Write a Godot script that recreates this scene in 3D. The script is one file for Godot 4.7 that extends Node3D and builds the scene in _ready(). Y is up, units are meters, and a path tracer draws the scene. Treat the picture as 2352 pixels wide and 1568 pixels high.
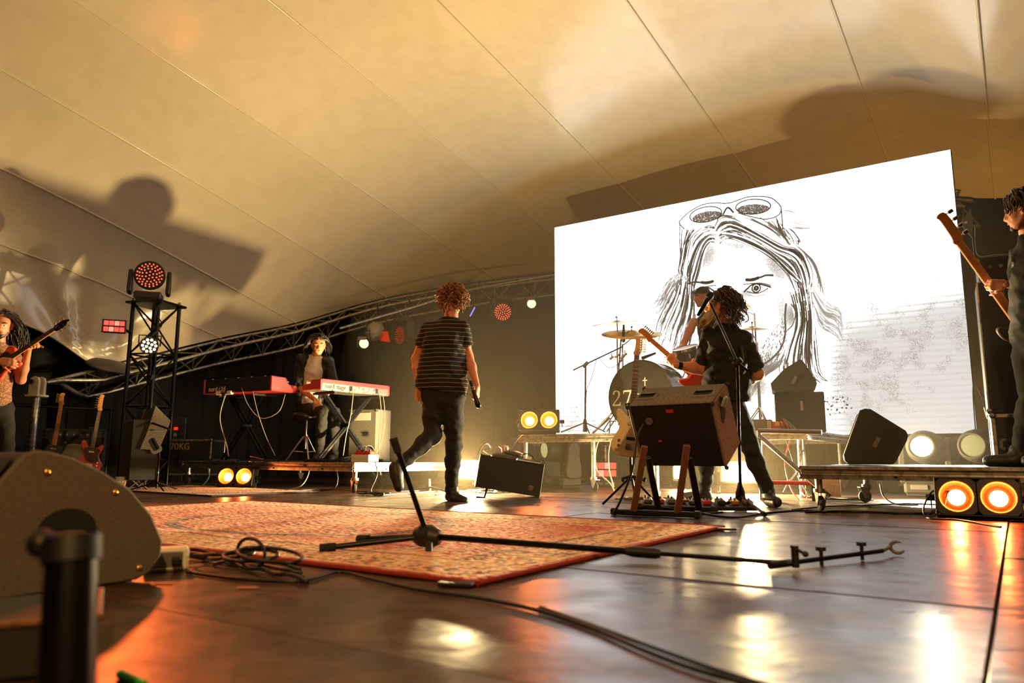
extends Node3D

# ---------------------------------------------------------------- mesh builder
class MB:
	var v := PackedVector3Array()
	var n := PackedVector3Array()
	var t := PackedVector2Array()
	var i := PackedInt32Array()

	func tri(a: Vector3, b: Vector3, c: Vector3, na: Vector3, nb: Vector3, nc: Vector3, ta := Vector2.ZERO, tb := Vector2.ZERO, tc := Vector2.ZERO) -> void:
		var k := v.size()
		v.append(a); v.append(b); v.append(c)
		n.append(na); n.append(nb); n.append(nc)
		t.append(ta); t.append(tb); t.append(tc)
		if (b - a).cross(c - a).dot(na + nb + nc) > 0.0:
			i.append(k); i.append(k + 2); i.append(k + 1)
		else:
			i.append(k); i.append(k + 1); i.append(k + 2)

	func quad(a: Vector3, b: Vector3, c: Vector3, d: Vector3, nn := Vector3.ZERO) -> void:
		if nn == Vector3.ZERO:
			nn = (b - a).cross(c - a).normalized()
		tri(a, b, c, nn, nn, nn, Vector2(0, 0), Vector2(1, 0), Vector2(1, 1))
		tri(a, c, d, nn, nn, nn, Vector2(0, 0), Vector2(1, 1), Vector2(0, 1))

	# chamfered box centred on xf
	func box(size: Vector3, xf := Transform3D(), bevel := 0.0) -> void:
		var h := size / 2.0
		var b: float = min(bevel, min(h.x, min(h.y, h.z)) * 0.9)
		var ax := [Vector3.RIGHT, Vector3.UP, Vector3.BACK]
		for k in 3:
			var u: Vector3 = ax[(k + 1) % 3]
			var w: Vector3 = ax[(k + 2) % 3]
			var hu: float = h[(k + 1) % 3] - b
			var hw: float = h[(k + 2) % 3] - b
			for s in [-1.0, 1.0]:
				var f: Vector3 = ax[k] * s * h[k]
				quad(xf * (f - u * hu - w * hw), xf * (f + u * hu - w * hw), xf * (f + u * hu + w * hw), xf * (f - u * hu + w * hw), (xf.basis * ax[k] * s).normalized())
		if b <= 0.0:
			return
		for k in 3:
			var a: Vector3 = ax[k]
			var u: Vector3 = ax[(k + 1) % 3]
			var w: Vector3 = ax[(k + 2) % 3]
			var ha: float = h[k] - b
			for s in [-1.0, 1.0]:
				for r in [-1.0, 1.0]:
					var p: Vector3 = u * s * h[(k + 1) % 3] + w * r * (h[(k + 2) % 3] - b)
					var q: Vector3 = u * s * (h[(k + 1) % 3] - b) + w * r * h[(k + 2) % 3]
					quad(xf * (p - a * ha), xf * (p + a * ha), xf * (q + a * ha), xf * (q - a * ha), (xf.basis * (u * s + w * r)).normalized())
		for sx in [-1.0, 1.0]:
			for sy in [-1.0, 1.0]:
				for sz in [-1.0, 1.0]:
					var s3 := Vector3(sx, sy, sz)
					var e := s3 * (h - Vector3(b, b, b))
					var nn := (xf.basis * s3).normalized()
					tri(xf * (e + Vector3(sx * b, 0, 0)), xf * (e + Vector3(0, sy * b, 0)), xf * (e + Vector3(0, 0, sz * b)), nn, nn, nn)

	# swept round tube through points; r is a number or an array of radii
	func tube(pts: Array, r: Variant, sides := 8, caps := true, squash := 1.0) -> void:
		var m := pts.size()
		if m < 2:
			return
		var up := Vector3.UP
		var d0: Vector3 = (pts[1] - pts[0]).normalized()
		if absf(d0.dot(up)) > 0.9:
			up = Vector3.RIGHT
		var ring := []
		var nor := []
		for k in m:
			var d: Vector3
			if k == 0: d = pts[1] - pts[0]
			elif k == m - 1: d = pts[m - 1] - pts[m - 2]
			else: d = (pts[k + 1] - pts[k]).normalized() + (pts[k] - pts[k - 1]).normalized()
			d = d.normalized()
			if d == Vector3.ZERO: d = d0
			var x := up.cross(d).normalized()
			var y := d.cross(x).normalized()
			up = y
			var rr: float = r[k] if r is Array else r
			var a := PackedVector3Array()
			var b := PackedVector3Array()
			for s in sides + 1:
				var th := TAU * s / sides
				var o := x * cos(th) + y * sin(th) * squash
				b.append(o.normalized()); a.append(pts[k] + o * rr)
			ring.append(a); nor.append(b)
		for k in m - 1:
			for s in sides:
				tri(ring[k][s], ring[k][s + 1], ring[k + 1][s + 1], nor[k][s], nor[k][s + 1], nor[k + 1][s + 1])
				tri(ring[k][s], ring[k + 1][s + 1], ring[k + 1][s], nor[k][s], nor[k + 1][s + 1], nor[k + 1][s])
		if caps:
			for e in [0, m - 1]:
				var nn: Vector3 = (pts[0] - pts[1]).normalized() if e == 0 else (pts[m - 1] - pts[m - 2]).normalized()
				for s in sides:
					tri(pts[e], ring[e][s], ring[e][s + 1], nn, nn, nn)

	# profile of Vector2(radius, height) turned round local Y; smooth averages the profile's normals
	func lathe(prof: Array, xf := Transform3D(), seg := 20, smooth := false) -> void:
		var m := prof.size()
		var sn := []
		for k in m - 1:
			var d: Vector2 = prof[k + 1] - prof[k]
			sn.append(Vector2(d.y, -d.x).normalized())
		for k in m - 1:
			var n0: Vector2 = sn[k]
			var n1: Vector2 = sn[k]
			if smooth:
				if k > 0: n0 = (sn[k] + sn[k - 1]).normalized()
				if k < m - 2: n1 = (sn[k] + sn[k + 1]).normalized()
			for s in seg:
				var a0 := TAU * s / seg
				var a1 := TAU * (s + 1) / seg
				var c0 := Vector3(cos(a0), 0, sin(a0))
				var c1 := Vector3(cos(a1), 0, sin(a1))
				var p: Vector2 = prof[k]
				var q: Vector2 = prof[k + 1]
				var A := xf * (c0 * p.x + Vector3.UP * p.y)
				var B := xf * (c1 * p.x + Vector3.UP * p.y)
				var Cc := xf * (c1 * q.x + Vector3.UP * q.y)
				var D := xf * (c0 * q.x + Vector3.UP * q.y)
				var nA := (xf.basis * (c0 * n0.x + Vector3.UP * n0.y)).normalized()
				var nB := (xf.basis * (c1 * n0.x + Vector3.UP * n0.y)).normalized()
				var nC := (xf.basis * (c1 * n1.x + Vector3.UP * n1.y)).normalized()
				var nD := (xf.basis * (c0 * n1.x + Vector3.UP * n1.y)).normalized()
				if p.x > 1e-5: tri(A, B, Cc, nA, nB, nC)
				if q.x > 1e-5: tri(A, Cc, D, nA, nC, nD)

	func cyl(a: Vector3, b: Vector3, r: float, sides := 12) -> void:
		tube([a, b], r, sides)

	func ball(c: Vector3, r: Vector3, seg := 14, rings := 9, rot := Basis()) -> void:
		var prev := []
		var pn := []
		for k in rings + 1:
			var th := PI * k / rings
			var row := []
			var rn := []
			for s in seg + 1:
				var ph := TAU * s / seg
				var d := Vector3(sin(th) * cos(ph), cos(th), sin(th) * sin(ph))
				row.append(c + rot * (d * r)); rn.append((rot * (d / r)).normalized())
			if k > 0:
				for s in seg:
					tri(prev[s], prev[s + 1], row[s + 1], pn[s], pn[s + 1], rn[s + 1])
					tri(prev[s], row[s + 1], row[s], pn[s], rn[s + 1], rn[s])
			prev = row; pn = rn

	# polygon in local XY pushed along local Z from 0 to depth, with a chamfer
	func prism(poly: PackedVector2Array, depth: float, xf := Transform3D(), bevel := 0.0, smooth := false) -> void:
		var m := poly.size()
		var area := 0.0
		for k in m: area += poly[k].cross(poly[(k + 1) % m])
		if area < 0: poly.reverse()
		var inner := poly
		if bevel > 0.0:
			inner = PackedVector2Array()
			for k in m:
				var e0 := (poly[k] - poly[(k + m - 1) % m]).normalized()
				var e1 := (poly[(k + 1) % m] - poly[k]).normalized()
				var nn := Vector2(e0.y, -e0.x) + Vector2(e1.y, -e1.x)
				nn = nn / maxf(0.5, nn.length_squared() / 2.0)
				inner.append(poly[k] - nn * bevel)
		var idx := Geometry2D.triangulate_polygon(inner)
		var fz := (xf.basis * Vector3(0, 0, 1)).normalized()
		for k in range(0, idx.size(), 3):
			for s in 2:
				var z := 0.0 if s == 0 else depth
				var nn := -fz if s == 0 else fz
				var P := []
				for q in 3: P.append(xf * Vector3(inner[idx[k + q]].x, inner[idx[k + q]].y, z))
				tri(P[0], P[1], P[2], nn, nn, nn, inner[idx[k]], inner[idx[k + 1]], inner[idx[k + 2]])
		var en := []
		for k in m:
			var e := (poly[(k + 1) % m] - poly[k]).normalized()
			en.append(Vector2(e.y, -e.x))
		for k in m:
			var k2 := (k + 1) % m
			var n0: Vector2 = en[k]
			var n1: Vector2 = en[k]
			if smooth:
				if en[k].dot(en[(k + m - 1) % m]) > 0.6: n0 = (en[k] + en[(k + m - 1) % m]).normalized()
				if en[k].dot(en[k2]) > 0.6: n1 = (en[k] + en[k2]).normalized()
			var N0 := (xf.basis * Vector3(n0.x, n0.y, 0)).normalized()
			var N1 := (xf.basis * Vector3(n1.x, n1.y, 0)).normalized()
			var a := xf * Vector3(poly[k].x, poly[k].y, bevel)
			var b := xf * Vector3(poly[k2].x, poly[k2].y, bevel)
			var c := xf * Vector3(poly[k2].x, poly[k2].y, depth - bevel)
			var d := xf * Vector3(poly[k].x, poly[k].y, depth - bevel)
			tri(a, b, c, N0, N1, N1); tri(a, c, d, N0, N1, N0)
			if bevel > 0.0:
				var ai := xf * Vector3(inner[k].x, inner[k].y, 0)
				var bi := xf * Vector3(inner[k2].x, inner[k2].y, 0)
				var ci := xf * Vector3(inner[k2].x, inner[k2].y, depth)
				var di := xf * Vector3(inner[k].x, inner[k].y, depth)
				tri(a, b, bi, (N0 - fz).normalized(), (N1 - fz).normalized(), (N1 - fz).normalized()); tri(a, bi, ai, (N0 - fz).normalized(), (N1 - fz).normalized(), (N0 - fz).normalized())
				tri(d, c, ci, (N0 + fz).normalized(), (N1 + fz).normalized(), (N1 + fz).normalized()); tri(d, ci, di, (N0 + fz).normalized(), (N1 + fz).normalized(), (N0 + fz).normalized())

	func mesh() -> ArrayMesh:
		var m := ArrayMesh.new()
		var a := []
		a.resize(Mesh.ARRAY_MAX)
		a[Mesh.ARRAY_VERTEX] = v; a[Mesh.ARRAY_NORMAL] = n; a[Mesh.ARRAY_TEX_UV] = t; a[Mesh.ARRAY_INDEX] = i
		m.add_surface_from_arrays(Mesh.PRIMITIVE_TRIANGLES, a)
		return m

var M := {}
var taken := {}
var rng := RandomNumberGenerator.new()

func mb() -> MB: return MB.new()

func numbered(called: String) -> String:
	if not taken.has(called):
		taken[called] = 0
		return called
	taken[called] += 1
	return "%s_%03d" % [called, taken[called]]

# one named mesh under a thing, a part, or the root
func obj(called: String, b: MB, m: Material, parent: Node = self) -> MeshInstance3D:
	var o := MeshInstance3D.new()
	o.name = numbered(called) if parent == self else called
	o.mesh = b.mesh()
	o.material_override = m
	parent.add_child(o, true)
	return o

func tag(o: Node, label: String, category: String, group := "", kind := "") -> Node:
	if label: o.set_meta("label", label)
	if category: o.set_meta("category", category)
	if group: o.set_meta("group", group)
	if kind: o.set_meta("kind", kind)
	return o

func thing(called: String, label: String, category: String, at := Vector3.ZERO, turn := 0.0, group := "") -> Node3D:
	var o := Node3D.new()
	o.name = numbered(called)
	add_child(o)
	o.position = at
	o.rotation_degrees.y = turn
	tag(o, label, category, group)
	return o

func copy_of(src: Node3D, label: String, at: Vector3, turn := 0.0, group := "") -> Node3D:
	var c: Node3D = src.duplicate()
	var base: String = str(src.name)
	if base.length() > 4 and base[base.length() - 4] == "_": base = base.substr(0, base.length() - 4)
	c.name = numbered(base)
	add_child(c)
	c.position = at
	c.rotation_degrees = Vector3(0, turn, 0)
	tag(c, label, "", group)
	return c

func struct(called: String, b: MB, m: Material) -> MeshInstance3D:
	var o := obj(called, b, m)
	o.set_meta("kind", "structure")
	return o

func xf(at: Vector3, rot_deg := Vector3.ZERO) -> Transform3D:
	return Transform3D(Basis.from_euler(rot_deg * PI / 180.0), at)

# frame whose local Y runs along d
func along(at: Vector3, d: Vector3, roll_ref := Vector3.BACK) -> Transform3D:
	var y := d.normalized()
	var r := roll_ref
	if absf(y.dot(r)) > 0.95: r = Vector3.RIGHT
	var x := y.cross(r).normalized()
	return Transform3D(Basis(x, y, x.cross(y)), at)

# frame whose local Z points to d, Y kept as upright as can be
func facing(at: Vector3, d: Vector3) -> Transform3D:
	var z := d.normalized()
	var x := Vector3.UP.cross(z).normalized()
	return Transform3D(Basis(x, z.cross(x), z), at)

func spline(pts: Array, per := 6) -> Array:
	var out := []
	for k in pts.size() - 1:
		var a: Vector3 = pts[maxi(k - 1, 0)]
		var b: Vector3 = pts[k]
		var c: Vector3 = pts[k + 1]
		var d: Vector3 = pts[mini(k + 2, pts.size() - 1)]
		for s in per:
			out.append(b.cubic_interpolate(c, a, d, float(s) / per))
	out.append(pts[-1])
	return out

func spline2(pts: Array, per := 6, closed := true) -> PackedVector2Array:
	var out := PackedVector2Array()
	var m := pts.size()
	for k in (m if closed else m - 1):
		var a: Vector2 = pts[(k + m - 1) % m] if closed else pts[maxi(k - 1, 0)]
		var b: Vector2 = pts[k]
		var c: Vector2 = pts[(k + 1) % m]
		var d: Vector2 = pts[(k + 2) % m] if closed else pts[mini(k + 2, m - 1)]
		for s in per:
			out.append(b.cubic_interpolate(c, a, d, float(s) / per))
	if not closed: out.append(pts[-1])
	return out

func round_rect(w: float, h: float, r: float, per := 4) -> PackedVector2Array:
	var out := PackedVector2Array()
	for q in 4:
		var c := Vector2((w / 2 - r) * [1, -1, -1, 1][q], (h / 2 - r) * [1, 1, -1, -1][q])
		for s in per + 1:
			var a := PI / 2 * (q + float(s) / per)
			out.append(c + Vector2(cos(a), sin(a)) * r)
	return out

# ---------------------------------------------------------------- materials
func noise_tex(freq: float, ramp: Array, size := 256, normal := false, strength := 2.0, sd := 1, octaves := 4, type := FastNoiseLite.TYPE_SIMPLEX) -> NoiseTexture2D:
	var nz := FastNoiseLite.new()
	nz.seed = sd; nz.frequency = freq; nz.fractal_octaves = octaves; nz.noise_type = type
	var t := NoiseTexture2D.new()
	t.width = size; t.height = size; t.seamless = true; t.noise = nz
	if normal:
		t.as_normal_map = true; t.bump_strength = strength
	elif ramp.size():
		var g := Gradient.new()
		var off := PackedFloat32Array(); var col := PackedColorArray()
		for k in ramp.size():
			off.append(ramp[k][0]); col.append(ramp[k][1])
		g.offsets = off; g.colors = col
		t.color_ramp = g
	return t

func mat(c: Color, rough := 0.6, metal := 0.0, tex: Texture2D = null, scale := 1.0, nrm: Texture2D = null, nscale := 0.5) -> StandardMaterial3D:
	var m := StandardMaterial3D.new()
	m.albedo_color = c; m.roughness = rough; m.metallic = metal
	if tex or nrm:
		m.uv1_triplanar = true
		m.uv1_scale = Vector3(scale, scale, scale)
	if tex: m.albedo_texture = tex
	if nrm:
		m.normal_enabled = true; m.normal_texture = nrm; m.normal_scale = nscale
	return m

func glow(c: Color, e: float) -> StandardMaterial3D:
	var m := StandardMaterial3D.new()
	m.albedo_color = Color(0.02, 0.02, 0.02); m.emission_enabled = true; m.emission = c; m.emission_energy_multiplier = e
	return m

func make_materials() -> void:
	var grain := noise_tex(0.05, [[0.0, Color(0.72, 0.72, 0.72)], [1.0, Color(1, 1, 1)]], 256, false, 2, 3)
	var fine_n := noise_tex(0.25, [], 256, true, 3.0, 4)
	var soft_n := noise_tex(0.03, [], 256, true, 4.0, 9)
	M.black_paint = mat(Color(0.055, 0.052, 0.05), 0.42, 0.0, grain, 4.0)
	M.black_metal = mat(Color(0.05, 0.048, 0.046), 0.34, 0.6)
	M.satin_black = mat(Color(0.035, 0.034, 0.033), 0.5)
	M.rubber = mat(Color(0.03, 0.029, 0.028), 0.8)
	M.cable = mat(Color(0.035, 0.033, 0.032), 0.42)
	M.cable_grey = mat(Color(0.5, 0.48, 0.44), 0.4)
	M.chrome = mat(Color(0.82, 0.81, 0.79), 0.16, 1.0)
	M.steel = mat(Color(0.62, 0.6, 0.57), 0.32, 1.0, grain, 5.0)
	M.alu = mat(Color(0.72, 0.7, 0.66), 0.38, 0.9, noise_tex(0.02, [[0.0, Color(0.6, 0.58, 0.55)], [0.55, Color(0.95, 0.95, 0.95)], [1.0, Color(1, 1, 1)]], 256, false, 2, 21), 2.5)
	M.brass = mat(Color(0.83, 0.62, 0.28), 0.3, 1.0)
	M.carpet = mat(Color(0.4, 0.37, 0.33), 0.95, 0.0, noise_tex(0.12, [[0.0, Color(0.62, 0.6, 0.58)], [0.5, Color(0.9, 0.9, 0.88)], [1.0, Color(1, 1, 1)]], 256, false, 2, 5), 5.0, fine_n, 0.6)
	M.dark_box = mat(Color(0.16, 0.15, 0.14), 0.72, 0.0, grain, 6.0, fine_n, 0.3)
	M.box_black = mat(Color(0.06, 0.057, 0.054), 0.62, 0.0, grain, 6.0, fine_n, 0.35)
	M.grille = mat(Color(0.07, 0.055, 0.045), 0.6, 0.3, null, 8.0, fine_n, 0.7)
	M.wood = mat(Color(0.55, 0.36, 0.2), 0.55, 0.0, noise_tex(0.03, [[0.0, Color(0.6, 0.55, 0.5)], [1.0, Color(1, 1, 1)]], 256, false, 2, 7), 3.0)
	M.ply = mat(Color(0.66, 0.52, 0.36), 0.6, 0.0, grain, 3.0)
	M.maple = mat(Color(0.78, 0.52, 0.26), 0.35, 0.0, noise_tex(0.02, [[0.0, Color(0.82, 0.8, 0.76)], [1.0, Color(1, 1, 1)]], 128, false, 2, 8), 6.0)
	M.rosewood = mat(Color(0.2, 0.09, 0.045), 0.45)
	M.red_lacquer = mat(Color(0.66, 0.1, 0.075), 0.3)
	M.red_lacquer.clearcoat_enabled = true
	M.orange_lacquer = mat(Color(0.78, 0.2, 0.07), 0.25)
	M.orange_lacquer.clearcoat_enabled = true
	M.cream_lacquer = mat(Color(0.84, 0.76, 0.58), 0.3)
	M.plastic_grey = mat(Color(0.36, 0.34, 0.32), 0.5)
	M.plastic_white = mat(Color(0.8, 0.78, 0.72), 0.4)
	M.drum_black = mat(Color(0.03, 0.028, 0.027), 0.2)
	M.drum_head = mat(Color(0.035, 0.033, 0.03), 0.45)
	M.clear_head = mat(Color(0.75, 0.72, 0.66), 0.4)
	M.paper = mat(Color(0.86, 0.83, 0.78), 0.8)
	M.skin = mat(Color(0.78, 0.53, 0.39), 0.5, 0.0, noise_tex(0.04, [[0.0, Color(0.9, 0.84, 0.8)], [1.0, Color(1, 1, 1)]], 128, false, 2, 11), 3.0)
	M.skin.subsurf_scatter_enabled = true
	M.skin.subsurf_scatter_strength = 0.15
	M.eye_white = mat(Color(0.85, 0.83, 0.8), 0.2)
	M.pupil = mat(Color(0.05, 0.035, 0.03), 0.1)
	M.lip = mat(Color(0.55, 0.27, 0.22), 0.5)
	M.hair_dark = mat(Color(0.09, 0.05, 0.03), 0.42)
	M.hair_brown = mat(Color(0.2, 0.1, 0.05), 0.42)
	M.hair_curly = mat(Color(0.5, 0.32, 0.17), 0.45)
	M.hair_grey = mat(Color(0.62, 0.5, 0.38), 0.5)
	M.denim = mat(Color(0.10, 0.095, 0.09), 0.85, 0.0, noise_tex(0.09, [[0.0, Color(0.6, 0.58, 0.55)], [1.0, Color(1, 1, 1)]], 256, false, 2, 13), 4.0, fine_n, 0.5)
	M.cloth_black = mat(Color(0.035, 0.033, 0.032), 0.85, 0.0, grain, 6.0, soft_n, 0.4)
	M.cloth_white = mat(Color(0.78, 0.74, 0.7), 0.85, 0.0, null, 4.0, soft_n, 0.5)
	M.leather = mat(Color(0.045, 0.036, 0.03), 0.38, 0.0, null, 6.0, soft_n, 0.4)
	M.shoe = mat(Color(0.09, 0.07, 0.055), 0.5)
	M.tape = mat(Color(0.75, 0.5, 0.38), 0.7)
	M.red_plastic = mat(Color(0.72, 0.12, 0.06), 0.4)
	M.green_plastic = mat(Color(0.05, 0.6, 0.25), 0.5)
	M.lens = mat(Color(0.55, 0.55, 0.5), 0.08)
	M.foil = mat(Color(0.9, 0.85, 0.7), 0.14, 1.0, null, 7.0, noise_tex(0.06, [], 256, true, 14.0, 31), 1.6)
	M.back_drape = mat(Color(0.022, 0.02, 0.018), 0.95, 0.0, null, 1.0, soft_n, 0.5)
	# striped jersey: pale lines round the cloth, from a computed band texture on the cloth's own height
	var im := Image.create(8, 64, false, Image.FORMAT_RGB8)
	im.fill(Color(0.062, 0.056, 0.052))
	im.fill_rect(Rect2i(0, 0, 8, 6), Color(0.62, 0.55, 0.45))
	M.stripes = mat(Color(1, 1, 1), 0.9)
	M.stripes.albedo_texture = ImageTexture.create_from_image(im)
	M.stripes.normal_enabled = true; M.stripes.normal_texture = soft_n; M.stripes.normal_scale = 0.3
	M.patterned = mat(Color(0.8, 0.76, 0.7), 0.85, 0.0, noise_tex(0.035, [[0.0, Color(0.75, 0.7, 0.6)], [0.42, Color(0.7, 0.6, 0.48)], [0.5, Color(0.35, 0.1, 0.05)], [0.62, Color(0.6, 0.3, 0.16)], [1.0, Color(0.8, 0.75, 0.68)]], 256, false, 2, 17), 4.0)
	M.camo_shirt = mat(Color(0.045, 0.045, 0.042), 0.6, 0.0, null, 5.0, soft_n, 0.6)
	M.grey_paint = mat(Color(0.44, 0.4, 0.36), 0.75, 0.0, noise_tex(0.05, [[0.0, Color(0.6, 0.58, 0.56)], [0.6, Color(0.95, 0.95, 0.95)], [1.0, Color(1, 1, 1)]], 256, false, 2, 23), 3.0, fine_n, 0.4)
	M.leg_wood = mat(Color(0.46, 0.3, 0.22), 0.6, 0.0, grain, 5.0)
	M.pale_case = mat(Color(0.52, 0.5, 0.44), 0.6, 0.0, grain, 4.0, fine_n, 0.3)
	M.tower_paint = mat(Color(0.11, 0.1, 0.095), 0.32, 0.7)
	M.cone = mat(Color(0.42, 0.4, 0.33), 0.7)
	M.stencil = mat(Color(0.6, 0.5, 0.26), 0.7)
	M.rack_lamp = glow(Color(1.0, 0.18, 0.05), 1.2)
	M.cup = mat(Color(0.95, 0.95, 0.93, 0.3), 0.12)
	M.cup.transparency = BaseMaterial3D.TRANSPARENCY_ALPHA
	M.yellow_plastic = mat(Color(0.85, 0.62, 0.14), 0.4)
	M.rug_edge = mat(Color(0.62, 0.16, 0.06), 0.9, 0.0, grain, 8.0)
	M.rug_edge_dark = mat(Color(0.07, 0.05, 0.04), 0.9)
	M.cloth_dark = mat(Color(0.09, 0.085, 0.08), 0.85, 0.0, grain, 6.0, soft_n, 0.4)
	M.tape_black = mat(Color(0.2, 0.18, 0.16), 0.35, 0.3)

const EXPO := 1.0
const HAZE := 0.010

func _ready() -> void:
	rng.seed = 7
	# ---- camera: on the deck, looking upstage and to the left
	var cam := Camera3D.new()
	cam.name = "camera"
	cam.position = Vector3(0, 0.38, 0)
	cam.rotation_degrees = Vector3(8.955, 34.04, 0.147)
	cam.fov = 49.5
	cam.near = 0.05; cam.far = 100.0
	var lens := CameraAttributesPhysical.new()
	lens.frustum_focal_length = 26.0
	lens.exposure_aperture = 2.2
	lens.frustum_focus_distance = 6.6
	cam.attributes = lens
	cam.fov = 49.5
	add_child(cam)
	# ---- night outside; the place is lit by its own lamps
	var we := WorldEnvironment.new()
	we.name = "environment"
	var env := Environment.new()
	env.background_mode = Environment.BG_COLOR
	env.background_color = Color(0.012, 0.011, 0.011)
	env.tonemap_mode = Environment.TONE_MAPPER_LINEAR
	env.tonemap_exposure = EXPO
	env.sdfgi_enabled = true; env.ssao_enabled = true; env.ssil_enabled = true
	env.volumetric_fog_enabled = true
	env.volumetric_fog_density = 0.0
	we.environment = env
	add_child(we)
	# ---- the screen's light, just in front of its face
	var al := AreaLight3D.new()
	al.name = "screen_light"
	al.position = Vector3(-3.3, 2.48, -10.42)
	al.rotation_degrees = Vector3(0, 180, 0)
	al.area_size = Vector2(5.8, 3.5)
	al.light_color = Color(1.0, 0.93, 0.86)
	al.light_energy = 0.0
	al.area_range = 60.0
	al.shadow_enabled = true
	#add_child(al)

	make_materials()
	print("materials ", Time.get_ticks_msec())
	build_setting()
	print("setting ", Time.get_ticks_msec())
	build_screen()
	print("screen ", Time.get_ticks_msec())
	build_truss_lights()
	build_floor_lights()
	build_front_lights()
	build_rear_uplight()
	build_risers()
	print("risers ", Time.get_ticks_msec())
	build_wedges()
	build_keys()
	build_drums()
	build_left_gear()
	build_right_gear()
	build_stands()
	print("gear ", Time.get_ticks_msec())
	build_people()
	print("people ", Time.get_ticks_msec())
	build_cables()
	build_haze()
	print("done ", Time.get_ticks_msec())

func build_haze() -> void:
	var fv := FogVolume.new()
	fv.name = "stage_haze"
	fv.shape = RenderingServer.FOG_VOLUME_SHAPE_ELLIPSOID
	fv.size = Vector3(13.5, 10.0, 9.5)
	fv.position = Vector3(-2.6, 1.2, -10.2)
	var fm := FogMaterial.new()
	fm.density = HAZE
	fm.albedo = Color(0.95, 0.88, 0.74)
	fv.material = fm
	tag(fv, "thin warm haze hanging over the whole stage", "haze", "", "stuff")
	add_child(fv)

# canopy rows: x, rear z, rear height, height at z = -5, height at z = 3
const ROWS := [
	[-11.72, -5.85, 1.76, 2.2, 2.8], [-11.4, -7.75, 2.45, 3.15, 4.3], [-10.9, -8.97, 2.86, 3.94, 5.6], [-10.0, -10.4, 3.49, 4.79, 6.4],
	[-8.7, -12.29, 4.07, 5.43, 6.9], [-7.2, -13.7, 4.42, 6.02, 7.3], [-5.4, -14.1, 4.72, 6.1, 7.4], [-3.4, -14.2, 4.92, 6.1, 7.4],
	[-1.32, -14.1, 4.95, 5.9, 7.2], [0.05, -13.7, 4.5, 5.3, 6.6], [2.0, -12.5, 3.9, 4.8, 6.0], [3.8, -10.0, 3.0, 3.7, 4.8], [4.8, -7.6, 1.8, 2.4, 3.2]]

func canopy_row(r: float) -> Array:
	var k := clampi(int(floor(r)), 0, ROWS.size() - 2)
	var f := r - k
	var out := []
	for q in 5:
		out.append(cubic_interpolate(ROWS[k][q], ROWS[k + 1][q], ROWS[maxi(k - 1, 0)][q], ROWS[mini(k + 2, ROWS.size() - 1)][q], f))
	return out

func canopy_at(r: float, u: float) -> Vector3:
	var a := canopy_row(r)
	var z: float = lerpf(a[1], 3.0, u)
	var y: float
	if z < -5.0:
		var s: float = (z - a[1]) / (-5.0 - a[1])
		var m0: float = (a[3] - a[2]) * 1.0
		var m1: float = lerpf(m0, (a[4] - a[3]) / 8.0 * (-5.0 - a[1]), 0.5)
		y = _hermite(a[2], a[3], m0, m1, s)
	else:
		var s2: float = (z + 5.0) / 8.0
		var m1b: float = a[4] - a[3]
		var m0b: float = lerpf(m1b, (a[3] - a[2]) / maxf(0.8, -5.0 - a[1]) * 8.0, 0.5)
		y = _hermite(a[3], a[4], clampf(m0b, 0.0, 3.5), m1b, s2)
	var p := Vector3(a[0], y, z)
	var fr := r - floorf(r)
	p.y += 0.05 * sin(PI * fr) * smoothstep(0.0, 0.15, u)      # cloth bellies a little between its seams
	if r < 1.5:
		# slack folds that run down to the foot of the arch
		var w := clampf((1.5 - r) / 1.5, 0.0, 1.0)
		var from := Vector2(p.z + 5.6, p.y - 1.6)
		var ang := atan2(from.y, from.x)
		var rad := from.length()
		p.x += w * 0.06 * sin(ang * 11.0 + sin(ang * 5.0) * 1.3 + rad * 0.7) * smoothstep(0.25, 1.1, rad) * smoothstep(4.5, 1.6, rad)
		p.y += w * w * 0.004 * sin(ang * 15.0 + rad * 2.0) * smoothstep(0.25, 1.0, rad)
	return p

func _hermite(a: float, b: float, ma: float, mb2: float, s: float) -> float:
	var s2 := s * s
	var s3 := s2 * s
	return (2 * s3 - 3 * s2 + 1) * a + (s3 - 2 * s2 + s) * ma + (-2 * s3 + 3 * s2) * b + (s3 - s2) * mb2

func canopy_n(r: float, u: float) -> Vector3:
	var rr := clampf(r, 0.02, ROWS.size() - 1.02)
	var uu := clampf(u, 0.01, 0.99)
	var d1 := canopy_at(rr + 0.015, uu) - canopy_at(rr - 0.015, uu)
	var d2 := canopy_at(rr, uu + 0.008) - canopy_at(rr, uu - 0.008)
	var nn := d1.cross(d2).normalized()
	return nn if nn.dot(Vector3(-3.4, 1.2, -5.0) - canopy_at(rr, uu)) > 0 else -nn

func arch_point(s: float) -> Vector3:     # rear arch, s along the canopy rows from its foot (-1) rightwards
	if s < 0.0:
		return Vector3(-11.5, 1.44, -5.05).lerp(Vector3(-11.72, 1.72, -5.85), s + 1.0)
	var a := canopy_row(s)
	return Vector3(a[0], a[2] - 0.06, a[1] + 0.02)

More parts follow.
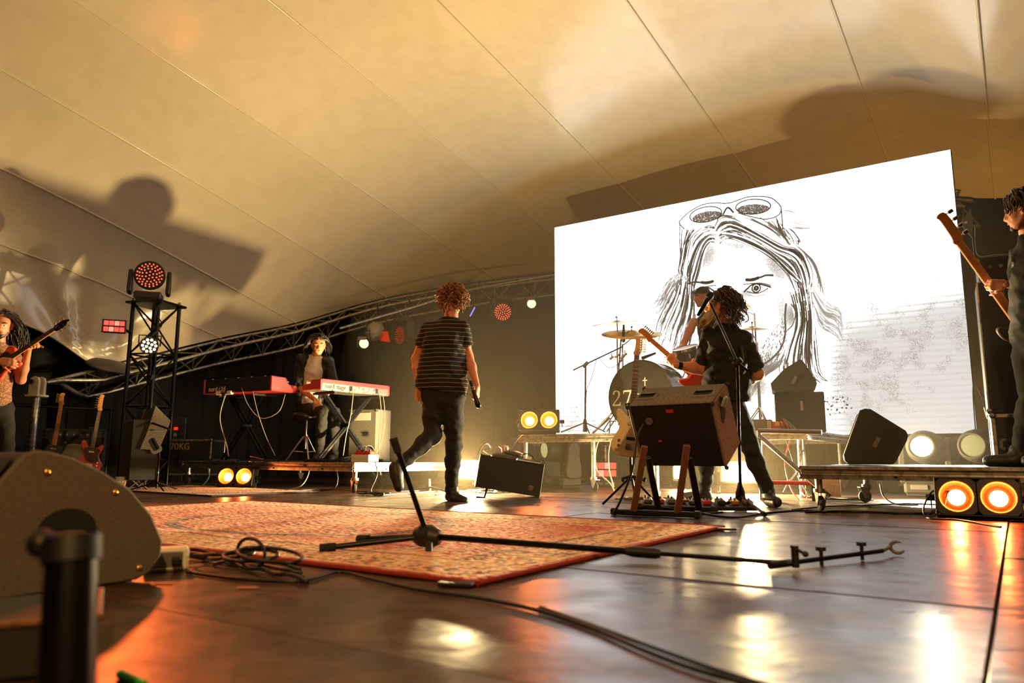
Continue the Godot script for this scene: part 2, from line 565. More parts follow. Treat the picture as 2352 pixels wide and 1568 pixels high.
func build_setting() -> void:
	# ---- deck: sheets of painted plywood, 2.44 x 1.22 m, each its own piece
	var grime := noise_tex(0.006, [[0.0, Color(0.30, 0.22, 0.18)], [0.42, Color(0.52, 0.43, 0.37)], [0.55, Color(0.72, 0.62, 0.55)], [0.7, Color(0.5, 0.4, 0.34)], [1.0, Color(0.85, 0.76, 0.7)]], 512, false, 2, 41, 5)
	var rough_t := noise_tex(0.01, [[0.0, Color(0.55, 0.55, 0.55)], [0.5, Color(0.78, 0.78, 0.78)], [1.0, Color(1, 1, 1)]], 512, false, 2, 43, 5)
	var scratch := noise_tex(0.02, [], 512, true, 3.0, 44, 4)
	var decks := []
	for k in 3:
		var m := mat([Color(0.46, 0.37, 0.32), Color(0.42, 0.33, 0.28), Color(0.49, 0.4, 0.35)][k], 0.42, 0.0, grime, 0.45, scratch, 0.1)
		m.uv1_world_triplanar = true
		m.uv1_offset = Vector3(0.31 * k, 0, 0.17 * k)
		m.roughness_texture = rough_t
		decks.append(m)
	var base := mb()
	base.box(Vector3(22, 0.3, 22), xf(Vector3(-5, -0.172, -6)))
	var fl := struct("floor", base, M.rubber)
	var sheet := mb()
	sheet.box(Vector3(2.434, 0.02, 1.214), xf(Vector3(0, -0.01, 0)), 0.003)
	var sheet_mesh := sheet.mesh()
	for ix in range(-5, 2):
		for iz in range(-12, 3):
			var o := MeshInstance3D.new()
			o.name = "panel"
			o.mesh = sheet_mesh
			o.material_override = decks[(ix * 7 + iz * 3 + 90 + (iz * iz) % 5) % 3]
			o.position = Vector3(-0.08 + 1.22 + ix * 2.44, -0.002 * ((ix * 3 + iz * 5 + 60) % 2), -2.35 + 0.61 + iz * 1.22)
			fl.add_child(o, true)
	# ---- canopy
	var pvc := mat(Color(0.86, 0.8, 0.68), 0.21, 0.0, noise_tex(0.01, [[0.0, Color(0.95, 0.945, 0.93)], [0.5, Color(0.98, 0.98, 0.975)], [1.0, Color(1, 1, 1)]], 512, false, 2, 51, 5), 0.5, noise_tex(0.012, [], 512, true, 5.0, 52, 5), 0.035)
	pvc.uv1_world_triplanar = true
	var ceil_base := mb()
	var seam0 := []
	for k in 41: seam0.append(canopy_at(0.0, k / 40.0))
	ceil_base.tube(seam0, 0.022, 8)
	var ceil := struct("ceiling", ceil_base, pvc)
	for p in ROWS.size() - 1:
		var b := mb()
		var nr := 24 if p < 2 else 8
		var nu := 70 if p < 2 else 40
		var grid := []
		var gn := []
		for a in nr + 1:
			var row := []
			var rn := []
			for q in nu + 1:
				var rr := p + float(a) / nr
				row.append(canopy_at(minf(rr, p + 0.9999), float(q) / nu)); rn.append(canopy_n(minf(rr, p + 0.9999), float(q) / nu))
			grid.append(row); gn.append(rn)
		for side in 2:
			for a in nr:
				for q in nu:
					var s := -1.0 if side else 1.0
					var o := -0.02 * side
					var p0: Vector3 = grid[a][q] + gn[a][q] * o
					var p1: Vector3 = grid[a + 1][q] + gn[a + 1][q] * o
					var p2: Vector3 = grid[a + 1][q + 1] + gn[a + 1][q + 1] * o
					var p3: Vector3 = grid[a][q + 1] + gn[a][q + 1] * o
					b.tri(p0, p1, p2, gn[a][q] * s, gn[a + 1][q] * s, gn[a + 1][q + 1] * s)
					b.tri(p0, p2, p3, gn[a][q] * s, gn[a + 1][q + 1] * s, gn[a][q + 1] * s)
		obj("cloth_panel", b, pvc, ceil)
		if p > 0:
			var sm := mb()
			var pts := []
			for k in 41: pts.append(canopy_at(p, k / 40.0) + Vector3(0, -0.004, 0))
			sm.tube(pts, 0.016, 6, true)
			obj("seam", sm, pvc, ceil)
	# ---- rear arch truss: three chords and braces, tapering to a hinge on the left
	var t := thing("arch_truss", "long curved aluminium arch truss carrying the rear edge of the canopy", "truss")
	var ch := [[], [], []]
	var ss := []
	var s := -1.0
	while s < 9.0:
		ss.append(s)
		s += 0.25 if s < 0.0 else 0.2
	for k in ss.size():
		var p := arch_point(ss[k])
		var d := (arch_point(ss[k] + 0.05) - arch_point(ss[k] - 0.05)).normalized()
		var side := d.cross(Vector3.UP).normalized()
		var w: float = smoothstep(-1.0, 0.1, ss[k])
		ch[0].append(p + side * 0.0)
		ch[1].append(p + (-side * 0.16 + Vector3(0, -0.4, 0)) * w)
		ch[2].append(p + (side * 0.3 + Vector3(0, -0.16, 0)) * w)
	for c in 3:
		var b := mb()
		b.tube(ch[c], 0.03, 10)
		obj("chord", b, M.alu, t)
	for k in range(3, ss.size() - 1):
		for pr in [[0, 1], [0, 2], [1, 2]]:
			var b := mb()
			b.cyl(ch[pr[0]][k], ch[pr[1]][k + (k % 2)], 0.013, 7)
			obj("brace", b, M.alu, t)
			if k % 2 == 0 and pr[0] == 0:
				var b2 := mb()
				b2.cyl(ch[pr[1]][k], ch[pr[0]][mini(k + 1, ss.size() - 1)], 0.013, 7)
				obj("brace", b2, M.alu, t)
		if k % 4 == 1:
			for c in 3:
				var b := mb()
				var dd: Vector3 = (ch[c][k + 1] - ch[c][k]).normalized()
				b.cyl(ch[c][k] - dd * 0.05, ch[c][k] + dd * 0.05, 0.04, 12)
				obj("sleeve", b, M.steel, t)
	# hinge block and post at its foot
	var hp := thing("hinge_post", "grey steel hinge block on a short post at the foot of the arch truss", "post", Vector3(-11.45, 0, -4.92), 20)
	var b := mb()
	for z in [0.03, -0.07]:
		b.prism(PackedVector2Array([Vector2(-0.085, 0), Vector2(-0.085, 0.2), Vector2(-0.06, 0.25), Vector2(0, 0.27), Vector2(0.06, 0.25), Vector2(0.085, 0.2), Vector2(0.085, 0)]), 0.04, xf(Vector3(0, 1.24, z)), 0.006)
	b.box(Vector3(0.22, 0.03, 0.2), xf(Vector3(0, 1.235, 0)), 0.005)
	obj("hinge_block", b, M.plastic_white, hp)
	b = mb(); b.cyl(Vector3(0, 0, 0), Vector3(0, 1.22, 0), 0.055, 16); obj("post", b, M.alu, hp)
	b = mb(); b.cyl(Vector3(-0.02, 1.43, -0.1), Vector3(-0.02, 1.43, 0.1), 0.035, 14); obj("hinge_pin", b, M.steel, hp)
	for q in 4:
		b = mb()
		var a := PI / 2 * q + 0.4
		b.cyl(Vector3(cos(a) * 0.06, 0.42, sin(a) * 0.06), Vector3(cos(a) * 0.45, 0.02, sin(a) * 0.45), 0.025, 8)
		obj("foot_brace", b, M.alu, hp)
	# round rain plate where the arch meets the cloth
	b = mb()
	b.lathe([Vector2(0.0, 0.1), Vector2(0.22, 0.08), Vector2(0.36, 0.0), Vector2(0.35, -0.03), Vector2(0.0, 0.05)], along(Vector3(-11.62, 1.78, -6.0), Vector3(0.35, 1, -0.05)), 24, true)
	tag(obj("rain_plate", b, M.plastic_grey), "dull round cap plate sitting where the canopy meets the arch", "cap")
	# ---- black drapes round the back
	b = mb()
	var prev := Vector3.ZERO
	for k in 400:
		var q := arch_point(lerpf(-0.2, 11.6, k / 399.0))
		var d := (arch_point(lerpf(-0.2, 11.6, k / 399.0) + 0.06) - q).normalized()
		var out := -d.cross(Vector3.UP).normalized()
		q += out * (0.45 + 0.025 * sin(k * 0.9) + 0.01 * sin(k * 2.3))
		if k > 0:
			var nn := (q - prev).cross(Vector3.UP).normalized()
			b.quad(Vector3(prev.x, -0.02, prev.z), Vector3(q.x, -0.02, q.z), q + Vector3(0, 0.05, 0), prev + Vector3(0, 0.05, 0), nn)
		prev = q
	struct("wall_back", b, M.back_drape)
	b = mb()
	for k in 60:
		var z0 := -6.3 + k * 0.16
		var x0 := -12.35 + 0.05 * sin(k * 0.9)
		var x1 := -12.35 + 0.05 * sin((k + 1) * 0.9)
		b.quad(Vector3(x0, -0.02, z0), Vector3(x1, -0.02, z0 + 0.16), Vector3(x1, 3.0, z0 + 0.16), Vector3(x0, 3.0, z0))
	struct("wall_left", b, M.back_drape)

# ---- the drawing on the video wall: curves in thousandths of the screen's width and height
# locks of hair: one edge, the other edge, strands between them, darkness, width
const HAIR := [
	[[486,125,521,115,579,181,635,252,679,284,700,382,693,464], [483,212,509,194,566,242,611,302,645,377,660,450,676,514], 75, 0.95, 1.7],
	[[483,149,509,169,566,214,616,291,654,363,681,423,685,493], [486,200,509,186,566,238,611,294,645,369,674,430,680,500], 30, 1.00, 2.0],
	[[478,140,455,125,418,157,390,234,379,295,393,345,370,441,331,519], [478,211,458,206,442,256,430,328,416,388,412,449,407,531], 60, 0.90, 1.5],
	[[388,118,383,190,376,265,373,298,381,325], [470,133,424,150,406,238,394,303,396,346], 34, 0.95, 1.5],
	[[373,298,343,334,306,412,267,431], [411,387,401,489,377,592,361,648], 55, 0.55, 1.0],
	[[375,316,355,396,313,507,291,639], [414,366,411,490,398,612,380,732], 60, 0.90, 1.6],
	[[696,427,698,541,699,653,705,765,733,811], [647,447,656,572,630,682,619,756,644,815], 80, 0.92, 1.7],
	[[697,411,728,501,756,536,758,596], [698,503,711,599,743,645,760,698], 26, 0.45, 1.0],
	[[638,178,660,200,676,244,675,263], [627,142,633,192,645,243,657,262], 22, 0.90, 1.5],
	[[545,110,592,160,625,206,644,255], [627,142,637,185,650,221,662,256], 14, 0.70, 1.2],
	[[640,98,667,122,692,170], [659,212,699,230,727,215], 8, 0.35, 0.9],
	[[667,261,691,310,711,376,702,428], [683,285,708,345,718,424,728,501], 18, 0.60, 1.1],
	[[470,137,487,92,512,91,524,103], [477,160,496,128,532,143,579,201], 22, 0.90, 1.5],
	[[538,787,563,731,598,701,627,643], [541,864,573,782,611,736,635,682], 26, 0.60, 1.3],
]
const LINES := [
	[[380,81,405,50,442,27,478,29,500,39,518,41,530,38,560,31,593,39,618,55,634,84,639,104,635,125,623,135,609,138,593,134,557,109,534,90], 1.6, 0.95],
	[[380,81,381,94,393,119], 1.6, 0.90],
	[[381,90,379,167,380,232], 1.4, 0.85],
	[[387,118,384,173,384,233], 1.2, 0.70],
	[[639,104,640,150,640,190], 1.6, 0.90],
	[[626,138,631,172,637,193], 1.4, 0.80],
	[[497,84,505,64,512,62,523,85], 3.0, 0.90],
	[[548,375,562,378,576,373], 5.5, 0.90],
	[[557,375,581,372,595,367,611,371], 3.5, 0.80],
	[[540,393,561,393,585,397,605,411], 1.8, 0.70],
	[[541,422,549,411,559,399,573,397,591,407,605,418], 2.6, 0.95],
	[[548,424,569,435,586,430,598,420], 1.8, 0.75],
	[[550,439,571,447,590,443], 1.2, 0.40],
	[[537,497,546,518,547,540,539,547], 2.2, 0.90],
	[[524,540,530,529,536,538], 4.0, 0.90],
	[[534,508,534,536], 1.0, 0.50],
	[[507,617,531,614,555,624], 3.0, 0.80],
	[[511,643,532,654,551,649], 2.0, 0.60],
	[[638,492,634,541,633,599,622,658,598,701,563,735], 3.0, 0.70],
	[[650,494,658,526,652,571,638,595], 2.0, 0.60],
	[[555,462,582,470], 1.0, 0.25],
]

const SW := 1408
const SH := 862
var ink := PackedFloat32Array()

func pairs(a: Array) -> Array:
	var out := []
	for k in range(0, a.size(), 2): out.append(Vector2(a[k] * SW / 1000.0, a[k + 1] * SH / 1000.0))
	return out

func dab(x: float, y: float, r: float, d: float) -> void:
	var x0 := maxi(0, int(x - r - 1)); var x1 := mini(SW - 1, int(x + r + 1))
	var y0 := maxi(0, int(y - r - 1)); var y1 := mini(SH - 1, int(y + r + 1))
	for j in range(y0, y1 + 1):
		for i in range(x0, x1 + 1):
			var q := clampf(r + 0.5 - Vector2(i - x, j - y).length(), 0.0, 1.0) * d
			var k := j * SW + i
			if q > ink[k]: ink[k] = q

func stroke(pts: Array, r: float, d: float, taper := true, light := false) -> void:
	var c := spline2(pts, 14, false)
	var n := c.size()
	for k in n - 1:
		var L := c[k].distance_to(c[k + 1])
		var steps := maxi(1, int(ceil(L / maxf(1.0, r * 0.8))))
		for s in steps:
			var f := (k + float(s) / steps) / n
			var p: Vector2 = c[k].lerp(c[k + 1], float(s) / steps)
			var w := r * (0.35 + 0.65 * sin(PI * clampf(f * 0.9 + 0.1, 0, 1))) if taper else r
			if light: lift(p.x, p.y, w)
			else: dab(p.x, p.y, w, d)

func lift(x: float, y: float, r: float) -> void:
	for j in range(maxi(0, int(y - r)), mini(SH - 1, int(y + r)) + 1):
		for i in range(maxi(0, int(x - r)), mini(SW - 1, int(x + r)) + 1):
			ink[j * SW + i] *= 0.25

func smudge(cx: float, cy: float, rx: float, ry: float, rot: float, d: float) -> void:
	var R := maxf(rx, ry)
	for j in range(maxi(0, int(cy - R)), mini(SH - 1, int(cy + R)) + 1):
		for i in range(maxi(0, int(cx - R)), mini(SW - 1, int(cx + R)) + 1):
			var q := Vector2(i - cx, j - cy).rotated(-rot) / Vector2(rx, ry)
			var l := q.length_squared()
			if l < 1.0:
				var k := j * SW + i
				ink[k] = maxf(ink[k], 0.0) + (1.0 - ink[k]) * d * (1.0 - l) * (1.0 - l) * rng.randf_range(0.2, 1.3)

func oval(cx: float, cy: float, rx: float, ry: float, rot: float, r: float, d: float) -> void:
	var p := []
	for k in 25:
		p.append(Vector2(cx, cy) + (Vector2(cos(TAU * k / 24), sin(TAU * k / 24)) * Vector2(rx, ry)).rotated(rot))
	stroke(p, r, d, false)

func draw_portrait() -> Image:
	ink.resize(SW * SH)
	ink.fill(0.0)
	var r := RandomNumberGenerator.new()
	r.seed = 11
	var X := SW / 1000.0
	var Y := SH / 1000.0
	# pencil tone on the face and neck
	smudge(630 * X, 520 * Y, 28 * X, 170 * Y, 0.0, 0.2)
	smudge(618 * X, 330 * Y, 34 * X, 110 * Y, -0.5, 0.3)
	smudge(450 * X, 250 * Y, 40 * X, 90 * Y, 0.4, 0.3)
	smudge(530 * X, 228 * Y, 80 * X, 24 * Y, 0.3, 0.2)
	smudge(512 * X, 385 * Y, 22 * X, 50 * Y, 0.1, 0.15)
	smudge(655 * X, 540 * Y, 24 * X, 60 * Y, 0.0, 0.45)
	smudge(590 * X, 700 * Y, 50 * X, 50 * Y, -0.6, 0.25)
	smudge(560 * X, 800 * Y, 40 * X, 80 * Y, -0.3, 0.35)
	smudge(545 * X, 430 * Y, 30 * X, 30 * Y, 0.0, 0.25)
	# hair: dark strands with pale ones left between
	for g in HAIR:
		var a := pairs(g[0])
		var b := pairs(g[1])
		var m: int = maxi(a.size(), b.size())
		var sa := spline2(a, 6, false)
		var sb := spline2(b, 6, false)
		for k in int(g[2] * 1.7):
			var f := r.randf()
			var t0 := r.randf() * 0.35
			var t1 := 0.6 + r.randf() * 0.4
			var wob := r.randf_range(-7.0, 7.0)
			var ph := r.randf() * TAU
			var pts := []
			for q in 9:
				var t := lerpf(t0, t1, q / 8.0)
				var p: Vector2 = sa[int(t * (sa.size() - 1))].lerp(sb[int(t * (sb.size() - 1))], f + 0.04 * sin(t * 5.0 + ph))
				pts.append(p + Vector2(wob * sin(t * 6.0 + ph) * t, 0))
			var pale: bool = g[3] > 0.8 and k % 4 == 3
			stroke(pts, g[4] * r.randf_range(0.6, 1.5) * (1.2 if pale else 1.0), g[3] * r.randf_range(0.55, 1.0), true, pale)
	for l in LINES: stroke(pairs(l[0]), l[1], l[2], false)
	# the other eye, mostly hidden by the band
	for k in range(7, 13):
		var p := []
		for q in pairs(LINES[k][0]): p.append(Vector2(1010 * X - q.x, q.y - 12 * Y))
		stroke(p, LINES[k][1], LINES[k][2], false)
	for e in [[570, 414, 1.0], [440, 402, 1.0]]:
		oval(e[0] * X, e[1] * Y, 10 * X, 17 * Y, 0, 2.2, 0.9)
		oval(e[0] * X, e[1] * Y, 4 * X, 7 * Y, 0, 3.2, 1.0)
		smudge(e[0] * X, e[1] * Y, 10 * X, 17 * Y, 0, 0.4)
	# round sunglasses pushed up on the hair: clear the frame, then draw rims and speckled lenses
	for e in [[451, 72, 42, 33, 0.03, 455, 82], [572, 76, 43, 31, 0.16, 572, 86]]:
		oval(e[0] * X, e[1] * Y, e[2] * X, e[3] * Y, e[4], 1.8, 0.95)
		var c := Vector2(e[5] * X, e[6] * Y)
		for k in 2600:
			var q := Vector2(r.randf_range(-1, 1), r.randf_range(-1, 1))
			if q.length() < 1.0:
				q = (q * Vector2((e[2] - 3) * X, (e[3] - 11) * Y)).rotated(e[4])
				dab(c.x + q.x, c.y + q.y, r.randf_range(0.4, 1.3), r.randf_range(0.6, 0.95))
	# stubble along the jaw
	var jaw := PackedVector2Array()
	for q in [Vector2(600, 600), Vector2(628, 540), Vector2(640, 600), Vector2(624, 680), Vector2(596, 730), Vector2(560, 800), Vector2(525, 830), Vector2(520, 760), Vector2(548, 690), Vector2(565, 640)]: jaw.append(q)
	for k in 900:
		var q := Vector2(r.randf_range(515, 642), r.randf_range(535, 835))
		if Geometry2D.is_point_in_polygon(q, jaw):
			var p := q * Vector2(X, Y)
			stroke([p, p + Vector2(r.randf_range(-4, 1), r.randf_range(3, 10))], r.randf_range(0.5, 1.1), r.randf_range(0.5, 0.95), false)
	# dotted shirt at the bottom
	for k in 60:
		dab(r.randf_range(690, 770) * X, r.randf_range(860, 930) * Y, r.randf_range(1.0, 3.0), 0.8)
	# spatter and grey ground at the lower right, a little at the lower left
	var nz := FastNoiseLite.new(); nz.seed = 8; nz.frequency = 0.014; nz.fractal_octaves = 4
	var im := Image.create(SW, SH, false, Image.FORMAT_RGB8)
	for j in SH:
		var v := float(j) / SH
		for i in SW:
			var u := float(i) / SW
			var n := nz.get_noise_2d(i, j)
			var g := smoothstep(0.38, 0.72, v + 0.3 * (u - 0.8)) * smoothstep(0.64, 0.8, u)
			var gl := smoothstep(0.55, 1.0, v) * smoothstep(0.3, 0.05, u) * 0.7
			g = maxf(g, gl)
			var d := g * 0.115
			# diode rows read as faint bands
			d += (0.014 * g + 0.008) * (1.0 if j % 18 < 6 else 0.0)
			var band := smoothstep(-0.1, 0.5, n + 0.34 - 2.2 * absf(v - 0.70 - 0.9 * (0.86 - u)) - 1.4 * absf(u - 0.82)) * smoothstep(0.66, 0.74, u)
			var band2 := smoothstep(-0.1, 0.5, n + 0.24 - 3.0 * absf(v - 0.66) - 1.2 * absf(u - 0.93)) * smoothstep(0.75, 0.9, u) * 0.8
			var bl := smoothstep(0.0, 0.3, n + 0.22 - 3.0 * absf(v - 0.93) - 2.0 * absf(u - 0.14))
			var dens := maxf(maxf(band, band2), bl)
			if r.randf() < dens * 0.24: d = maxf(d, r.randf_range(0.25, 0.6))
			d = maxf(d, ink[j * SW + i] * 0.92)
			# what the eye sees of it, brought back to the screen's own light
			var vis := 1.0 - d
			var lc := Color(pow(vis, 1.05), pow(vis, 1.18), pow(vis, 1.3)).srgb_to_linear() * (1.0 / SCREEN_E)
			im.set_pixel(i, j, lc.lerp(Color(1, 1, 1), smoothstep(0.9, 1.0, vis)).linear_to_srgb())
	return im

const SCREEN_E := 3.2

func build_screen() -> void:
	var s := thing("video_screen", "huge white video wall showing a drawn portrait behind the drums", "screen", Vector3(-3.3, 0, -10.5))
	var b := mb()
	b.box(Vector3(5.86, 3.59, 0.1), xf(Vector3(0, 2.48, -0.06)), 0.004)
	obj("cabinet", b, M.box_black, s)
	var m := StandardMaterial3D.new()
	m.albedo_color = Color(0, 0, 0); m.roughness = 0.6
	m.emission_enabled = true
	m.emission = Color(0, 0, 0); m.emission_energy_multiplier = SCREEN_E
	m.emission_texture = ImageTexture.create_from_image(draw_portrait())
	b = mb()
	var nn := Vector3(0, 0, 1)
	var P := [Vector3(-2.92, 0.693, 0.0), Vector3(2.92, 0.693, 0.0), Vector3(2.92, 4.267, 0.0), Vector3(-2.92, 4.267, 0.0)]
	b.tri(P[0], P[1], P[2], nn, nn, nn, Vector2(0, 1), Vector2(1, 1), Vector2(1, 0))
	b.tri(P[0], P[2], P[3], nn, nn, nn, Vector2(0, 1), Vector2(1, 0), Vector2(0, 0))
	obj("display", b, m, s)
	for k in 4:
		b = mb()
		b.box(Vector3(0.06, 0.72, 0.06), xf(Vector3(-2.4 + k * 1.6, 0.345, -0.08)), 0.004)
		b.box(Vector3(0.3, 0.03, 0.9), xf(Vector3(-2.4 + k * 1.6, 0.015, -0.2)), 0.004)
		obj("support_leg", b, M.black_metal, s)

# a place given by where it stands in the view and how far off it is (all sizes stay in metres)
func at(px: float, py: float, depth: float) -> Vector3:
	var bs := Basis.from_euler(Vector3(8.955, 34.04, 0.147) * PI / 180.0, EULER_ORDER_YXZ)
	return Vector3(0, 0.38, 0) + bs * Vector3((px - 1176.0) / 1701.0, (784.0 - py) / 1701.0, -1.0) * depth

func ground(px: float, py: float, h := 0.0) -> Vector3:
	var d := at(px, py, 1.0) - Vector3(0, 0.38, 0)
	return Vector3(0, 0.38, 0) + d * ((h - 0.38) / d.y)

func omni(p: Vector3, c: Color, e: float, size: float, parent: Node) -> OmniLight3D:
	var l := OmniLight3D.new()
	l.name = "lamp_light"
	l.light_color = c; l.light_energy = e; l.light_size = size
	l.omni_range = 40.0; l.omni_attenuation = 2.0
	l.shadow_enabled = true
	l.position = p
	parent.add_child(l, true)
	return l

func beam(p: Vector3, towards: Vector3, c: Color, e: float, size: float, angle: float, soft: float, parent: Node) -> SpotLight3D:
	var l := SpotLight3D.new()
	l.name = "beam_light"
	l.light_color = c; l.light_energy = e; l.light_size = size
	l.spot_range = 40.0; l.spot_attenuation = 2.0; l.spot_angle = angle; l.spot_angle_attenuation = soft
	l.shadow_enabled = true
	parent.add_child(l, true)
	l.transform = Transform3D(facing(Vector3.ZERO, -towards).basis, p)
	return l

# ---- audience blinder: two lamps side by side in a box
func blinder(label: String, pos: Vector3, turn: float, tilt: float, energy: float, sc := 1.0) -> Node3D:
	var t := thing("blinder_light", label, "stage light", pos, turn, "two-lamp blinders")
	var body := Node3D.new()
	var R := xf(Vector3(0, 0.13, 0), Vector3(-tilt, 0, 0))
	var b := mb()
	var plate := round_rect(0.46, 0.24, 0.035)
	# front plate with two round openings
	for s in [-1.0, 1.0]:
		var N := 28
		for k in N:
			var a0 := TAU * k / N
			var a1 := TAU * (k + 1) / N
			var sq := func(a: float) -> Vector2:
				var c := Vector2(cos(a), sin(a))
				return c * (0.112 / maxf(absf(c.x), absf(c.y)))
			var o := Vector2(0.115 * s, 0)
			var i0 := o + Vector2(cos(a0), sin(a0)) * 0.098
			var i1 := o + Vector2(cos(a1), sin(a1)) * 0.098
			var q0: Vector2 = o + sq.call(a0)
			var q1: Vector2 = o + sq.call(a1)
			b.quad(R * Vector3(i0.x, i0.y, 0.09), R * Vector3(i1.x, i1.y, 0.09), R * Vector3(q1.x, q1.y, 0.09), R * Vector3(q0.x, q0.y, 0.09), (R.basis * Vector3(0, 0, 1)))
	b.box(Vector3(0.47, 0.012, 0.13), R * xf(Vector3(0, 0.118, 0.025)), 0.004)
	b.box(Vector3(0.47, 0.012, 0.13), R * xf(Vector3(0, -0.118, 0.025)), 0.004)
	b.box(Vector3(0.012, 0.23, 0.13), R * xf(Vector3(0.23, 0, 0.025)), 0.004)
	b.box(Vector3(0.012, 0.23, 0.13), R * xf(Vector3(-0.23, 0, 0.025)), 0.004)
	b.prism(PackedVector2Array([Vector2(-0.23, -0.12), Vector2(0.23, -0.12), Vector2(0.23, 0.12), Vector2(-0.23, 0.12)]), 0.03, R * xf(Vector3(0, 0, -0.07)), 0.012)
	obj("housing", b, M.black_paint, t)
	for s in [-1.0, 1.0]:
		b = mb()
		b.lathe([Vector2(0.03, -0.055), Vector2(0.055, -0.045), Vector2(0.078, -0.015), Vector2(0.09, 0.03), Vector2(0.093, 0.055), Vector2(0.1, 0.062), Vector2(0.104, 0.05)], R * Transform3D(Basis(Vector3.RIGHT, PI / 2), Vector3(0.115 * s, 0, 0.035)), 28, true)
		var bowl := obj("reflector_bowl", b, M.bowl, t)
		b = mb()
		b.ball(R * Vector3(0.115 * s, 0, 0.03), Vector3(0.052, 0.052, 0.03), 16, 8, R.basis)
		obj("lamp_bulb", b, M.blinder_bulb, t)
		omni(R * Vector3(0.115 * s, 0, 0.072), Color(1.0, 0.5, 0.22), energy, 0.02, t)
	# yoke bracket with side knobs
	for s in [-1.0, 1.0]:
		b = mb()
		b.box(Vector3(0.008, 0.09, 0.05), xf(Vector3(0.262 * s, 0.11, 0.0), Vector3(18, 0, 0)), 0.003)
		b.cyl(Vector3(0.24 * s, 0.13, 0), Vector3(0.29 * s, 0.13, 0), 0.022, 10)
		obj("yoke_arm", b, M.black_metal, t)
	if sc != 1.0: t.scale = Vector3.ONE * sc
	return t

# ---- wash head: yoke with a round face of many small lamps
func wash_head(label: String, pos: Vector3, aim: Vector3, hang: bool, lit: Material, group: String) -> Node3D:
	var t := thing("wash_light", label, "stage light", pos, 0, group)
	var f := facing(Vector3.ZERO, aim)
	var flat := facing(Vector3.ZERO, Vector3(aim.x, 0, aim.z))
	var s := -1.0 if hang else 1.0
	var b := mb()
	b.box(Vector3(0.32, 0.1, 0.26), flat * xf(Vector3(0, -0.27 * s, 0)), 0.02)
	obj("base", b, M.satin_black, t)
	for k in [-1.0, 1.0]:
		b = mb()
		var arm := spline2([Vector2(-0.09, -0.23), Vector2(0.09, -0.23), Vector2(0.075, -0.05), Vector2(0.05, 0.05), Vector2(0.0, 0.075), Vector2(-0.05, 0.05), Vector2(-0.075, -0.05)], 3)
		b.prism(arm, 0.045, flat * Transform3D(Basis(Vector3(0, 0, 1), Vector3(0, s, 0), Vector3(-1, 0, 0)), Vector3(0.222 * k + 0.022, 0, 0)), 0.008)
		obj("yoke_arm", b, M.satin_black, t)
	b = mb()
	b.lathe([Vector2(0.0, -0.2), Vector2(0.1, -0.19), Vector2(0.15, -0.13), Vector2(0.178, -0.02), Vector2(0.185, 0.06), Vector2(0.18, 0.075), Vector2(0.165, 0.078), Vector2(0.16, 0.06), Vector2(0.0, 0.06)], f * Transform3D(Basis(Vector3.RIGHT, PI / 2), Vector3.ZERO), 30)
	obj("head_shell", b, M.satin_black, t)
	b = mb()
	for ring in [[1, 0.0], [6, 0.045], [12, 0.085], [17, 0.118], [20, 0.146]]:
		for k in ring[0]:
			var a: float = TAU * k / ring[0] + ring[1] * 9.0
			var c := Vector3(cos(a) * ring[1], sin(a) * ring[1], 0.062)
			b.lathe([Vector2(0.0105, 0), Vector2(0.008, 0.005), Vector2(0.0, 0.007)], f * Transform3D(Basis(Vector3.RIGHT, PI / 2), c), 8, true)
	var o := obj("led_array", b, lit, t)
	o.set_meta("label", "round field of small red-orange lamps")
	return t

# ---- strobe panel: two rows of pale red cells
func strobe_panel(label: String, pos: Vector3, aim: Vector3, w: float, h: float) -> Node3D:
	var t := thing("strobe_light", label, "stage light", pos, 0, "two-row strobe panels")
	var f := facing(Vector3.ZERO, aim)
	var b := mb()
	b.box(Vector3(w, h, 0.09), f * xf(Vector3(0, 0, -0.05)), 0.012)
	b.box(Vector3(w * 0.5, h * 0.55, 0.07), f * xf(Vector3(0, 0, -0.13)), 0.01)
	for s in [-1.0, 1.0]:
		b.box(Vector3(w + 0.016, 0.012, 0.03), f * xf(Vector3(0, s * h / 2, 0.0)), 0.003)
		b.box(Vector3(0.012, h, 0.03), f * xf(Vector3(s * w / 2, 0, 0.0)), 0.003)
	b.box(Vector3(w, 0.014, 0.024), f * xf(Vector3(0, 0, 0.0)), 0.002)
	obj("housing", b, M.black_paint, t)
	for r in [-1.0, 1.0]:
		for k in 4:
			b = mb()
			b.box(Vector3(w / 4 - 0.012, h / 2 - 0.02, 0.006), f * xf(Vector3((k - 1.5) * (w - 0.02) / 4, r * h / 4, 0.002)), 0.002)
			obj("light_cell", b, M.strobe_pink if (k + int(r)) % 3 else M.strobe_pale, t)
	return t

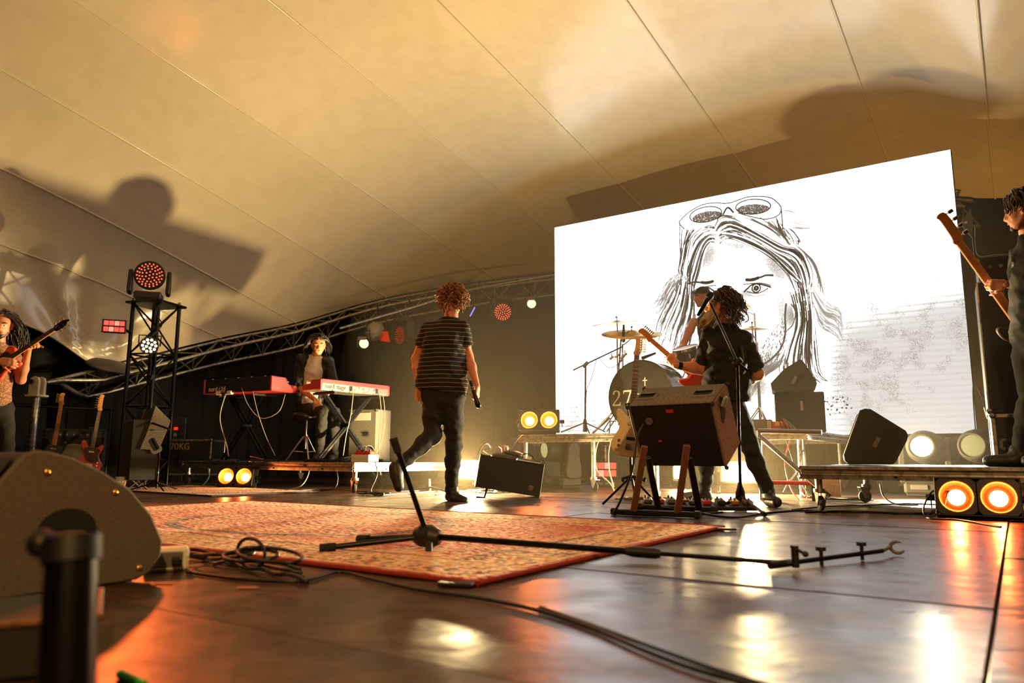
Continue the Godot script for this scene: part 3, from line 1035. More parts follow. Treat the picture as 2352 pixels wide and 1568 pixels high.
# ---- profile head: barrel with a lens on a yoke and a base
func profile_head(label: String, pos: Vector3, aim: Vector3, lens_mat: Material, flip := 0.0, power := 0.0) -> Node3D:
	var t := thing("moving_head_light", label, "stage light", pos, 0, "moving-head spotlights")
	var f := facing(Vector3(0, 0.5, 0), aim)
	var flat := facing(Vector3.ZERO, Vector3(aim.x, 0, aim.z).rotated(Vector3.UP, flip))
	var b := mb()
	b.box(Vector3(0.42, 0.14, 0.36), flat * xf(Vector3(0, 0.08, 0)), 0.03)
	b.box(Vector3(0.38, 0.02, 0.32), flat * xf(Vector3(0, 0.01, 0)), 0.005)
	obj("base", b, M.dark_box, t)
	b = mb()
	b.box(Vector3(0.16, 0.05, 0.015), flat * xf(Vector3(-0.06, 0.09, 0.182)), 0.004)
	obj("control_panel", b, M.plastic_grey, t)
	for k in [-1.0, 1.0]:
		b = mb()
		var arm := spline2([Vector2(-0.13, 0.14), Vector2(0.13, 0.14), Vector2(0.11, 0.4), Vector2(0.09, 0.55), Vector2(0.0, 0.6), Vector2(-0.09, 0.55), Vector2(-0.11, 0.4)], 4)
		b.prism(arm, 0.07, flat * Transform3D(Basis(Vector3(0, 0, 1), Vector3(0, 1, 0), Vector3(-1, 0, 0)), Vector3(0.215 * k + 0.035, 0, 0)), 0.016)
		obj("yoke_arm", b, M.dark_box, t)
	b = mb()
	b.lathe([Vector2(0.0, -0.24), Vector2(0.1, -0.23), Vector2(0.155, -0.17), Vector2(0.175, -0.05), Vector2(0.172, 0.1), Vector2(0.155, 0.22), Vector2(0.13, 0.27), Vector2(0.112, 0.275), Vector2(0.105, 0.25), Vector2(0.0, 0.25)], f * Transform3D(Basis(Vector3.RIGHT, PI / 2), Vector3.ZERO), 30, true)
	var hd := obj("barrel", b, M.dark_box, t)
	for k in 5:
		b = mb()
		b.box(Vector3(0.004, 0.012, 0.09), f * Transform3D(Basis(Vector3(0, 0, 1), 0.35 + k * 0.13), Vector3.ZERO) * xf(Vector3(0.176, 0, -0.02)), 0.001)
		obj("vent_slot", b, M.rubber, hd)
	b = mb()
	b.lathe([Vector2(0.106, 0.25), Vector2(0.1, 0.262), Vector2(0.06, 0.272), Vector2(0.0, 0.276)], f * Transform3D(Basis(Vector3.RIGHT, PI / 2), Vector3.ZERO), 28, true)
	obj("lens", b, lens_mat, t)
	if power > 0.0: beam(f * Vector3(0, 0, 0.3), f.basis.z, Color(1.0, 0.95, 0.82), power, 0.08, 52.0, 0.6, t)
	return t

func build_floor_lights() -> void:
	M.bowl = mat(Color(0.9, 0.4, 0.16), 0.35, 0.85)
	M.blinder_bulb = glow(Color(1.0, 0.84, 0.62), 5.0)
	M.led_red = glow(Color(1.0, 0.36, 0.24), 2.2)
	M.led_white = glow(Color(1.0, 0.88, 0.74), 5.0)
	M.strobe_pink = glow(Color(1.0, 0.30, 0.26), 1.9)
	M.strobe_pale = glow(Color(1.0, 0.5, 0.44), 2.0)
	M.strobe_white = glow(Color(1.0, 0.9, 0.7), 14.0)
	M.lens_on = glow(Color(1.0, 0.96, 0.84), 1.3)
	M.lens_dim = glow(Color(0.86, 0.82, 0.52), 0.62)
	# two white strobes standing on the deck, shining at the audience
	for a in [[1073.0, 1078.0, 8.5, 0.3, "blazing white floor strobe behind the walking singer", 42.0, -26.0], [1706.0, 1084.0, 8.1, 0.42, "blazing white floor strobe under the drum riser's edge beside the bearded guitarist", 38.0, 0.0], [1560.0, 1084.0, 9.4, 0.12, "small white floor strobe glimpsed between the tilted monitor's legs", 3.0, 0.0]]:
		var p := at(a[0], a[1], a[2])
		var t := thing("floor_strobe_light", a[4], "stage light", Vector3(p.x, 0, p.z), rad_to_deg(atan2(-p.x, -p.z)) + a[6], "white floor strobes")
		var h: float = p.y
		var b := mb()
		b.box(Vector3(a[3] + 0.06, 0.24, 0.12), xf(Vector3(0, h, -0.075)), 0.015)
		obj("housing", b, M.black_paint, t)
		b = mb()
		b.box(Vector3(a[3], 0.17, 0.014), xf(Vector3(0, h, -0.008)), 0.004)
		obj("light_face", b, M.strobe_white, t)
		for s in [-1.0, 1.0]:
			b = mb()
			b.tube([Vector3(s * (a[3] / 2 + 0.045), h, -0.07), Vector3(s * (a[3] / 2 + 0.045), 0.02, -0.07), Vector3(s * (a[3] / 2 + 0.045), 0.012, 0.06)], 0.012, 6)
			obj("yoke", b, M.black_metal, t)
		omni(Vector3(0, h, 0.04), Color(1.0, 0.87, 0.62), a[5], 0.06, t)
	# blinders
	var g := ground(545, 1121)
	blinder("two-lamp warm blinder lying on the deck before the keyboard riser", g + Vector3(0, 0, 0), 28.0, 14.0, 0.5)
	var p2 := at(1240, 990, 8.72)
	blinder("two-lamp warm blinder standing on the left end of the drum riser", Vector3(p2.x, 0.675, p2.z), 26.0, 12.0, 0.5)
	var p3 := at(2250, 1196, 4.75)
	blinder("two-lamp warm blinder on the deck under the right riser", Vector3(p3.x, 0.0, p3.z), 2.0, 10.0, 0.45)
	# moving heads along the foot of the screen and under the drum riser
	var q := at(2126, 1027, 7.8)
	profile_head("moving-head spot with a bright white lens under the screen", Vector3(q.x, q.y - 0.5, q.z), Vector3(-0.05, 0.02, 1), M.lens_on, 0.0, 26.0)
	q = at(2256, 1025, 7.5)
	profile_head("moving-head spot with a pale green lens, nearest the bass cabinet", Vector3(q.x, q.y - 0.5, q.z), Vector3(-0.3, 0.02, 1), M.lens_dim, 0.0, 4.0)
	q = at(1290, 1048, 9.9)
	profile_head("moving-head spot turned left under the drum riser", Vector3(q.x, 0.0, q.z), Vector3(-0.55, -0.04, 0.95), M.lens_dim, 0.2)
	q = at(1205, 1052, 10.4)
	profile_head("moving-head spot half hidden under the left end of the drum riser", Vector3(q.x, 0.0, q.z), Vector3(-0.75, 0.0, 0.5), M.lens_dim, 0.2)
	# strobe panel below the drum riser
	var sp := at(1388, 1078, 9.9)
	strobe_panel("glowing red two-row strobe panel on the deck under the drum riser", sp, Vector3(0.45, 0.02, 0.9), 0.34, 0.2)
	# light tower gear
	var tw := at(338, 700, 9.6)
	var hd := at(345, 634, 9.45)
	var wl := wash_head("moving wash head with red lamps on top of the truss tower", hd, Vector3(0.72, -0.02, 0.55), false, M.led_red, "red wash heads")
	beam(Vector3(0, 0, 0) + Vector3(0.72, -0.02, 0.55).normalized() * 0.16, Vector3(0.88, -0.2, 0.36), Color(1.0, 0.42, 0.18), 9.0, 0.12, 34.0, 0.7, wl)
	var sp2 := at(262, 749, 9.3)
	strobe_panel("glowing red two-row strobe panel clamped to the left of the truss tower", sp2, Vector3(0.75, 0.0, 0.5), 0.26, 0.155)
	var pr := at(343, 794, 9.2)
	var par := thing("par_light", "round can light with white lamps hanging inside the truss tower", "stage light", pr)
	var f := facing(Vector3.ZERO, Vector3(0.75, -0.05, 0.5))
	var b := mb()
	b.lathe([Vector2(0.0, -0.16), Vector2(0.07, -0.15), Vector2(0.105, -0.05), Vector2(0.11, 0.05), Vector2(0.1, 0.05), Vector2(0.098, 0.03), Vector2(0.0, 0.03)], f * Transform3D(Basis(Vector3.RIGHT, PI / 2), Vector3.ZERO), 24)
	obj("can", b, M.satin_black, par)
	for k in 14:
		b = mb()
		var rr := 0.032 if k < 4 else 0.074
		var an := TAU * k / 4.0 + 0.4 if k < 4 else TAU * (k - 4) / 10.0
		b.lathe([Vector2(0.017, 0), Vector2(0.013, 0.006), Vector2(0.0, 0.008)], f * Transform3D(Basis(Vector3.RIGHT, PI / 2), Vector3(cos(an) * rr, sin(an) * rr, 0.032)), 10, true)
		obj("led", b, M.led_white, par)
	b = mb()
	b.tube([f * Vector3(-0.12, 0, 0), f * Vector3(-0.125, 0.13, -0.02), f * Vector3(0.125, 0.13, -0.02), f * Vector3(0.12, 0, 0)], 0.009, 6)
	obj("bracket", b, M.black_metal, par)

func build_truss_lights() -> void:
	M.led_red = glow(Color(1.0, 0.36, 0.24), 2.2)
	M.led_dim = glow(Color(1.0, 0.12, 0.06), 0.5)
	M.spot_lens = glow(Color(1.0, 0.95, 0.72), 1.6)
	M.spot_off = mat(Color(0.3, 0.26, 0.2), 0.15)
	wash_head("red-dotted wash head hanging from the arch between singer and screen", at(1155, 717, 14.2), Vector3(0.55, -0.15, 0.85), true, M.led_red, "red wash heads")
	wash_head("dim red wash head turned away, hanging left of the singer", at(925, 770, 13.6), Vector3(-0.2, -0.1, 0.9), true, M.led_dim, "red wash heads")
	var spots := [[837, 788, 13.2, "small spotlight with a lit lens hanging above the keyboard player's right", true], [1221, 697, 14.4, "small spotlight with a lit lens hanging nearest the screen", true], [1074, 684, 14.4, "unlit round spotlight hanging just right of the singer's head", false], [1098, 683, 14.4, "unlit round spotlight, second right of the singer's head", false]]
	for s in spots:
		var p := at(s[0], s[1], s[2])
		var t := thing("spot_light", s[3], "stage light", p, 0, "small spots on the arch")
		var f := facing(Vector3.ZERO, Vector3(0.5, -0.25, 0.8))
		var b := mb()
		b.lathe([Vector2(0.0, -0.2), Vector2(0.06, -0.19), Vector2(0.085, -0.08), Vector2(0.095, 0.06), Vector2(0.088, 0.06), Vector2(0.085, 0.03), Vector2(0.0, 0.03)], f * Transform3D(Basis(Vector3.RIGHT, PI / 2), Vector3.ZERO), 20)
		obj("can", b, M.satin_black, t)
		b = mb()
		b.lathe([Vector2(0.085, 0.03), Vector2(0.05, 0.048), Vector2(0.0, 0.055)], f * Transform3D(Basis(Vector3.RIGHT, PI / 2), Vector3.ZERO), 20, true)
		obj("lens", b, M.spot_lens if s[4] else M.spot_off, t)
		b = mb()
		b.box(Vector3(0.15, 0.004, 0.1), f * xf(Vector3(-0.02, 0.1, 0.1), Vector3(30, 0, 0)), 0.001)
		b.box(Vector3(0.004, 0.13, 0.1), f * xf(Vector3(-0.105, 0.0, 0.1), Vector3(0, 25, 0)), 0.001)
		obj("barn_door", b, M.alu if s[4] else M.black_metal, t)
		b = mb()
		b.tube([f * Vector3(-0.1, 0, 0), Vector3(-0.1, 0.22, -0.03), Vector3(0.1, 0.22, -0.03), f * Vector3(0.1, 0, 0)], 0.01, 6)
		b.cyl(Vector3(0, 0.22, -0.03), Vector3(0, 0.36, -0.05), 0.014, 8)
		obj("hanger", b, M.black_metal, t)
	# foil-wrapped can lights on the arch
	for s in [[862, 763, 13.4, 0.17, "crumpled foil-wrapped can light hanging on the arch left of the singer"], [935, 742, 13.8, 0.1, "small foil-wrapped fitting hanging just left of the singer's shoulder"]]:
		var p := at(s[0], s[1], s[2])
		var t := thing("foil_light", s[4], "stage light", p, 0, "foil-wrapped fittings")
		var b := mb()
		var nz := FastNoiseLite.new(); nz.seed = 4; nz.frequency = 6.0
		var R: float = s[3]
		var g := 22
		var pt := func(i: int, j: int) -> Vector3:
			var th := PI * i / g
			var ph := TAU * j / g
			var d := Vector3(sin(th) * cos(ph), cos(th), sin(th) * sin(ph))
			return d * R * (1.0 + 0.3 * nz.get_noise_3dv(d)) * Vector3(1, 1.1, 1)
		for i in g:
			for j in g:
				b.quad(pt.call(i, j), pt.call(i, j + 1), pt.call(i + 1, j + 1), pt.call(i + 1, j), Vector3(sin(PI * (i + 0.5) / g) * cos(TAU * (j + 0.5) / g), cos(PI * (i + 0.5) / g), sin(PI * (i + 0.5) / g) * sin(TAU * (j + 0.5) / g)))
		obj("foil_wrap", b, M.foil, t)
		b = mb()
		b.cyl(Vector3(0, R * 0.9, 0), Vector3(0, R + 0.35, -0.05), 0.014, 8)
		obj("hanger", b, M.black_metal, t)
	var p := at(882, 772, 13.4)
	var t := thing("gel_light", "small lamp with a red gel flap beside the foil-wrapped can", "stage light", p)
	var b := mb()
	b.lathe([Vector2(0.0, -0.14), Vector2(0.05, -0.13), Vector2(0.07, 0.03), Vector2(0.0, 0.03)], facing(Vector3.ZERO, Vector3(0.6, -0.3, 0.7)) * Transform3D(Basis(Vector3.RIGHT, PI / 2), Vector3.ZERO), 16)
	obj("can", b, M.satin_black, t)
	b = mb()
	b.prism(PackedVector2Array([Vector2(-0.09, -0.07), Vector2(0.11, -0.1), Vector2(0.07, 0.1), Vector2(-0.06, 0.08)]), 0.006, facing(Vector3.ZERO, Vector3(0.6, -0.3, 0.7)) * xf(Vector3(0, 0, 0.05)))
	obj("red_gel", b, M.led_dim, t)
	b = mb(); b.cyl(Vector3(0, 0.05, -0.03), Vector3(0, 0.4, -0.06), 0.012, 8); obj("hanger", b, M.black_metal, t)
	# pipe the fittings hang from
	b = mb()
	var pts := []
	for q in [[780, 752, 12.9], [862, 728, 13.3], [960, 700, 13.8], [1060, 668, 14.2], [1160, 648, 14.5], [1270, 628, 14.9]]:
		pts.append(at(q[0], q[1], q[2]) + Vector3(0, -0.02, 0))
	b.tube(spline(pts, 5), 0.025, 8)
	tag(obj("lighting_pipe", b, M.alu), "long pipe along the arch that the small stage lights hang from", "pipe")
	# one more strip lamp glowing violet
	p = at(1087, 716, 14.0)
	t = thing("batten_light", "thin tilted violet strip lamp right of the singer's head", "stage light", p)
	b = mb(); b.cyl(Vector3(-0.07, -0.1, 0), Vector3(0.07, 0.1, 0), 0.025, 8); obj("tube_body", b, M.satin_black, t)
	b = mb(); b.cyl(Vector3(-0.055, -0.08, 0.022), Vector3(0.055, 0.08, 0.022), 0.012, 8); obj("glowing_tube", b, glow(Color(0.5, 0.45, 1.0), 2.0), t)
	b = mb(); b.cyl(Vector3(0, 0.05, 0), Vector3(0, 0.45, -0.05), 0.01, 6); obj("hanger", b, M.black_metal, t)

# warm uplight standing behind the screen
func build_rear_uplight() -> void:
	var t := thing("uplight", "warm floor uplight behind the screen's right end", "stage light", Vector3(0.3, 0, -12.6))
	var d := Vector3(-0.6, 0.75, -0.05)
	var f := facing(Vector3(0, 0.22, 0), d)
	var b := mb(); b.lathe([Vector2(0.0, -0.2), Vector2(0.08, -0.19), Vector2(0.11, -0.05), Vector2(0.115, 0.06), Vector2(0.105, 0.06), Vector2(0.1, 0.0), Vector2(0.0, 0.0)], f * Transform3D(Basis(Vector3.RIGHT, PI / 2), Vector3.ZERO), 20); obj("can", b, M.satin_black, t)
	b = mb(); b.lathe([Vector2(0.1, 0.0), Vector2(0.0, 0.02)], f * Transform3D(Basis(Vector3.RIGHT, PI / 2), Vector3(0, 0, 0.02)), 20, true); obj("lens", b, glow(Color(1.0, 0.8, 0.4), 3.0), t)
	b = mb(); b.box(Vector3(0.3, 0.02, 0.2), xf(Vector3(0, 0.01, 0)), 0.004); b.cyl(Vector3(0.12, 0.01, 0), Vector3(0.12, 0.24, 0), 0.012, 8); obj("stand", b, M.black_metal, t)
	beam(Vector3(0, 0.22, 0) + d.normalized() * 0.1, d, Color(1.0, 0.74, 0.36), 9.0, 0.1, 62.0, 0.8, t)

# warm wash from the front of the house: cans on a bar across the mouth of the tent, behind the lens
func build_front_lights() -> void:
	var t := thing("front_bar", "steel bar on two posts across the front of the stage", "pipe", Vector3(0, 0, 2.7))
	var b := mb(); b.cyl(Vector3(-9.5, 4.7, 0), Vector3(3.5, 4.7, 0), 0.03, 10); obj("bar", b, M.steel, t)
	for x in [-9.5, 3.5]:
		b = mb(); b.cyl(Vector3(x, 0, 0), Vector3(x, 4.72, 0), 0.04, 10); obj("post", b, M.steel, t)
	for a in [[2.6, Vector3(-0.62, -0.62, -0.6), 40.0, "warm can light on the front bar, right end"], [-6.4, Vector3(0.28, -0.62, -0.8), 7.0, "warm can light on the front bar, left end"]]:
		var p := Vector3(a[0], 4.45, 2.7)
		var par := thing("front_light", a[3], "stage light", p, 0, "cans on the front bar")
		var f := facing(Vector3.ZERO, a[1])
		b = mb()
		b.lathe([Vector2(0.0, -0.25), Vector2(0.08, -0.24), Vector2(0.11, -0.1), Vector2(0.115, 0.06), Vector2(0.105, 0.06), Vector2(0.1, 0.0), Vector2(0.0, 0.0)], f * Transform3D(Basis(Vector3.RIGHT, PI / 2), Vector3.ZERO), 20)
		obj("can", b, M.satin_black, par)
		b = mb()
		b.lathe([Vector2(0.1, 0.0), Vector2(0.0, 0.02)], f * Transform3D(Basis(Vector3.RIGHT, PI / 2), Vector3(0, 0, 0.02)), 20, true)
		obj("lens", b, glow(Color(1.0, 0.75, 0.45), 3.0), par)
		b = mb(); b.cyl(Vector3(0, 0.05, 0), Vector3(0, 0.25, 0), 0.015, 8); obj("hook", b, M.black_metal, par)
		beam(a[1].normalized() * 0.1, a[1], Color(1.0, 0.75, 0.46), a[2], 0.1, 38.0, 0.8, par)

func castor(parent: Node3D, p: Vector3, h: float, turn: float) -> void:
	# leg tube, fork plate and a rubber wheel; h is the height of the frame's underside
	var b := mb()
	b.cyl(p + Vector3(0, 0.13, 0), p + Vector3(0, h, 0), 0.026, 12)
	b.cyl(p + Vector3(0, 0.135, 0), p + Vector3(0, 0.16, 0), 0.042, 12)
	var leg := obj("leg", b, M.alu, parent)
	var f := xf(p + Vector3(0, 0.055, 0), Vector3(0, turn, 0))
	b = mb()
	for s in [-1.0, 1.0]:
		b.prism(PackedVector2Array([Vector2(-0.045, 0.075), Vector2(0.05, 0.075), Vector2(0.012, -0.015), Vector2(-0.012, -0.015)]), 0.005, f * xf(Vector3(0.02, 0, s * 0.027 - 0.0025)))
	b.box(Vector3(0.1, 0.008, 0.07), f * xf(Vector3(0.02, 0.078, 0)), 0.002)
	obj("castor_fork", b, M.steel, leg)
	b = mb()
	b.lathe([Vector2(0.012, -0.018), Vector2(0.044, -0.018), Vector2(0.055, -0.01), Vector2(0.055, 0.01), Vector2(0.044, 0.018), Vector2(0.012, 0.018)], f * Transform3D(Basis(Vector3.RIGHT, PI / 2), Vector3(0.02, 0, 0)), 20)
	obj("castor_wheel", b, M.rubber, leg)

# one rolling stage module; local origin at its front left corner on the deck, x to the right, -z to the back
func riser(label: String, pos: Vector3, turn: float, w: float, d: float, h: float, castor_spots: Array, straight := []) -> Node3D:
	var t := thing("stage_riser", label, "riser", pos, turn, "rolling stage risers")
	var fh := 0.098
	var b := mb()
	b.box(Vector3(w - 0.02, 0.022, d - 0.02), xf(Vector3(w / 2, h - 0.012, -d / 2)), 0.002)
	obj("deck_board", b, M.black_paint, t)
	for k in 4:
		var len := w if k % 2 == 0 else d
		var c: Vector3 = [Vector3(w / 2, h, 0), Vector3(w, h, -d / 2), Vector3(w / 2, h, -d), Vector3(0, h, -d / 2)][k]
		var f := xf(c, Vector3(0, 90.0 * k, 0))
		b = mb()
		# extruded rail: lip, slot, web and foot
		var prof := PackedVector2Array([Vector2(0, 0), Vector2(0.012, -0.002), Vector2(0.014, -0.024), Vector2(-0.012, -0.03), Vector2(-0.012, -0.05), Vector2(0.014, -0.056), Vector2(0.016, -0.066), Vector2(0.008, -0.07), Vector2(0.008, -0.08), Vector2(0.016, -0.084), Vector2(0.016, -fh), Vector2(-0.03, -fh), Vector2(-0.03, -fh + 0.006), Vector2(-0.02, -0.03), Vector2(-0.02, 0)])
		b.prism(prof, len, f * Transform3D(Basis(Vector3(0, 0, 1), Vector3(0, 1, 0), Vector3(-1, 0, 0)), Vector3(len / 2, 0, 0)))
		var rail := obj("frame_rail", b, M.alu, t)
		for q in [-0.28, 0.22]:
			b = mb()
			b.lathe([Vector2(0.011, 0.0), Vector2(0.009, 0.006), Vector2(0.0, 0.008)], f * Transform3D(Basis(Vector3.RIGHT, PI / 2), Vector3(q * len, -0.075, 0.01)), 10, true)
			obj("bolt", b, M.rubber if h < 0.5 else M.steel, rail)
		b = mb()
		b.box(Vector3(0.13, 0.018, 0.008), f * xf(Vector3(0, -0.041, -0.002)), 0.003)
		obj("lock_plate", b, M.steel, rail)
	for c in castor_spots:
		castor(t, Vector3(c[0], 0, c[1]), h - fh, c[2])
	for c in straight:
		b = mb()
		b.cyl(Vector3(c[0], 0, c[1]), Vector3(c[0], h - fh, c[1]), 0.03, 12)
		b.cyl(Vector3(c[0], 0, c[1]), Vector3(c[0], 0.02, c[1]), 0.045, 12)
		obj("leg", b, M.alu, t)
	return t

func build_risers() -> void:
	# keyboards: two modules side by side, turned a little
	var o := Vector3(-5.99, 0, -5.8)
	var tr := -8.0
	var ax := Vector3(cos(deg_to_rad(tr)), 0, -sin(deg_to_rad(tr)))
	riser("low rolling riser under the stool and the right-hand keyboard", o - ax * 2.08, tr, 2.08, 2.0, 0.33, [[0.08, -1.92, 40.0], [2.0, -0.08, 160.0], [2.0, -1.92, 10.0]])
	riser("low rolling riser under the left-hand keyboard, behind the warm blinder", o - ax * 4.18, tr, 2.08, 2.0, 0.33, [[0.08, -0.08, 200.0], [0.08, -1.92, 60.0], [2.0, -1.92, 10.0]])
	# drums
	riser("taller riser under the bass drum, left half of the drum platform", Vector3(-5.16, 0, -7.8), 0, 1.7, 2.3, 0.67, [[1.0, -0.08, -20.0], [1.62, -2.2, 30.0]], [[0.06, -0.06], [0.08, -2.2]])
	riser("taller riser behind the bearded guitarist, right half of the drum platform", Vector3(-3.45, 0, -7.8), 0, 1.72, 2.3, 0.67, [[1.62, -2.2, 30.0]], [[1.64, -0.08], [0.08, -0.08], [0.08, -2.2]])
	# bass side
	riser("low rolling riser in front of the screen carrying the bass player", Vector3(-1.36, 0, -5.9), 0, 2.9, 1.9, 0.33, [[0.1, -0.1, -60.0], [0.22, -1.45, -150.0], [2.8, -0.1, 0.0], [2.8, -1.8, 0.0]])
	# bits of a folded stand leaning in behind the right riser
	var t := thing("folding_frame", "pale folded steel frame leaning behind the low right riser", "frame", Vector3(-1.75, 0, -7.1))
	for s in [[Vector3(-0.25, 0, 0), Vector3(-0.25, 0.64, -0.02)], [Vector3(-0.25, 0.6, 0), Vector3(0.35, 0.05, 0.02)], [Vector3(-0.25, 0.64, 0), Vector3(0.3, 0.62, -0.05)]]:
		var b := mb()
		b.tube([s[0], s[1]], 0.022, 8)
		obj("tube", b, M.steel, t)

# where the line of sight through a view point meets the upright plane through o that faces n
func on_plane(px: float, py: float, o: Vector3, n: Vector3) -> Vector3:
	var e := Vector3(0, 0.38, 0)
	var d := at(px, py, 1.0) - e
	return e + d * ((o - e).dot(n) / d.dot(n))

# cabinet of constant cross-section: prof in local XY (x along the floor, y up), pushed back along -Z by w
func cabinet(t: Node3D, f: Transform3D, prof: PackedVector2Array, w: float, side_m: Material, shell_m: Material, bevel := 0.012) -> void:
	var b := mb()
	b.prism(prof, 0.02, f * xf(Vector3(0, 0, -0.02)), bevel * 0.6, true)
	obj("side_panel", b, side_m, t)
	var inner := Geometry2D.offset_polygon(prof, -0.006)[0]
	b = mb()
	b.prism(inner, w - 0.036, f * xf(Vector3(0, 0, -w + 0.018)), 0.0, true)
	obj("shell", b, shell_m, t)
	b = mb()
	b.prism(prof, 0.02, f * xf(Vector3(0, 0, -w)), bevel * 0.6, true)
	obj("side_panel", b, side_m, t)

func screw(t: Node3D, f: Transform3D, r := 0.008) -> void:
	var b := mb()
	b.lathe([Vector2(r, 0), Vector2(r * 0.8, r * 0.5), Vector2(0, r * 0.6)], f * Transform3D(Basis(Vector3.RIGHT, PI / 2), Vector3.ZERO), 12, true)
	obj("screw", b, M.brass, t)

func cup_handle(t: Node3D, f: Transform3D, w: float, h: float, m: Material) -> void:
	# raised rim round a dark recess
	var b := mb()
	var o := round_rect(w, h, h * 0.3)
	var i := round_rect(w * 0.68, h * 0.62, h * 0.18)
	for k in o.size():
		var k2 := (k + 1) % o.size()
		b.quad(f * Vector3(o[k].x, o[k].y, 0.001), f * Vector3(o[k2].x, o[k2].y, 0.001), f * Vector3(i[k2].x, i[k2].y, 0.007), f * Vector3(i[k].x, i[k].y, 0.007), f.basis.z)
	var rim := obj("handle_rim", b, m, t)
	b = mb()
	b.prism(i, 0.004, f * xf(Vector3(0, 0, 0.0005)))
	obj("handle_recess", b, M.rubber, rim)
	b = mb()
	b.tube([f * Vector3(-w * 0.3, h * 0.12, 0.006), f * Vector3(w * 0.3, h * 0.12, 0.006)], h * 0.09, 8)
	obj("handle_bar", b, M.black_metal, rim)

func build_wedges() -> void:
	# 1: grey carpeted wedge, front left, its curved end panel towards us
	var t := thing("floor_monitor", "large grey carpeted wedge monitor with curved end panel, front left", "monitor speaker", Vector3(-2.3, 0, -1.0), 90)
	# local x runs along -z of the world, local z along +x
	var pf := PackedVector2Array()
	for q in [[-0.22, 0.0], [-0.26, 0.02], [-0.262, 0.06], [-0.03, 0.385], [0.0, 0.4], [0.04, 0.396], [0.106, 0.378], [0.19, 0.34], [0.284, 0.283], [0.36, 0.2], [0.405, 0.115], [0.403, 0.07], [0.372, 0.024], [0.33, 0.005], [0.29, 0.0]]:
		pf.append(Vector2(q[0], q[1]))
	cabinet(t, Transform3D(), pf, 0.62, M.carpet, M.dark_box)
	for s in [[0.035, 0.338], [0.235, 0.274], [-0.2, 0.05], [0.33, 0.04]]:
		screw(t, xf(Vector3(s[0], s[1], 0.002)), 0.009)
	# half-moon hand hole
	var b := mb()
	var moon := PackedVector2Array()
	for k in 13:
		var a := PI * k / 12.0
		moon.append(Vector2(0.105 + cos(a) * 0.083, 0.165 + sin(a) * 0.068 - (0.012 if k in [0, 12] else 0.0)))
	moon.append(Vector2(0.06, 0.172)); moon.append(Vector2(0.11, 0.176)); moon.append(Vector2(0.15, 0.172))
	b.prism(moon, 0.004, xf(Vector3(0, 0, 0.0004)))
	obj("hand_hole", b, M.rubber, t)
	# front grille along the sloping face
	b = mb()
	var g0 := Vector2(-0.262, 0.06)
	var g1 := Vector2(-0.03, 0.385)
	var gd := (g1 - g0).normalized()
	var gn := Vector2(-gd.y, gd.x)
	var m2 := (g0 + g1) / 2 + gn * 0.006
	b.box(Vector3((g1 - g0).length() - 0.03, 0.012, 0.56), Transform3D(Basis(Vector3(gd.x, gd.y, 0), Vector3(gn.x, gn.y, 0), Vector3(0, 0, 1)), Vector3(m2.x, m2.y, -0.31)), 0.004)
	obj("front_grille", b, M.grille, t)
	# 2: cabinet raised on a stand, its dark back to us
	t = thing("floor_monitor", "scuffed monitor cabinet tilted up on a wooden-legged stand, red sticker on its back", "monitor speaker", Vector3.ZERO, 0)
	var th := -3.0
	var P2 := at(1637, 927, 4.86)
	var f := Transform3D(Basis(Vector3.UP, deg_to_rad(th)), P2) * Transform3D(Basis(Vector3.UP, PI / 2), Vector3.ZERO)
	# local x of f now runs away from us, local z to the right
	var prof := PackedVector2Array([Vector2(0, 0), Vector2(0.2, -0.415), Vector2(0.48, -0.245), Vector2(0.27, 0.15)])
	var W := 0.63
	cabinet(t, f, prof, W, M.grey_paint, M.box_black, 0.01)
	var top_d := Vector2(0.27, 0.15)
	var tl := top_d.length()
	var tn := Vector2(-0.15, 0.27).normalized()
	var tf := f * Transform3D(Basis(Vector3(0, 0, 1), Vector3(top_d.x, top_d.y, 0) / tl, Vector3(-tn.x, tn.y, 0) if tn.x > 0 else Vector3(tn.x, tn.y, 0)), Vector3(0.135, 0.075, -W / 2))
	b = mb()
	b.box(Vector3(W - 0.02, tl - 0.015, 0.012), tf * xf(Vector3(0, 0, 0.004)), 0.004)
	obj("top_panel", b, M.grey_paint, t)
	cup_handle(t, tf * xf(Vector3(-0.22, 0, 0.011)), 0.17, 0.12, M.grey_paint)
	cup_handle(t, tf * xf(Vector3(0.2, 0, 0.011)), 0.19, 0.12, M.grey_paint)
	# back face with sticker, socket and plug
	var bd := Vector2(0.2, -0.415)
	var bn := Vector2(-0.415, -0.2).normalized()
	var bf := f * Transform3D(Basis(Vector3(0, 0, 1), Vector3(-bd.x, -bd.y, 0).normalized(), Vector3(bn.x, bn.y, 0)), Vector3(0.1, -0.2075, -W / 2))
	b = mb(); b.box(Vector3(0.055, 0.024, 0.002), bf * xf(Vector3(0.0, 0.19, 0.001)), 0.0005)
	obj("red_sticker", b, M.red_plastic, t)
	b = mb(); b.lathe([Vector2(0.028, 0), Vector2(0.026, 0.008), Vector2(0.012, 0.008), Vector2(0.0, 0.003)], bf * Transform3D(Basis(Vector3.RIGHT, PI / 2), Vector3(-0.17, 0.12, 0.0)), 16)
	obj("socket", b, M.plastic_grey, t)
	b = mb(); b.box(Vector3(0.024, 0.014, 0.012), bf * xf(Vector3(-0.12, -0.03, 0.006)), 0.003)
	obj("red_switch", b, M.red_plastic, t)
	# side hand hole with a bright clamp
	var sf := f * xf(Vector3(0.16, -0.02, 0.001))
	b = mb()
	b.prism(spline2([Vector2(-0.04, 0.07), Vector2(0.03, 0.06), Vector2(0.05, -0.02), Vector2(0.01, -0.1), Vector2(-0.02, -0.07), Vector2(-0.035, 0.0)], 4), 0.004, sf)
	obj("hand_hole", b, M.rubber, t)
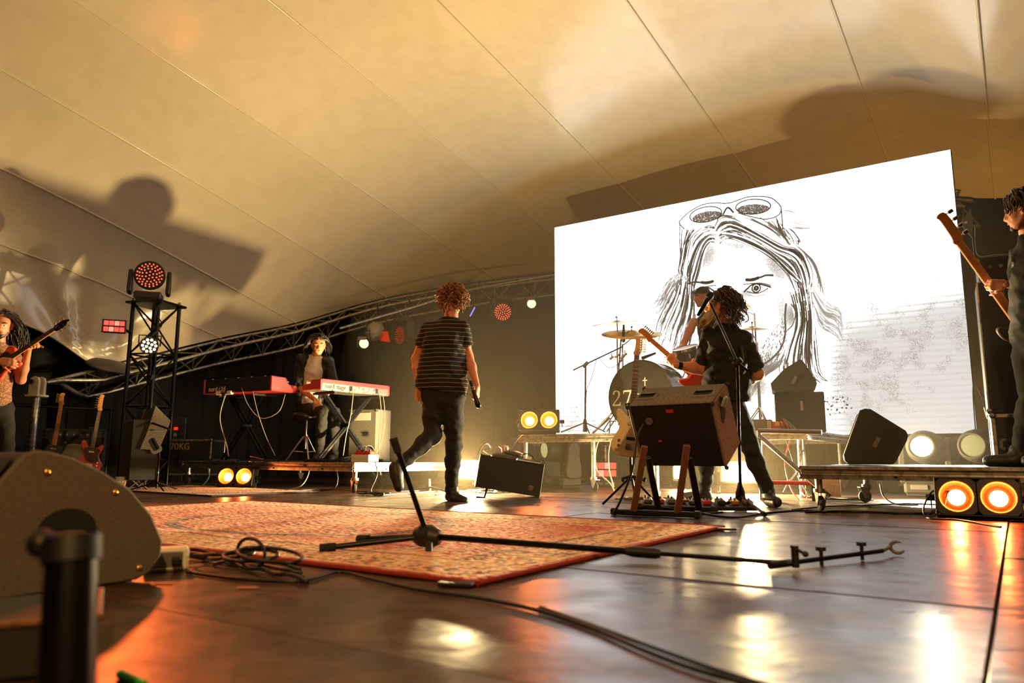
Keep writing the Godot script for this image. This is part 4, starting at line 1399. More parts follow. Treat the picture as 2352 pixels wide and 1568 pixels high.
	b = mb(); b.tube([sf * Vector3(-0.06, 0.0, 0.02), sf * Vector3(-0.03, 0.05, 0.03), sf * Vector3(0.02, 0.07, 0.015)], 0.018, 8)
	obj("plug", b, M.steel, t)
	# corner protectors
	for c in prof.size():
		for z in [0.0, -W]:
			b = mb(); b.ball(f * Vector3(prof[c].x, prof[c].y, z), Vector3(0.016, 0.016, 0.016), 8, 6)
			obj("corner_cap", b, M.dark_box, t)
	# its stand
	var st := thing("speaker_stand", "stand with two wooden and two black legs under the tilted monitor", "stand", Vector3.ZERO, 0)
	var w1 := Color(1, 1, 1)
	for L in [[[1455, 1170, 4.98], [1481, 1024, 4.86], "wooden_leg", M.leg_wood], [[1556, 1172, 4.84], [1578, 1022, 4.72], "wooden_leg", M.leg_wood], [[1512, 1168, 5.3], [1488, 1050, 5.02], "black_leg", M.satin_black], [[1606, 1172, 5.15], [1583, 1050, 4.9], "black_leg", M.satin_black]]:
		var a := at(L[0][0], L[0][1], L[0][2]); a.y = 0.03
		var c := at(L[1][0], L[1][1], L[1][2])
		b = mb()
		b.box(Vector3(0.042, (c - a).length(), 0.03), along((a + c) / 2, c - a, Vector3(0.5, 0, 0.8)), 0.004)
		obj(L[2], b, L[3], st)
	for L in [[[1412, 1182], [1602, 1190]], [[1470, 1170], [1640, 1178]]]:
		var a := ground(L[0][0], L[0][1]); var c := ground(L[1][0], L[1][1])
		b = mb()
		b.box(Vector3(0.05, (c - a).length(), 0.035), along((a + c) / 2 + Vector3(0, 0.022, 0), c - a, Vector3.UP), 0.006)
		var bar := obj("base_bar", b, M.black_paint, st)
		for e in [a, c]:
			b = mb(); b.box(Vector3(0.06, 0.045, 0.045), along(e + Vector3(0, 0.023, 0), c - a, Vector3.UP), 0.008)
			obj("rubber_end", b, M.rubber, bar)
	# 3: wedge lying with cables and a bag on it, in front of the drum riser
	var o3 := ground(1240, 1143)
	t = thing("floor_monitor", "black wedge monitor propped up with cables and a bag on top", "monitor speaker", o3, 0)
	var f3 := Transform3D(Basis(Vector3.UP, deg_to_rad(38.0)) * Basis(Vector3(0, 0, 1), deg_to_rad(-9.0)), Vector3.ZERO)
	# local x to the left is the long side
	var pr3 := PackedVector2Array([Vector2(0, 0.0), Vector2(0.36, 0.0), Vector2(0.42, 0.1), Vector2(0.2, 0.3), Vector2(0.0, 0.33)])
	var g3 := f3 * Transform3D(Basis(Vector3.UP, PI / 2), Vector3.ZERO)
	cabinet(t, g3, pr3, 0.64, M.dark_box, M.box_black, 0.01)
	b = mb(); b.box(Vector3(0.38, 0.006, 0.24), g3 * Transform3D(Basis(Vector3(0, 0, 1), -0.1), Vector3(0.11, 0.322, -0.16)), 0.002)
	obj("ribbed_panel", b, M.plastic_grey, t)
	for k in 9:
		b = mb(); b.box(Vector3(0.008, 0.006, 0.23), g3 * Transform3D(Basis(Vector3(0, 0, 1), -0.1), Vector3(-0.05 + k * 0.04, 0.328 - (k - 4) * 0.004, -0.16)), 0.002)
		obj("rib", b, M.plastic_grey, t)
	b = mb(); b.lathe([Vector2(0.03, 0), Vector2(0.026, 0.008), Vector2(0.0, 0.004)], g3 * Transform3D(Basis(Vector3.FORWARD, PI / 2), Vector3(-0.002, 0.08, -0.1)), 14)
	obj("socket", b, M.plastic_grey, t)
	b = mb()
	b.tube([f3 * Vector3(-0.52, 0.02, -0.05), Vector3(-0.45, 0.004, 0.3), Vector3(-0.52, 0.004, 0.34)], 0.012, 6)
	obj("prop_leg", b, M.black_metal, t)
	# 4: on the bass riser, end panel towards us
	var n4 := Vector3(0.2, 0, 1).normalized()
	var o4 := at(1990, 1066, 5.95)
	wedge_traced("dark wedge monitor lying on the right riser, end panel facing us", [[1987, 939], [2000, 940], [2081, 990], [2086, 1000], [2084, 1012], [2058, 1062], [2050, 1067], [1950, 1068], [1940, 1058], [1938, 1045], [1975, 943]], o4, n4, 0.62, 0.335)
	# 5: on top of the black case by the drums
	var o5 := at(1830, 898, 8.05)
	wedge_traced("dark wedge monitor with a latch perched on the tall black case", [[1836, 825], [1843, 826], [1874, 872], [1877, 880], [1872, 896], [1780, 898], [1772, 893], [1770, 880], [1800, 848]], o5, Vector3(0.25, 0, 1).normalized(), 0.66, -1.0)
	# 6: tall fill speaker leaning back on a frame at far left
	t = thing("fill_speaker", "tall black speaker cabinet leaning back, pale handled side, behind the cup", "speaker", Vector3.ZERO, 0)
	var o6 := at(352, 1030, 8.45)
	var z6 := Vector3(0.93, 0, 0.36).normalized()
	# side panel corners as seen
	var P := []
	for q in [[357, 931], [391, 965], [389, 975], [364, 1035], [321, 1031], [340, 985]]:
		P.append(on_plane(q[0], q[1], o6, z6))
	var base := Vector3(P[4].x, 0, P[4].z)
	var fx := Transform3D(Basis(Vector3.UP.cross(z6), Vector3.UP, z6), base)
	var pl := PackedVector2Array()
	for q in P: pl.append(Vector2((fx.affine_inverse() * q).x, (fx.affine_inverse() * q).y))
	cabinet(t, fx, pl, 0.75, M.grey_paint, M.box_black, 0.008)
	var e0: Vector2 = pl[0]
	var e1: Vector2 = pl[4]
	var gm := (e0 + e1) / 2
	var gdir := (e0 - e1).normalized()
	var gnn := Vector2(-gdir.y, gdir.x)
	if gnn.x > 0: gnn = -gnn
	b = mb(); b.box(Vector3(0.68, (e0 - e1).length() - 0.04, 0.012), fx * Transform3D(Basis(Vector3(0, 0, 1), Vector3(gdir.x, gdir.y, 0), Vector3(gnn.x, gnn.y, 0)), Vector3(gm.x, gm.y, -0.375) + Vector3(gnn.x, gnn.y, 0) * 0.008), 0.003)
	obj("front_grille", b, M.grille, t)
	cup_handle(t, fx * xf(Vector3((pl[0].x + pl[1].x + pl[3].x) / 3.0 + 0.02, (pl[0].y + pl[1].y) / 2.0 - 0.06, 0.001), Vector3(0, 0, -60)), 0.22, 0.12, M.plastic_grey)
	b = mb(); b.box(Vector3(0.3, pl[4].y - 0.12, 0.68), fx * xf(Vector3(0.06, (pl[4].y - 0.12) / 2 + 0.12, -0.38)), 0.01); obj("plinth", b, M.box_black, t)
	for s in [-0.62, -0.15]:
		b = mb(); b.tube([fx * Vector3(0.0, 0.14, s), fx * Vector3(0.14, 0.012, s)], 0.014, 8); obj("support_leg", b, M.steel, t)
		b = mb(); b.tube([fx * Vector3(0.14, 0.14, s), fx * Vector3(0.0, 0.012, s)], 0.014, 8); obj("support_leg", b, M.steel, t)
	# ---- leaning tube close to the lens, bottom left, with its clamp
	t = thing("tripod_tube", "thick black metal tube with a clamp knob, close by at the lower left corner", "stand tube", Vector3.ZERO, 0)
	var a0 := at(165, 1238, 1.0)
	var a1 := at(150, 1660, 0.93)
	b = mb(); b.tube([a0, a1], [0.031, 0.034], 24); obj("tube", b, M.black_metal, t)
	b = mb(); b.tube([a0 + (a0 - a1).normalized() * 0.003, a0 - (a0 - a1).normalized() * 0.03], 0.036, 24); obj("collar", b, M.satin_black, t)
	b = mb(); b.tube([at(150, 1265, 1.0), at(98, 1248, 0.99)], [0.012, 0.017], 10); b.ball(at(96, 1248, 0.99), Vector3(0.019, 0.019, 0.019), 10, 7); obj("clamp_knob", b, M.satin_black, t)
	# ---- low dark case in the corner
	t = thing("equipment_case", "dark low case in the corner under the grey wedge", "case", Vector3(-1.62, 0, -0.62), 62)
	b = mb(); b.box(Vector3(0.42, 0.1, 0.3), xf(Vector3(0, 0.05, 0)), 0.01); obj("body", b, M.box_black, t)
	b = mb(); b.box(Vector3(0.43, 0.012, 0.012), xf(Vector3(0, 0.098, 0.15)), 0.003); obj("edge_trim", b, M.wood, t)
	b = mb(); b.box(Vector3(0.012, 0.012, 0.31), xf(Vector3(0.21, 0.098, 0.0)), 0.003); obj("edge_trim", b, M.wood, t)

# a wedge whose end panel is drawn to an outline on an upright plane; base < 0 keeps the traced height
func wedge_traced(label: String, outline: Array, o: Vector3, n: Vector3, w: float, base: float) -> Node3D:
	var t := thing("floor_monitor", label, "monitor speaker", Vector3.ZERO, 0)
	var f := Transform3D(Basis(Vector3.UP.cross(n).normalized(), Vector3.UP, n), Vector3(o.x, 0, o.z))
	var inv := f.affine_inverse()
	var pl := PackedVector2Array()
	var low := 99.0
	for q in outline:
		var p: Vector3 = inv * on_plane(q[0], q[1], o, n)
		pl.append(Vector2(p.x, p.y)); low = minf(low, p.y)
	if base > 0.0:
		for k in pl.size(): pl[k].y += base - low
	cabinet(t, f, pl, w, M.dark_box, M.dark_box, 0.008)
	# grille on the left sloping face, a latch plate on the end panel
	var mid := Vector2.ZERO
	for q in pl: mid += q / pl.size()
	var b := mb()
	b.box(Vector3(0.035, 0.09, 0.012), f * xf(Vector3(mid.x, mid.y - 0.02, 0.006), Vector3(0, 0, -28)), 0.003)
	obj("latch", b, M.plastic_grey, t)
	var g0: Vector2 = pl[pl.size() - 1]
	var g1: Vector2 = pl[pl.size() - 2]
	var gd := (g0 - g1).normalized()
	var gn := Vector2(-gd.y, gd.x)
	if gn.x > 0: gn = -gn
	var gm := (g0 + g1) / 2 + gn * 0.004
	b = mb()
	b.box(Vector3(w - 0.07, (g0 - g1).length() * 0.86, 0.01), f * Transform3D(Basis(Vector3(0, 0, 1), Vector3(gd.x, gd.y, 0), Vector3(gn.x, gn.y, 0)), Vector3(gm.x, gm.y, -w / 2)), 0.003)
	obj("front_grille", b, M.grille, t)
	return t

func text_mesh(s: String, size: float, depth := 0.004, serif := false) -> Mesh:
	var t := TextMesh.new()
	var f := SystemFont.new()
	f.font_names = PackedStringArray(["Droid Serif" if serif else "Droid Sans"])
	t.font = f
	t.text = s; t.font_size = 64; t.pixel_size = size / 64.0; t.depth = depth
	return t

func lettering(s: String, size: float, f: Transform3D, m: Material, parent: Node, called := "lettering", serif := false) -> void:
	var o := MeshInstance3D.new()
	o.name = called
	o.mesh = text_mesh(s, size, 0.003, serif)
	o.material_override = m
	o.transform = f
	parent.add_child(o, true)

# X-stand: two crossed pairs of square tubes with top arms and feet; local x runs along the keyboard
func x_stand(label: String, pos: Vector3, turn: float, h: float, half: float, m: Material) -> Node3D:
	var t := thing("keyboard_stand", label, "stand", pos, turn, "crossed keyboard stands")
	for z in [-0.045, 0.045]:
		for s in [-1.0, 1.0]:
			var b := mb()
			var a := Vector3(-half * s, 0.02, z * 0.7 + s * 0.012)
			var c := Vector3(half * s * 0.86, h - 0.02, z * 0.7 + s * 0.012)
			b.box(Vector3(0.03, (c - a).length(), 0.022), along((a + c) / 2, c - a), 0.003)
			obj("cross_tube", b, m, t)
	for s in [-1.0, 1.0]:
		var b := mb()
		b.box(Vector3(0.03, 0.03, 0.42), xf(Vector3(half * s, 0.016, 0)), 0.004)
		var bar := obj("foot_bar", b, M.black_paint, t)
		for e in [-0.21, 0.21]:
			b = mb(); b.box(Vector3(0.042, 0.034, 0.04), xf(Vector3(half * s, 0.018, e)), 0.006); obj("rubber_end", b, M.rubber, bar)
		b = mb()
		b.tube([Vector3(half * s * 0.86, h - 0.016, -0.2), Vector3(half * s * 0.86, h - 0.016, 0.2)], 0.017, 8)
		obj("top_arm", b, M.rubber if m == M.black_metal else M.black_paint, t)
	var b := mb()
	b.cyl(Vector3(0, h * 0.53, -0.07), Vector3(0, h * 0.53, 0.07), 0.03, 14)
	obj("pivot", b, M.black_metal, t)
	return t

func build_keys() -> void:
	var N1 := at(625, 862, 9.0)
	var L1 := at(468, 869, 9.55)
	var ax := Vector3(N1.x - L1.x, 0, N1.z - L1.z)
	var w1 := ax.length()
	var turn := rad_to_deg(atan2(-ax.z, ax.x))
	# ---- left: red two-manual organ, dark back towards us. local x to its right end, -z away from us to the player
	var top := N1.y
	var t := thing("stage_keyboard", "red two-manual keyboard with black back, left of the seated player", "keyboard", Vector3(L1.x, 0, L1.z), turn)
	var side := PackedVector2Array([Vector2(0, top - 0.175), Vector2(0, top), Vector2(-0.24, top - 0.005), Vector2(-0.26, top - 0.03), Vector2(-0.27, top - 0.07), Vector2(-0.29, top - 0.085), Vector2(-0.42, top - 0.095), Vector2(-0.44, top - 0.11), Vector2(-0.44, top - 0.16), Vector2(-0.42, top - 0.175)])
	for x in [0.0, w1 - 0.03]:
		var b := mb()
		b.prism(side, 0.03, Transform3D(Basis(Vector3(0, 0, 1), Vector3(0, 1, 0), Vector3(-1, 0, 0)), Vector3(x + 0.03, 0, 0)), 0.004)
		obj("end_cheek", b, M.red_lacquer, t)
	var b := mb()
	b.box(Vector3(w1 - 0.06, 0.165, 0.02), xf(Vector3(w1 / 2, top - 0.088, -0.015)), 0.003)
	b.box(Vector3(w1 - 0.06, 0.012, 0.25), xf(Vector3(w1 / 2, top - 0.01, -0.13)), 0.003)
	b.box(Vector3(w1 - 0.06, 0.02, 0.42), xf(Vector3(w1 / 2, top - 0.165, -0.22)), 0.003)
	obj("case", b, M.satin_black, t)
	b = mb(); b.box(Vector3(w1, 0.01, 0.43), xf(Vector3(w1 / 2, top - 0.18, -0.22)), 0.003); obj("bottom_plate", b, M.red_lacquer, t)
	for k in 14:
		b = mb(); b.cyl(Vector3(0.1 + k * (w1 - 0.2) / 13, top - 0.005, -0.06 - 0.03 * (k % 3)), Vector3(0.1 + k * (w1 - 0.2) / 13, top + 0.012, -0.06 - 0.03 * (k % 3)), 0.009, 8)
		obj("knob", b, M.plastic_white if k % 3 == 0 else M.satin_black, t)
	for m2 in 2:
		for k in 36:
			b = mb(); b.box(Vector3(0.0215, 0.014, 0.12), xf(Vector3(0.06 + k * (w1 - 0.12) / 36.0 + 0.012, top - 0.045 - m2 * 0.055, -0.29 - 0.07 * m2)), 0.002)
			obj("key", b, M.plastic_white, t)
	lettering("nord c2d", 0.075, xf(Vector3(0.25, top - 0.13, -0.002)), M.paper, t)
	x_stand("black crossed stand under the left-hand keyboard", Vector3((N1.x + L1.x) / 2, 0.33, (N1.z + L1.z) / 2) + Vector3(-0.1, 0, -0.25), turn, top - 0.19 - 0.33, 0.36, M.black_metal)
	# half-moon switch and clamps hanging under its back edge
	var cl := thing("pedal_switch", "white and black switch unit clamped under the left keyboard's back edge", "switch", at(515, 902, 9.35), turn)
	for k in 3:
		b = mb(); b.cyl(Vector3(-0.13 + k * 0.1, 0, 0), Vector3(-0.06 + k * 0.1, 0, 0), 0.026 + 0.004 * (k % 2), 12); obj("barrel", b, M.plastic_white if k != 1 else M.steel, cl)
	b = mb(); b.box(Vector3(0.34, 0.02, 0.03), xf(Vector3(0, 0.02, -0.01)), 0.004); obj("clamp_bar", b, M.black_metal, cl)
	# ---- right: red stage piano, its back towards us and to the right
	var N2 := at(737, 869, 8.75)
	var R2 := at(895, 890, 9.65)
	ax = Vector3(R2.x - N2.x, 0, R2.z - N2.z)
	var w2 := ax.length()
	turn = rad_to_deg(atan2(-ax.z, ax.x))
	top = N2.y
	t = thing("stage_keyboard", "red stage piano with silver back panel, in front of the seated player", "keyboard", Vector3(N2.x, 0, N2.z), turn)
	side = PackedVector2Array([Vector2(0, top - 0.125), Vector2(0.0, top - 0.01), Vector2(-0.01, top), Vector2(-0.17, top - 0.006), Vector2(-0.19, top - 0.045), Vector2(-0.33, top - 0.055), Vector2(-0.34, top - 0.07), Vector2(-0.34, top - 0.11), Vector2(-0.33, top - 0.125)])
	for x in [0.0, w2 - 0.025]:
		b = mb()
		b.prism(side, 0.025, Transform3D(Basis(Vector3(0, 0, 1), Vector3(0, 1, 0), Vector3(-1, 0, 0)), Vector3(x + 0.025, 0, 0)), 0.003)
		obj("end_cheek", b, M.red_lacquer, t)
	b = mb()
	b.box(Vector3(w2 - 0.05, 0.012, 0.18), xf(Vector3(w2 / 2, top - 0.005, -0.09)), 0.003)
	b.box(Vector3(w2 - 0.05, 0.04, 0.012), xf(Vector3(w2 / 2, top - 0.025, -0.006)), 0.002)
	obj("case_top", b, M.red_lacquer, t)
	b = mb(); b.box(Vector3(w2 - 0.05, 0.08, 0.014), xf(Vector3(w2 / 2, top - 0.084, -0.008)), 0.003); obj("back_panel", b, M.alu, t)
	b = mb(); b.box(Vector3(w2 - 0.02, 0.014, 0.33), xf(Vector3(w2 / 2, top - 0.127, -0.17)), 0.003); obj("bottom_plate", b, M.alu, t)
	for k in 46:
		b = mb(); b.box(Vector3(0.02, 0.014, 0.13), xf(Vector3(0.04 + k * (w2 - 0.08) / 46.0 + 0.01, top - 0.055, -0.26)), 0.002); obj("key", b, M.plastic_white, t)
	lettering("nord stage", 0.066, xf(Vector3(0.23, top - 0.085, 0.001)), M.satin_black, t)
	for k in [[0.52, 0.05], [1.0, 0.04]]:
		b = mb(); b.box(Vector3(k[1], 0.06, 0.006), xf(Vector3(w2 * k[0] * 0.8, top - 0.084, 0.0)), 0.002); obj("socket_plate", b, M.satin_black, t)
	b = mb(); b.box(Vector3(0.18, 0.06, 0.006), xf(Vector3(w2 - 0.13, top - 0.082, 0.0)), 0.002); obj("socket_plate", b, M.plastic_grey, t)
	var c2 := (N2 + R2) / 2
	var bk := Vector3(ax.z, 0, -ax.x).normalized() * 0.17
	x_stand("grey crossed stand under the red stage piano", Vector3(c2.x, 0.33, c2.z) + bk, turn, top - 0.135 - 0.33, 0.42, M.tower_paint)
	# ---- throne
	var sp := at(705, 940, 9.5)
	t = thing("drum_stool", "round black stool on chrome tripod legs under the keyboard player", "stool", Vector3(sp.x, 0.33, sp.z), 0)
	b = mb(); b.lathe([Vector2(0.0, 0.52), Vector2(0.15, 0.52), Vector2(0.175, 0.54), Vector2(0.175, 0.59), Vector2(0.15, 0.615), Vector2(0, 0.62)], Transform3D(), 24, true); obj("seat", b, M.leather, t)
	b = mb(); b.cyl(Vector3(0, 0.16, 0), Vector3(0, 0.52, 0), 0.014, 10); obj("post", b, M.chrome, t)
	b = mb(); b.lathe([Vector2(0.0, 0.27), Vector2(0.026, 0.27), Vector2(0.026, 0.34), Vector2(0.0, 0.34)], Transform3D(), 12); b.cyl(Vector3(0, 0.3, 0), Vector3(0.07, 0.31, 0.02), 0.008, 6); obj("collar", b, M.chrome, t)
	for k in 3:
		var a := TAU * k / 3.0 + 0.5
		var d := Vector3(cos(a), 0, sin(a))
		b = mb(); b.tube([d * 0.025 + Vector3(0, 0.32, 0), d * 0.24 + Vector3(0, 0.01, 0)], 0.011, 8); obj("leg", b, M.chrome, t)
		b = mb(); b.tube([d * 0.02 + Vector3(0, 0.12, 0), d * 0.16 + Vector3(0, 0.13, 0)], 0.008, 6); obj("leg_brace", b, M.chrome, t)
	# ---- pale flight case standing behind, at the right end of the keyboard riser
	var o := at(838, 1052, 9.7)
	t = thing("amplifier_case", "tall pale speaker cabinet with recessed handle behind the stage piano", "cabinet", Vector3(o.x, 0.33, o.z), 12)
	b = mb(); b.box(Vector3(0.42, 0.68, 0.36), xf(Vector3(0, 0.34, -0.1)), 0.012); obj("body", b, M.pale_case, t)
	b = mb(); b.box(Vector3(0.3, 0.1, 0.012), xf(Vector3(-0.03, 0.585, 0.082)), 0.003); obj("label_panel", b, M.plastic_white, t)
	cup_handle(t, xf(Vector3(0.05, 0.36, 0.081)), 0.13, 0.09, M.plastic_grey)
	for s in [[-0.21, 0.68], [0.21, 0.68], [-0.21, 0.0], [0.21, 0.0]]:
		b = mb(); b.box(Vector3(0.04, 0.04, 0.04), xf(Vector3(s[0] * 0.93, clampf(s[1], 0.016, 0.664), 0.067)), 0.008); obj("corner_cap", b, M.steel, t)
	# ---- white box with a red pedal on it at the riser's corner
	o = at(838, 1060, 8.5)
	t = thing("power_box", "small white wooden box on the right corner of the keyboard riser", "box", Vector3(o.x, 0.33, o.z), 10)
	b = mb(); b.box(Vector3(0.24, 0.085, 0.2), xf(Vector3(0, 0.0425, 0)), 0.004); obj("body", b, M.plastic_white, t)
	t = thing("effects_pedal", "small red pedal box with tangled leads on the white box", "pedal", Vector3(o.x, 0.415, o.z), 18)
	b = mb(); b.box(Vector3(0.2, 0.04, 0.12), xf(Vector3(0, 0.02, 0)), 0.008); obj("body", b, M.red_plastic, t)
	for k in 4:
		b = mb(); b.cyl(Vector3(-0.07 + k * 0.045, 0.04, 0.01), Vector3(-0.07 + k * 0.045, 0.056, 0.01), 0.012, 10); obj("knob", b, M.satin_black if k % 2 else M.red_plastic, t)
	for k in 3:
		b = mb(); b.tube(spline([Vector3(-0.06 + k * 0.05, 0.03, 0.06), Vector3(-0.05 + k * 0.05, 0.09, 0.09), Vector3(0.02 + k * 0.03, 0.1, 0.02), Vector3(0.09, 0.05, -0.05)], 5), 0.005, 6); obj("lead", b, M.cable, t)
	# pedals lying on the riser
	o = at(592, 1048, 9.2)
	t = thing("sustain_pedal", "chrome sustain pedal lying on the riser under the left keyboard", "pedal", Vector3(o.x, 0.33, o.z), 25)
	b = mb(); b.box(Vector3(0.2, 0.02, 0.08), xf(Vector3(0, 0.01, 0)), 0.004); obj("base", b, M.satin_black, t)
	b = mb(); b.box(Vector3(0.19, 0.01, 0.06), xf(Vector3(0, 0.045, 0), Vector3(0, 0, -12)), 0.003); obj("treadle", b, M.chrome, t)
	o = at(800, 1050, 8.75)
	t = thing("expression_pedal", "black foot pedal standing beside the white box on the riser", "pedal", Vector3(o.x, 0.33, o.z), -20)
	b = mb(); b.box(Vector3(0.1, 0.03, 0.22), xf(Vector3(0, 0.015, 0)), 0.006); obj("base", b, M.satin_black, t)
	b = mb(); b.box(Vector3(0.09, 0.014, 0.21), xf(Vector3(0, 0.06, 0), Vector3(14, 0, 0)), 0.004); obj("treadle", b, M.rubber, t)

func drum(parent: Node3D, called: String, c: Vector3, axis: Vector3, r: float, len: float, head_m: Material, lugs := 8) -> MeshInstance3D:
	var f := along(c, axis)
	var b := mb()
	b.lathe([Vector2(r, -len / 2), Vector2(r, len / 2)], f, 36)
	b.lathe([Vector2(r - 0.01, len / 2), Vector2(r - 0.01, -len / 2)], f, 36)
	var sh := obj(called, b, M.drum_black, parent)
	for s in [-1.0, 1.0]:
		b = mb()
		b.lathe([Vector2(r + 0.003, s * (len / 2 - 0.035)), Vector2(r + 0.012, s * (len / 2 - 0.03)), Vector2(r + 0.012, s * (len / 2 + 0.006)), Vector2(r - 0.004, s * (len / 2 + 0.008))], f, 36)
		obj("hoop", b, M.chrome if r < 0.25 else M.drum_black, sh)
		b = mb()
		b.lathe([Vector2(r - 0.002, s * len / 2), Vector2(0, s * (len / 2 + 0.001))], f, 36)
		obj("drum_head", b, head_m if s > 0 else M.clear_head, sh)
	for k in lugs:
		var a := TAU * k / lugs
		b = mb()
		b.box(Vector3(0.018, 0.05, 0.02), f * Transform3D(Basis(Vector3.UP, -a), Vector3(cos(a), 0, sin(a)) * (r + 0.008)), 0.004)
		b.tube([f * (Vector3(cos(a), 0, sin(a)) * (r + 0.014) + Vector3(0, -len / 2, 0)), f * (Vector3(cos(a), 0, sin(a)) * (r + 0.014) + Vector3(0, len / 2, 0))], 0.004, 5)
		obj("lug", b, M.chrome, sh)
	return sh

func cymbal(label: String, c: Vector3, nrm: Vector3, r: float, foot: Vector3, m: Material, tall := true) -> Node3D:
	var t := thing("cymbal_stand", label, "cymbal", Vector3.ZERO, 0, "cymbals round the drum kit")
	var f := along(c, nrm)
	var b := mb()
	b.lathe([Vector2(0.006, 0.02), Vector2(0.05, 0.012), Vector2(0.065, 0.0), Vector2(r * 0.6, -0.014), Vector2(r, -0.026), Vector2(r, -0.029), Vector2(r * 0.6, -0.018), Vector2(0.06, -0.004), Vector2(0.006, 0.014)], f, 44, true)
	obj("cymbal", b, m, t)
	b = mb(); b.cyl(f * Vector3(0, -0.03, 0), f * Vector3(0, 0.075, 0), 0.005, 8); b.lathe([Vector2(0.0, 0.05), Vector2(0.012, 0.05), Vector2(0.012, 0.068), Vector2(0.0, 0.068)], f, 10); obj("wing_nut", b, M.black_metal, t)
	var mid := Vector3(foot.x, c.y - 0.12, foot.z)
	b = mb(); b.tube([f * Vector3(0, -0.03, 0), f * Vector3(0, -0.08, 0), mid], 0.009, 8); obj("tilter", b, M.chrome, t)
	b = mb(); b.tube([Vector3(foot.x, foot.y + 0.12, foot.z), mid + Vector3(0, 0.02, 0)], 0.012, 8); obj("pole", b, M.chrome, t)
	for k in 3:
		var a := TAU * k / 3.0 + 0.9
		b = mb(); b.tube([Vector3(foot.x, foot.y + 0.34, foot.z), foot + Vector3(cos(a) * 0.24, 0.01, sin(a) * 0.24)], 0.009, 6); obj("leg", b, M.chrome, t)
	return t

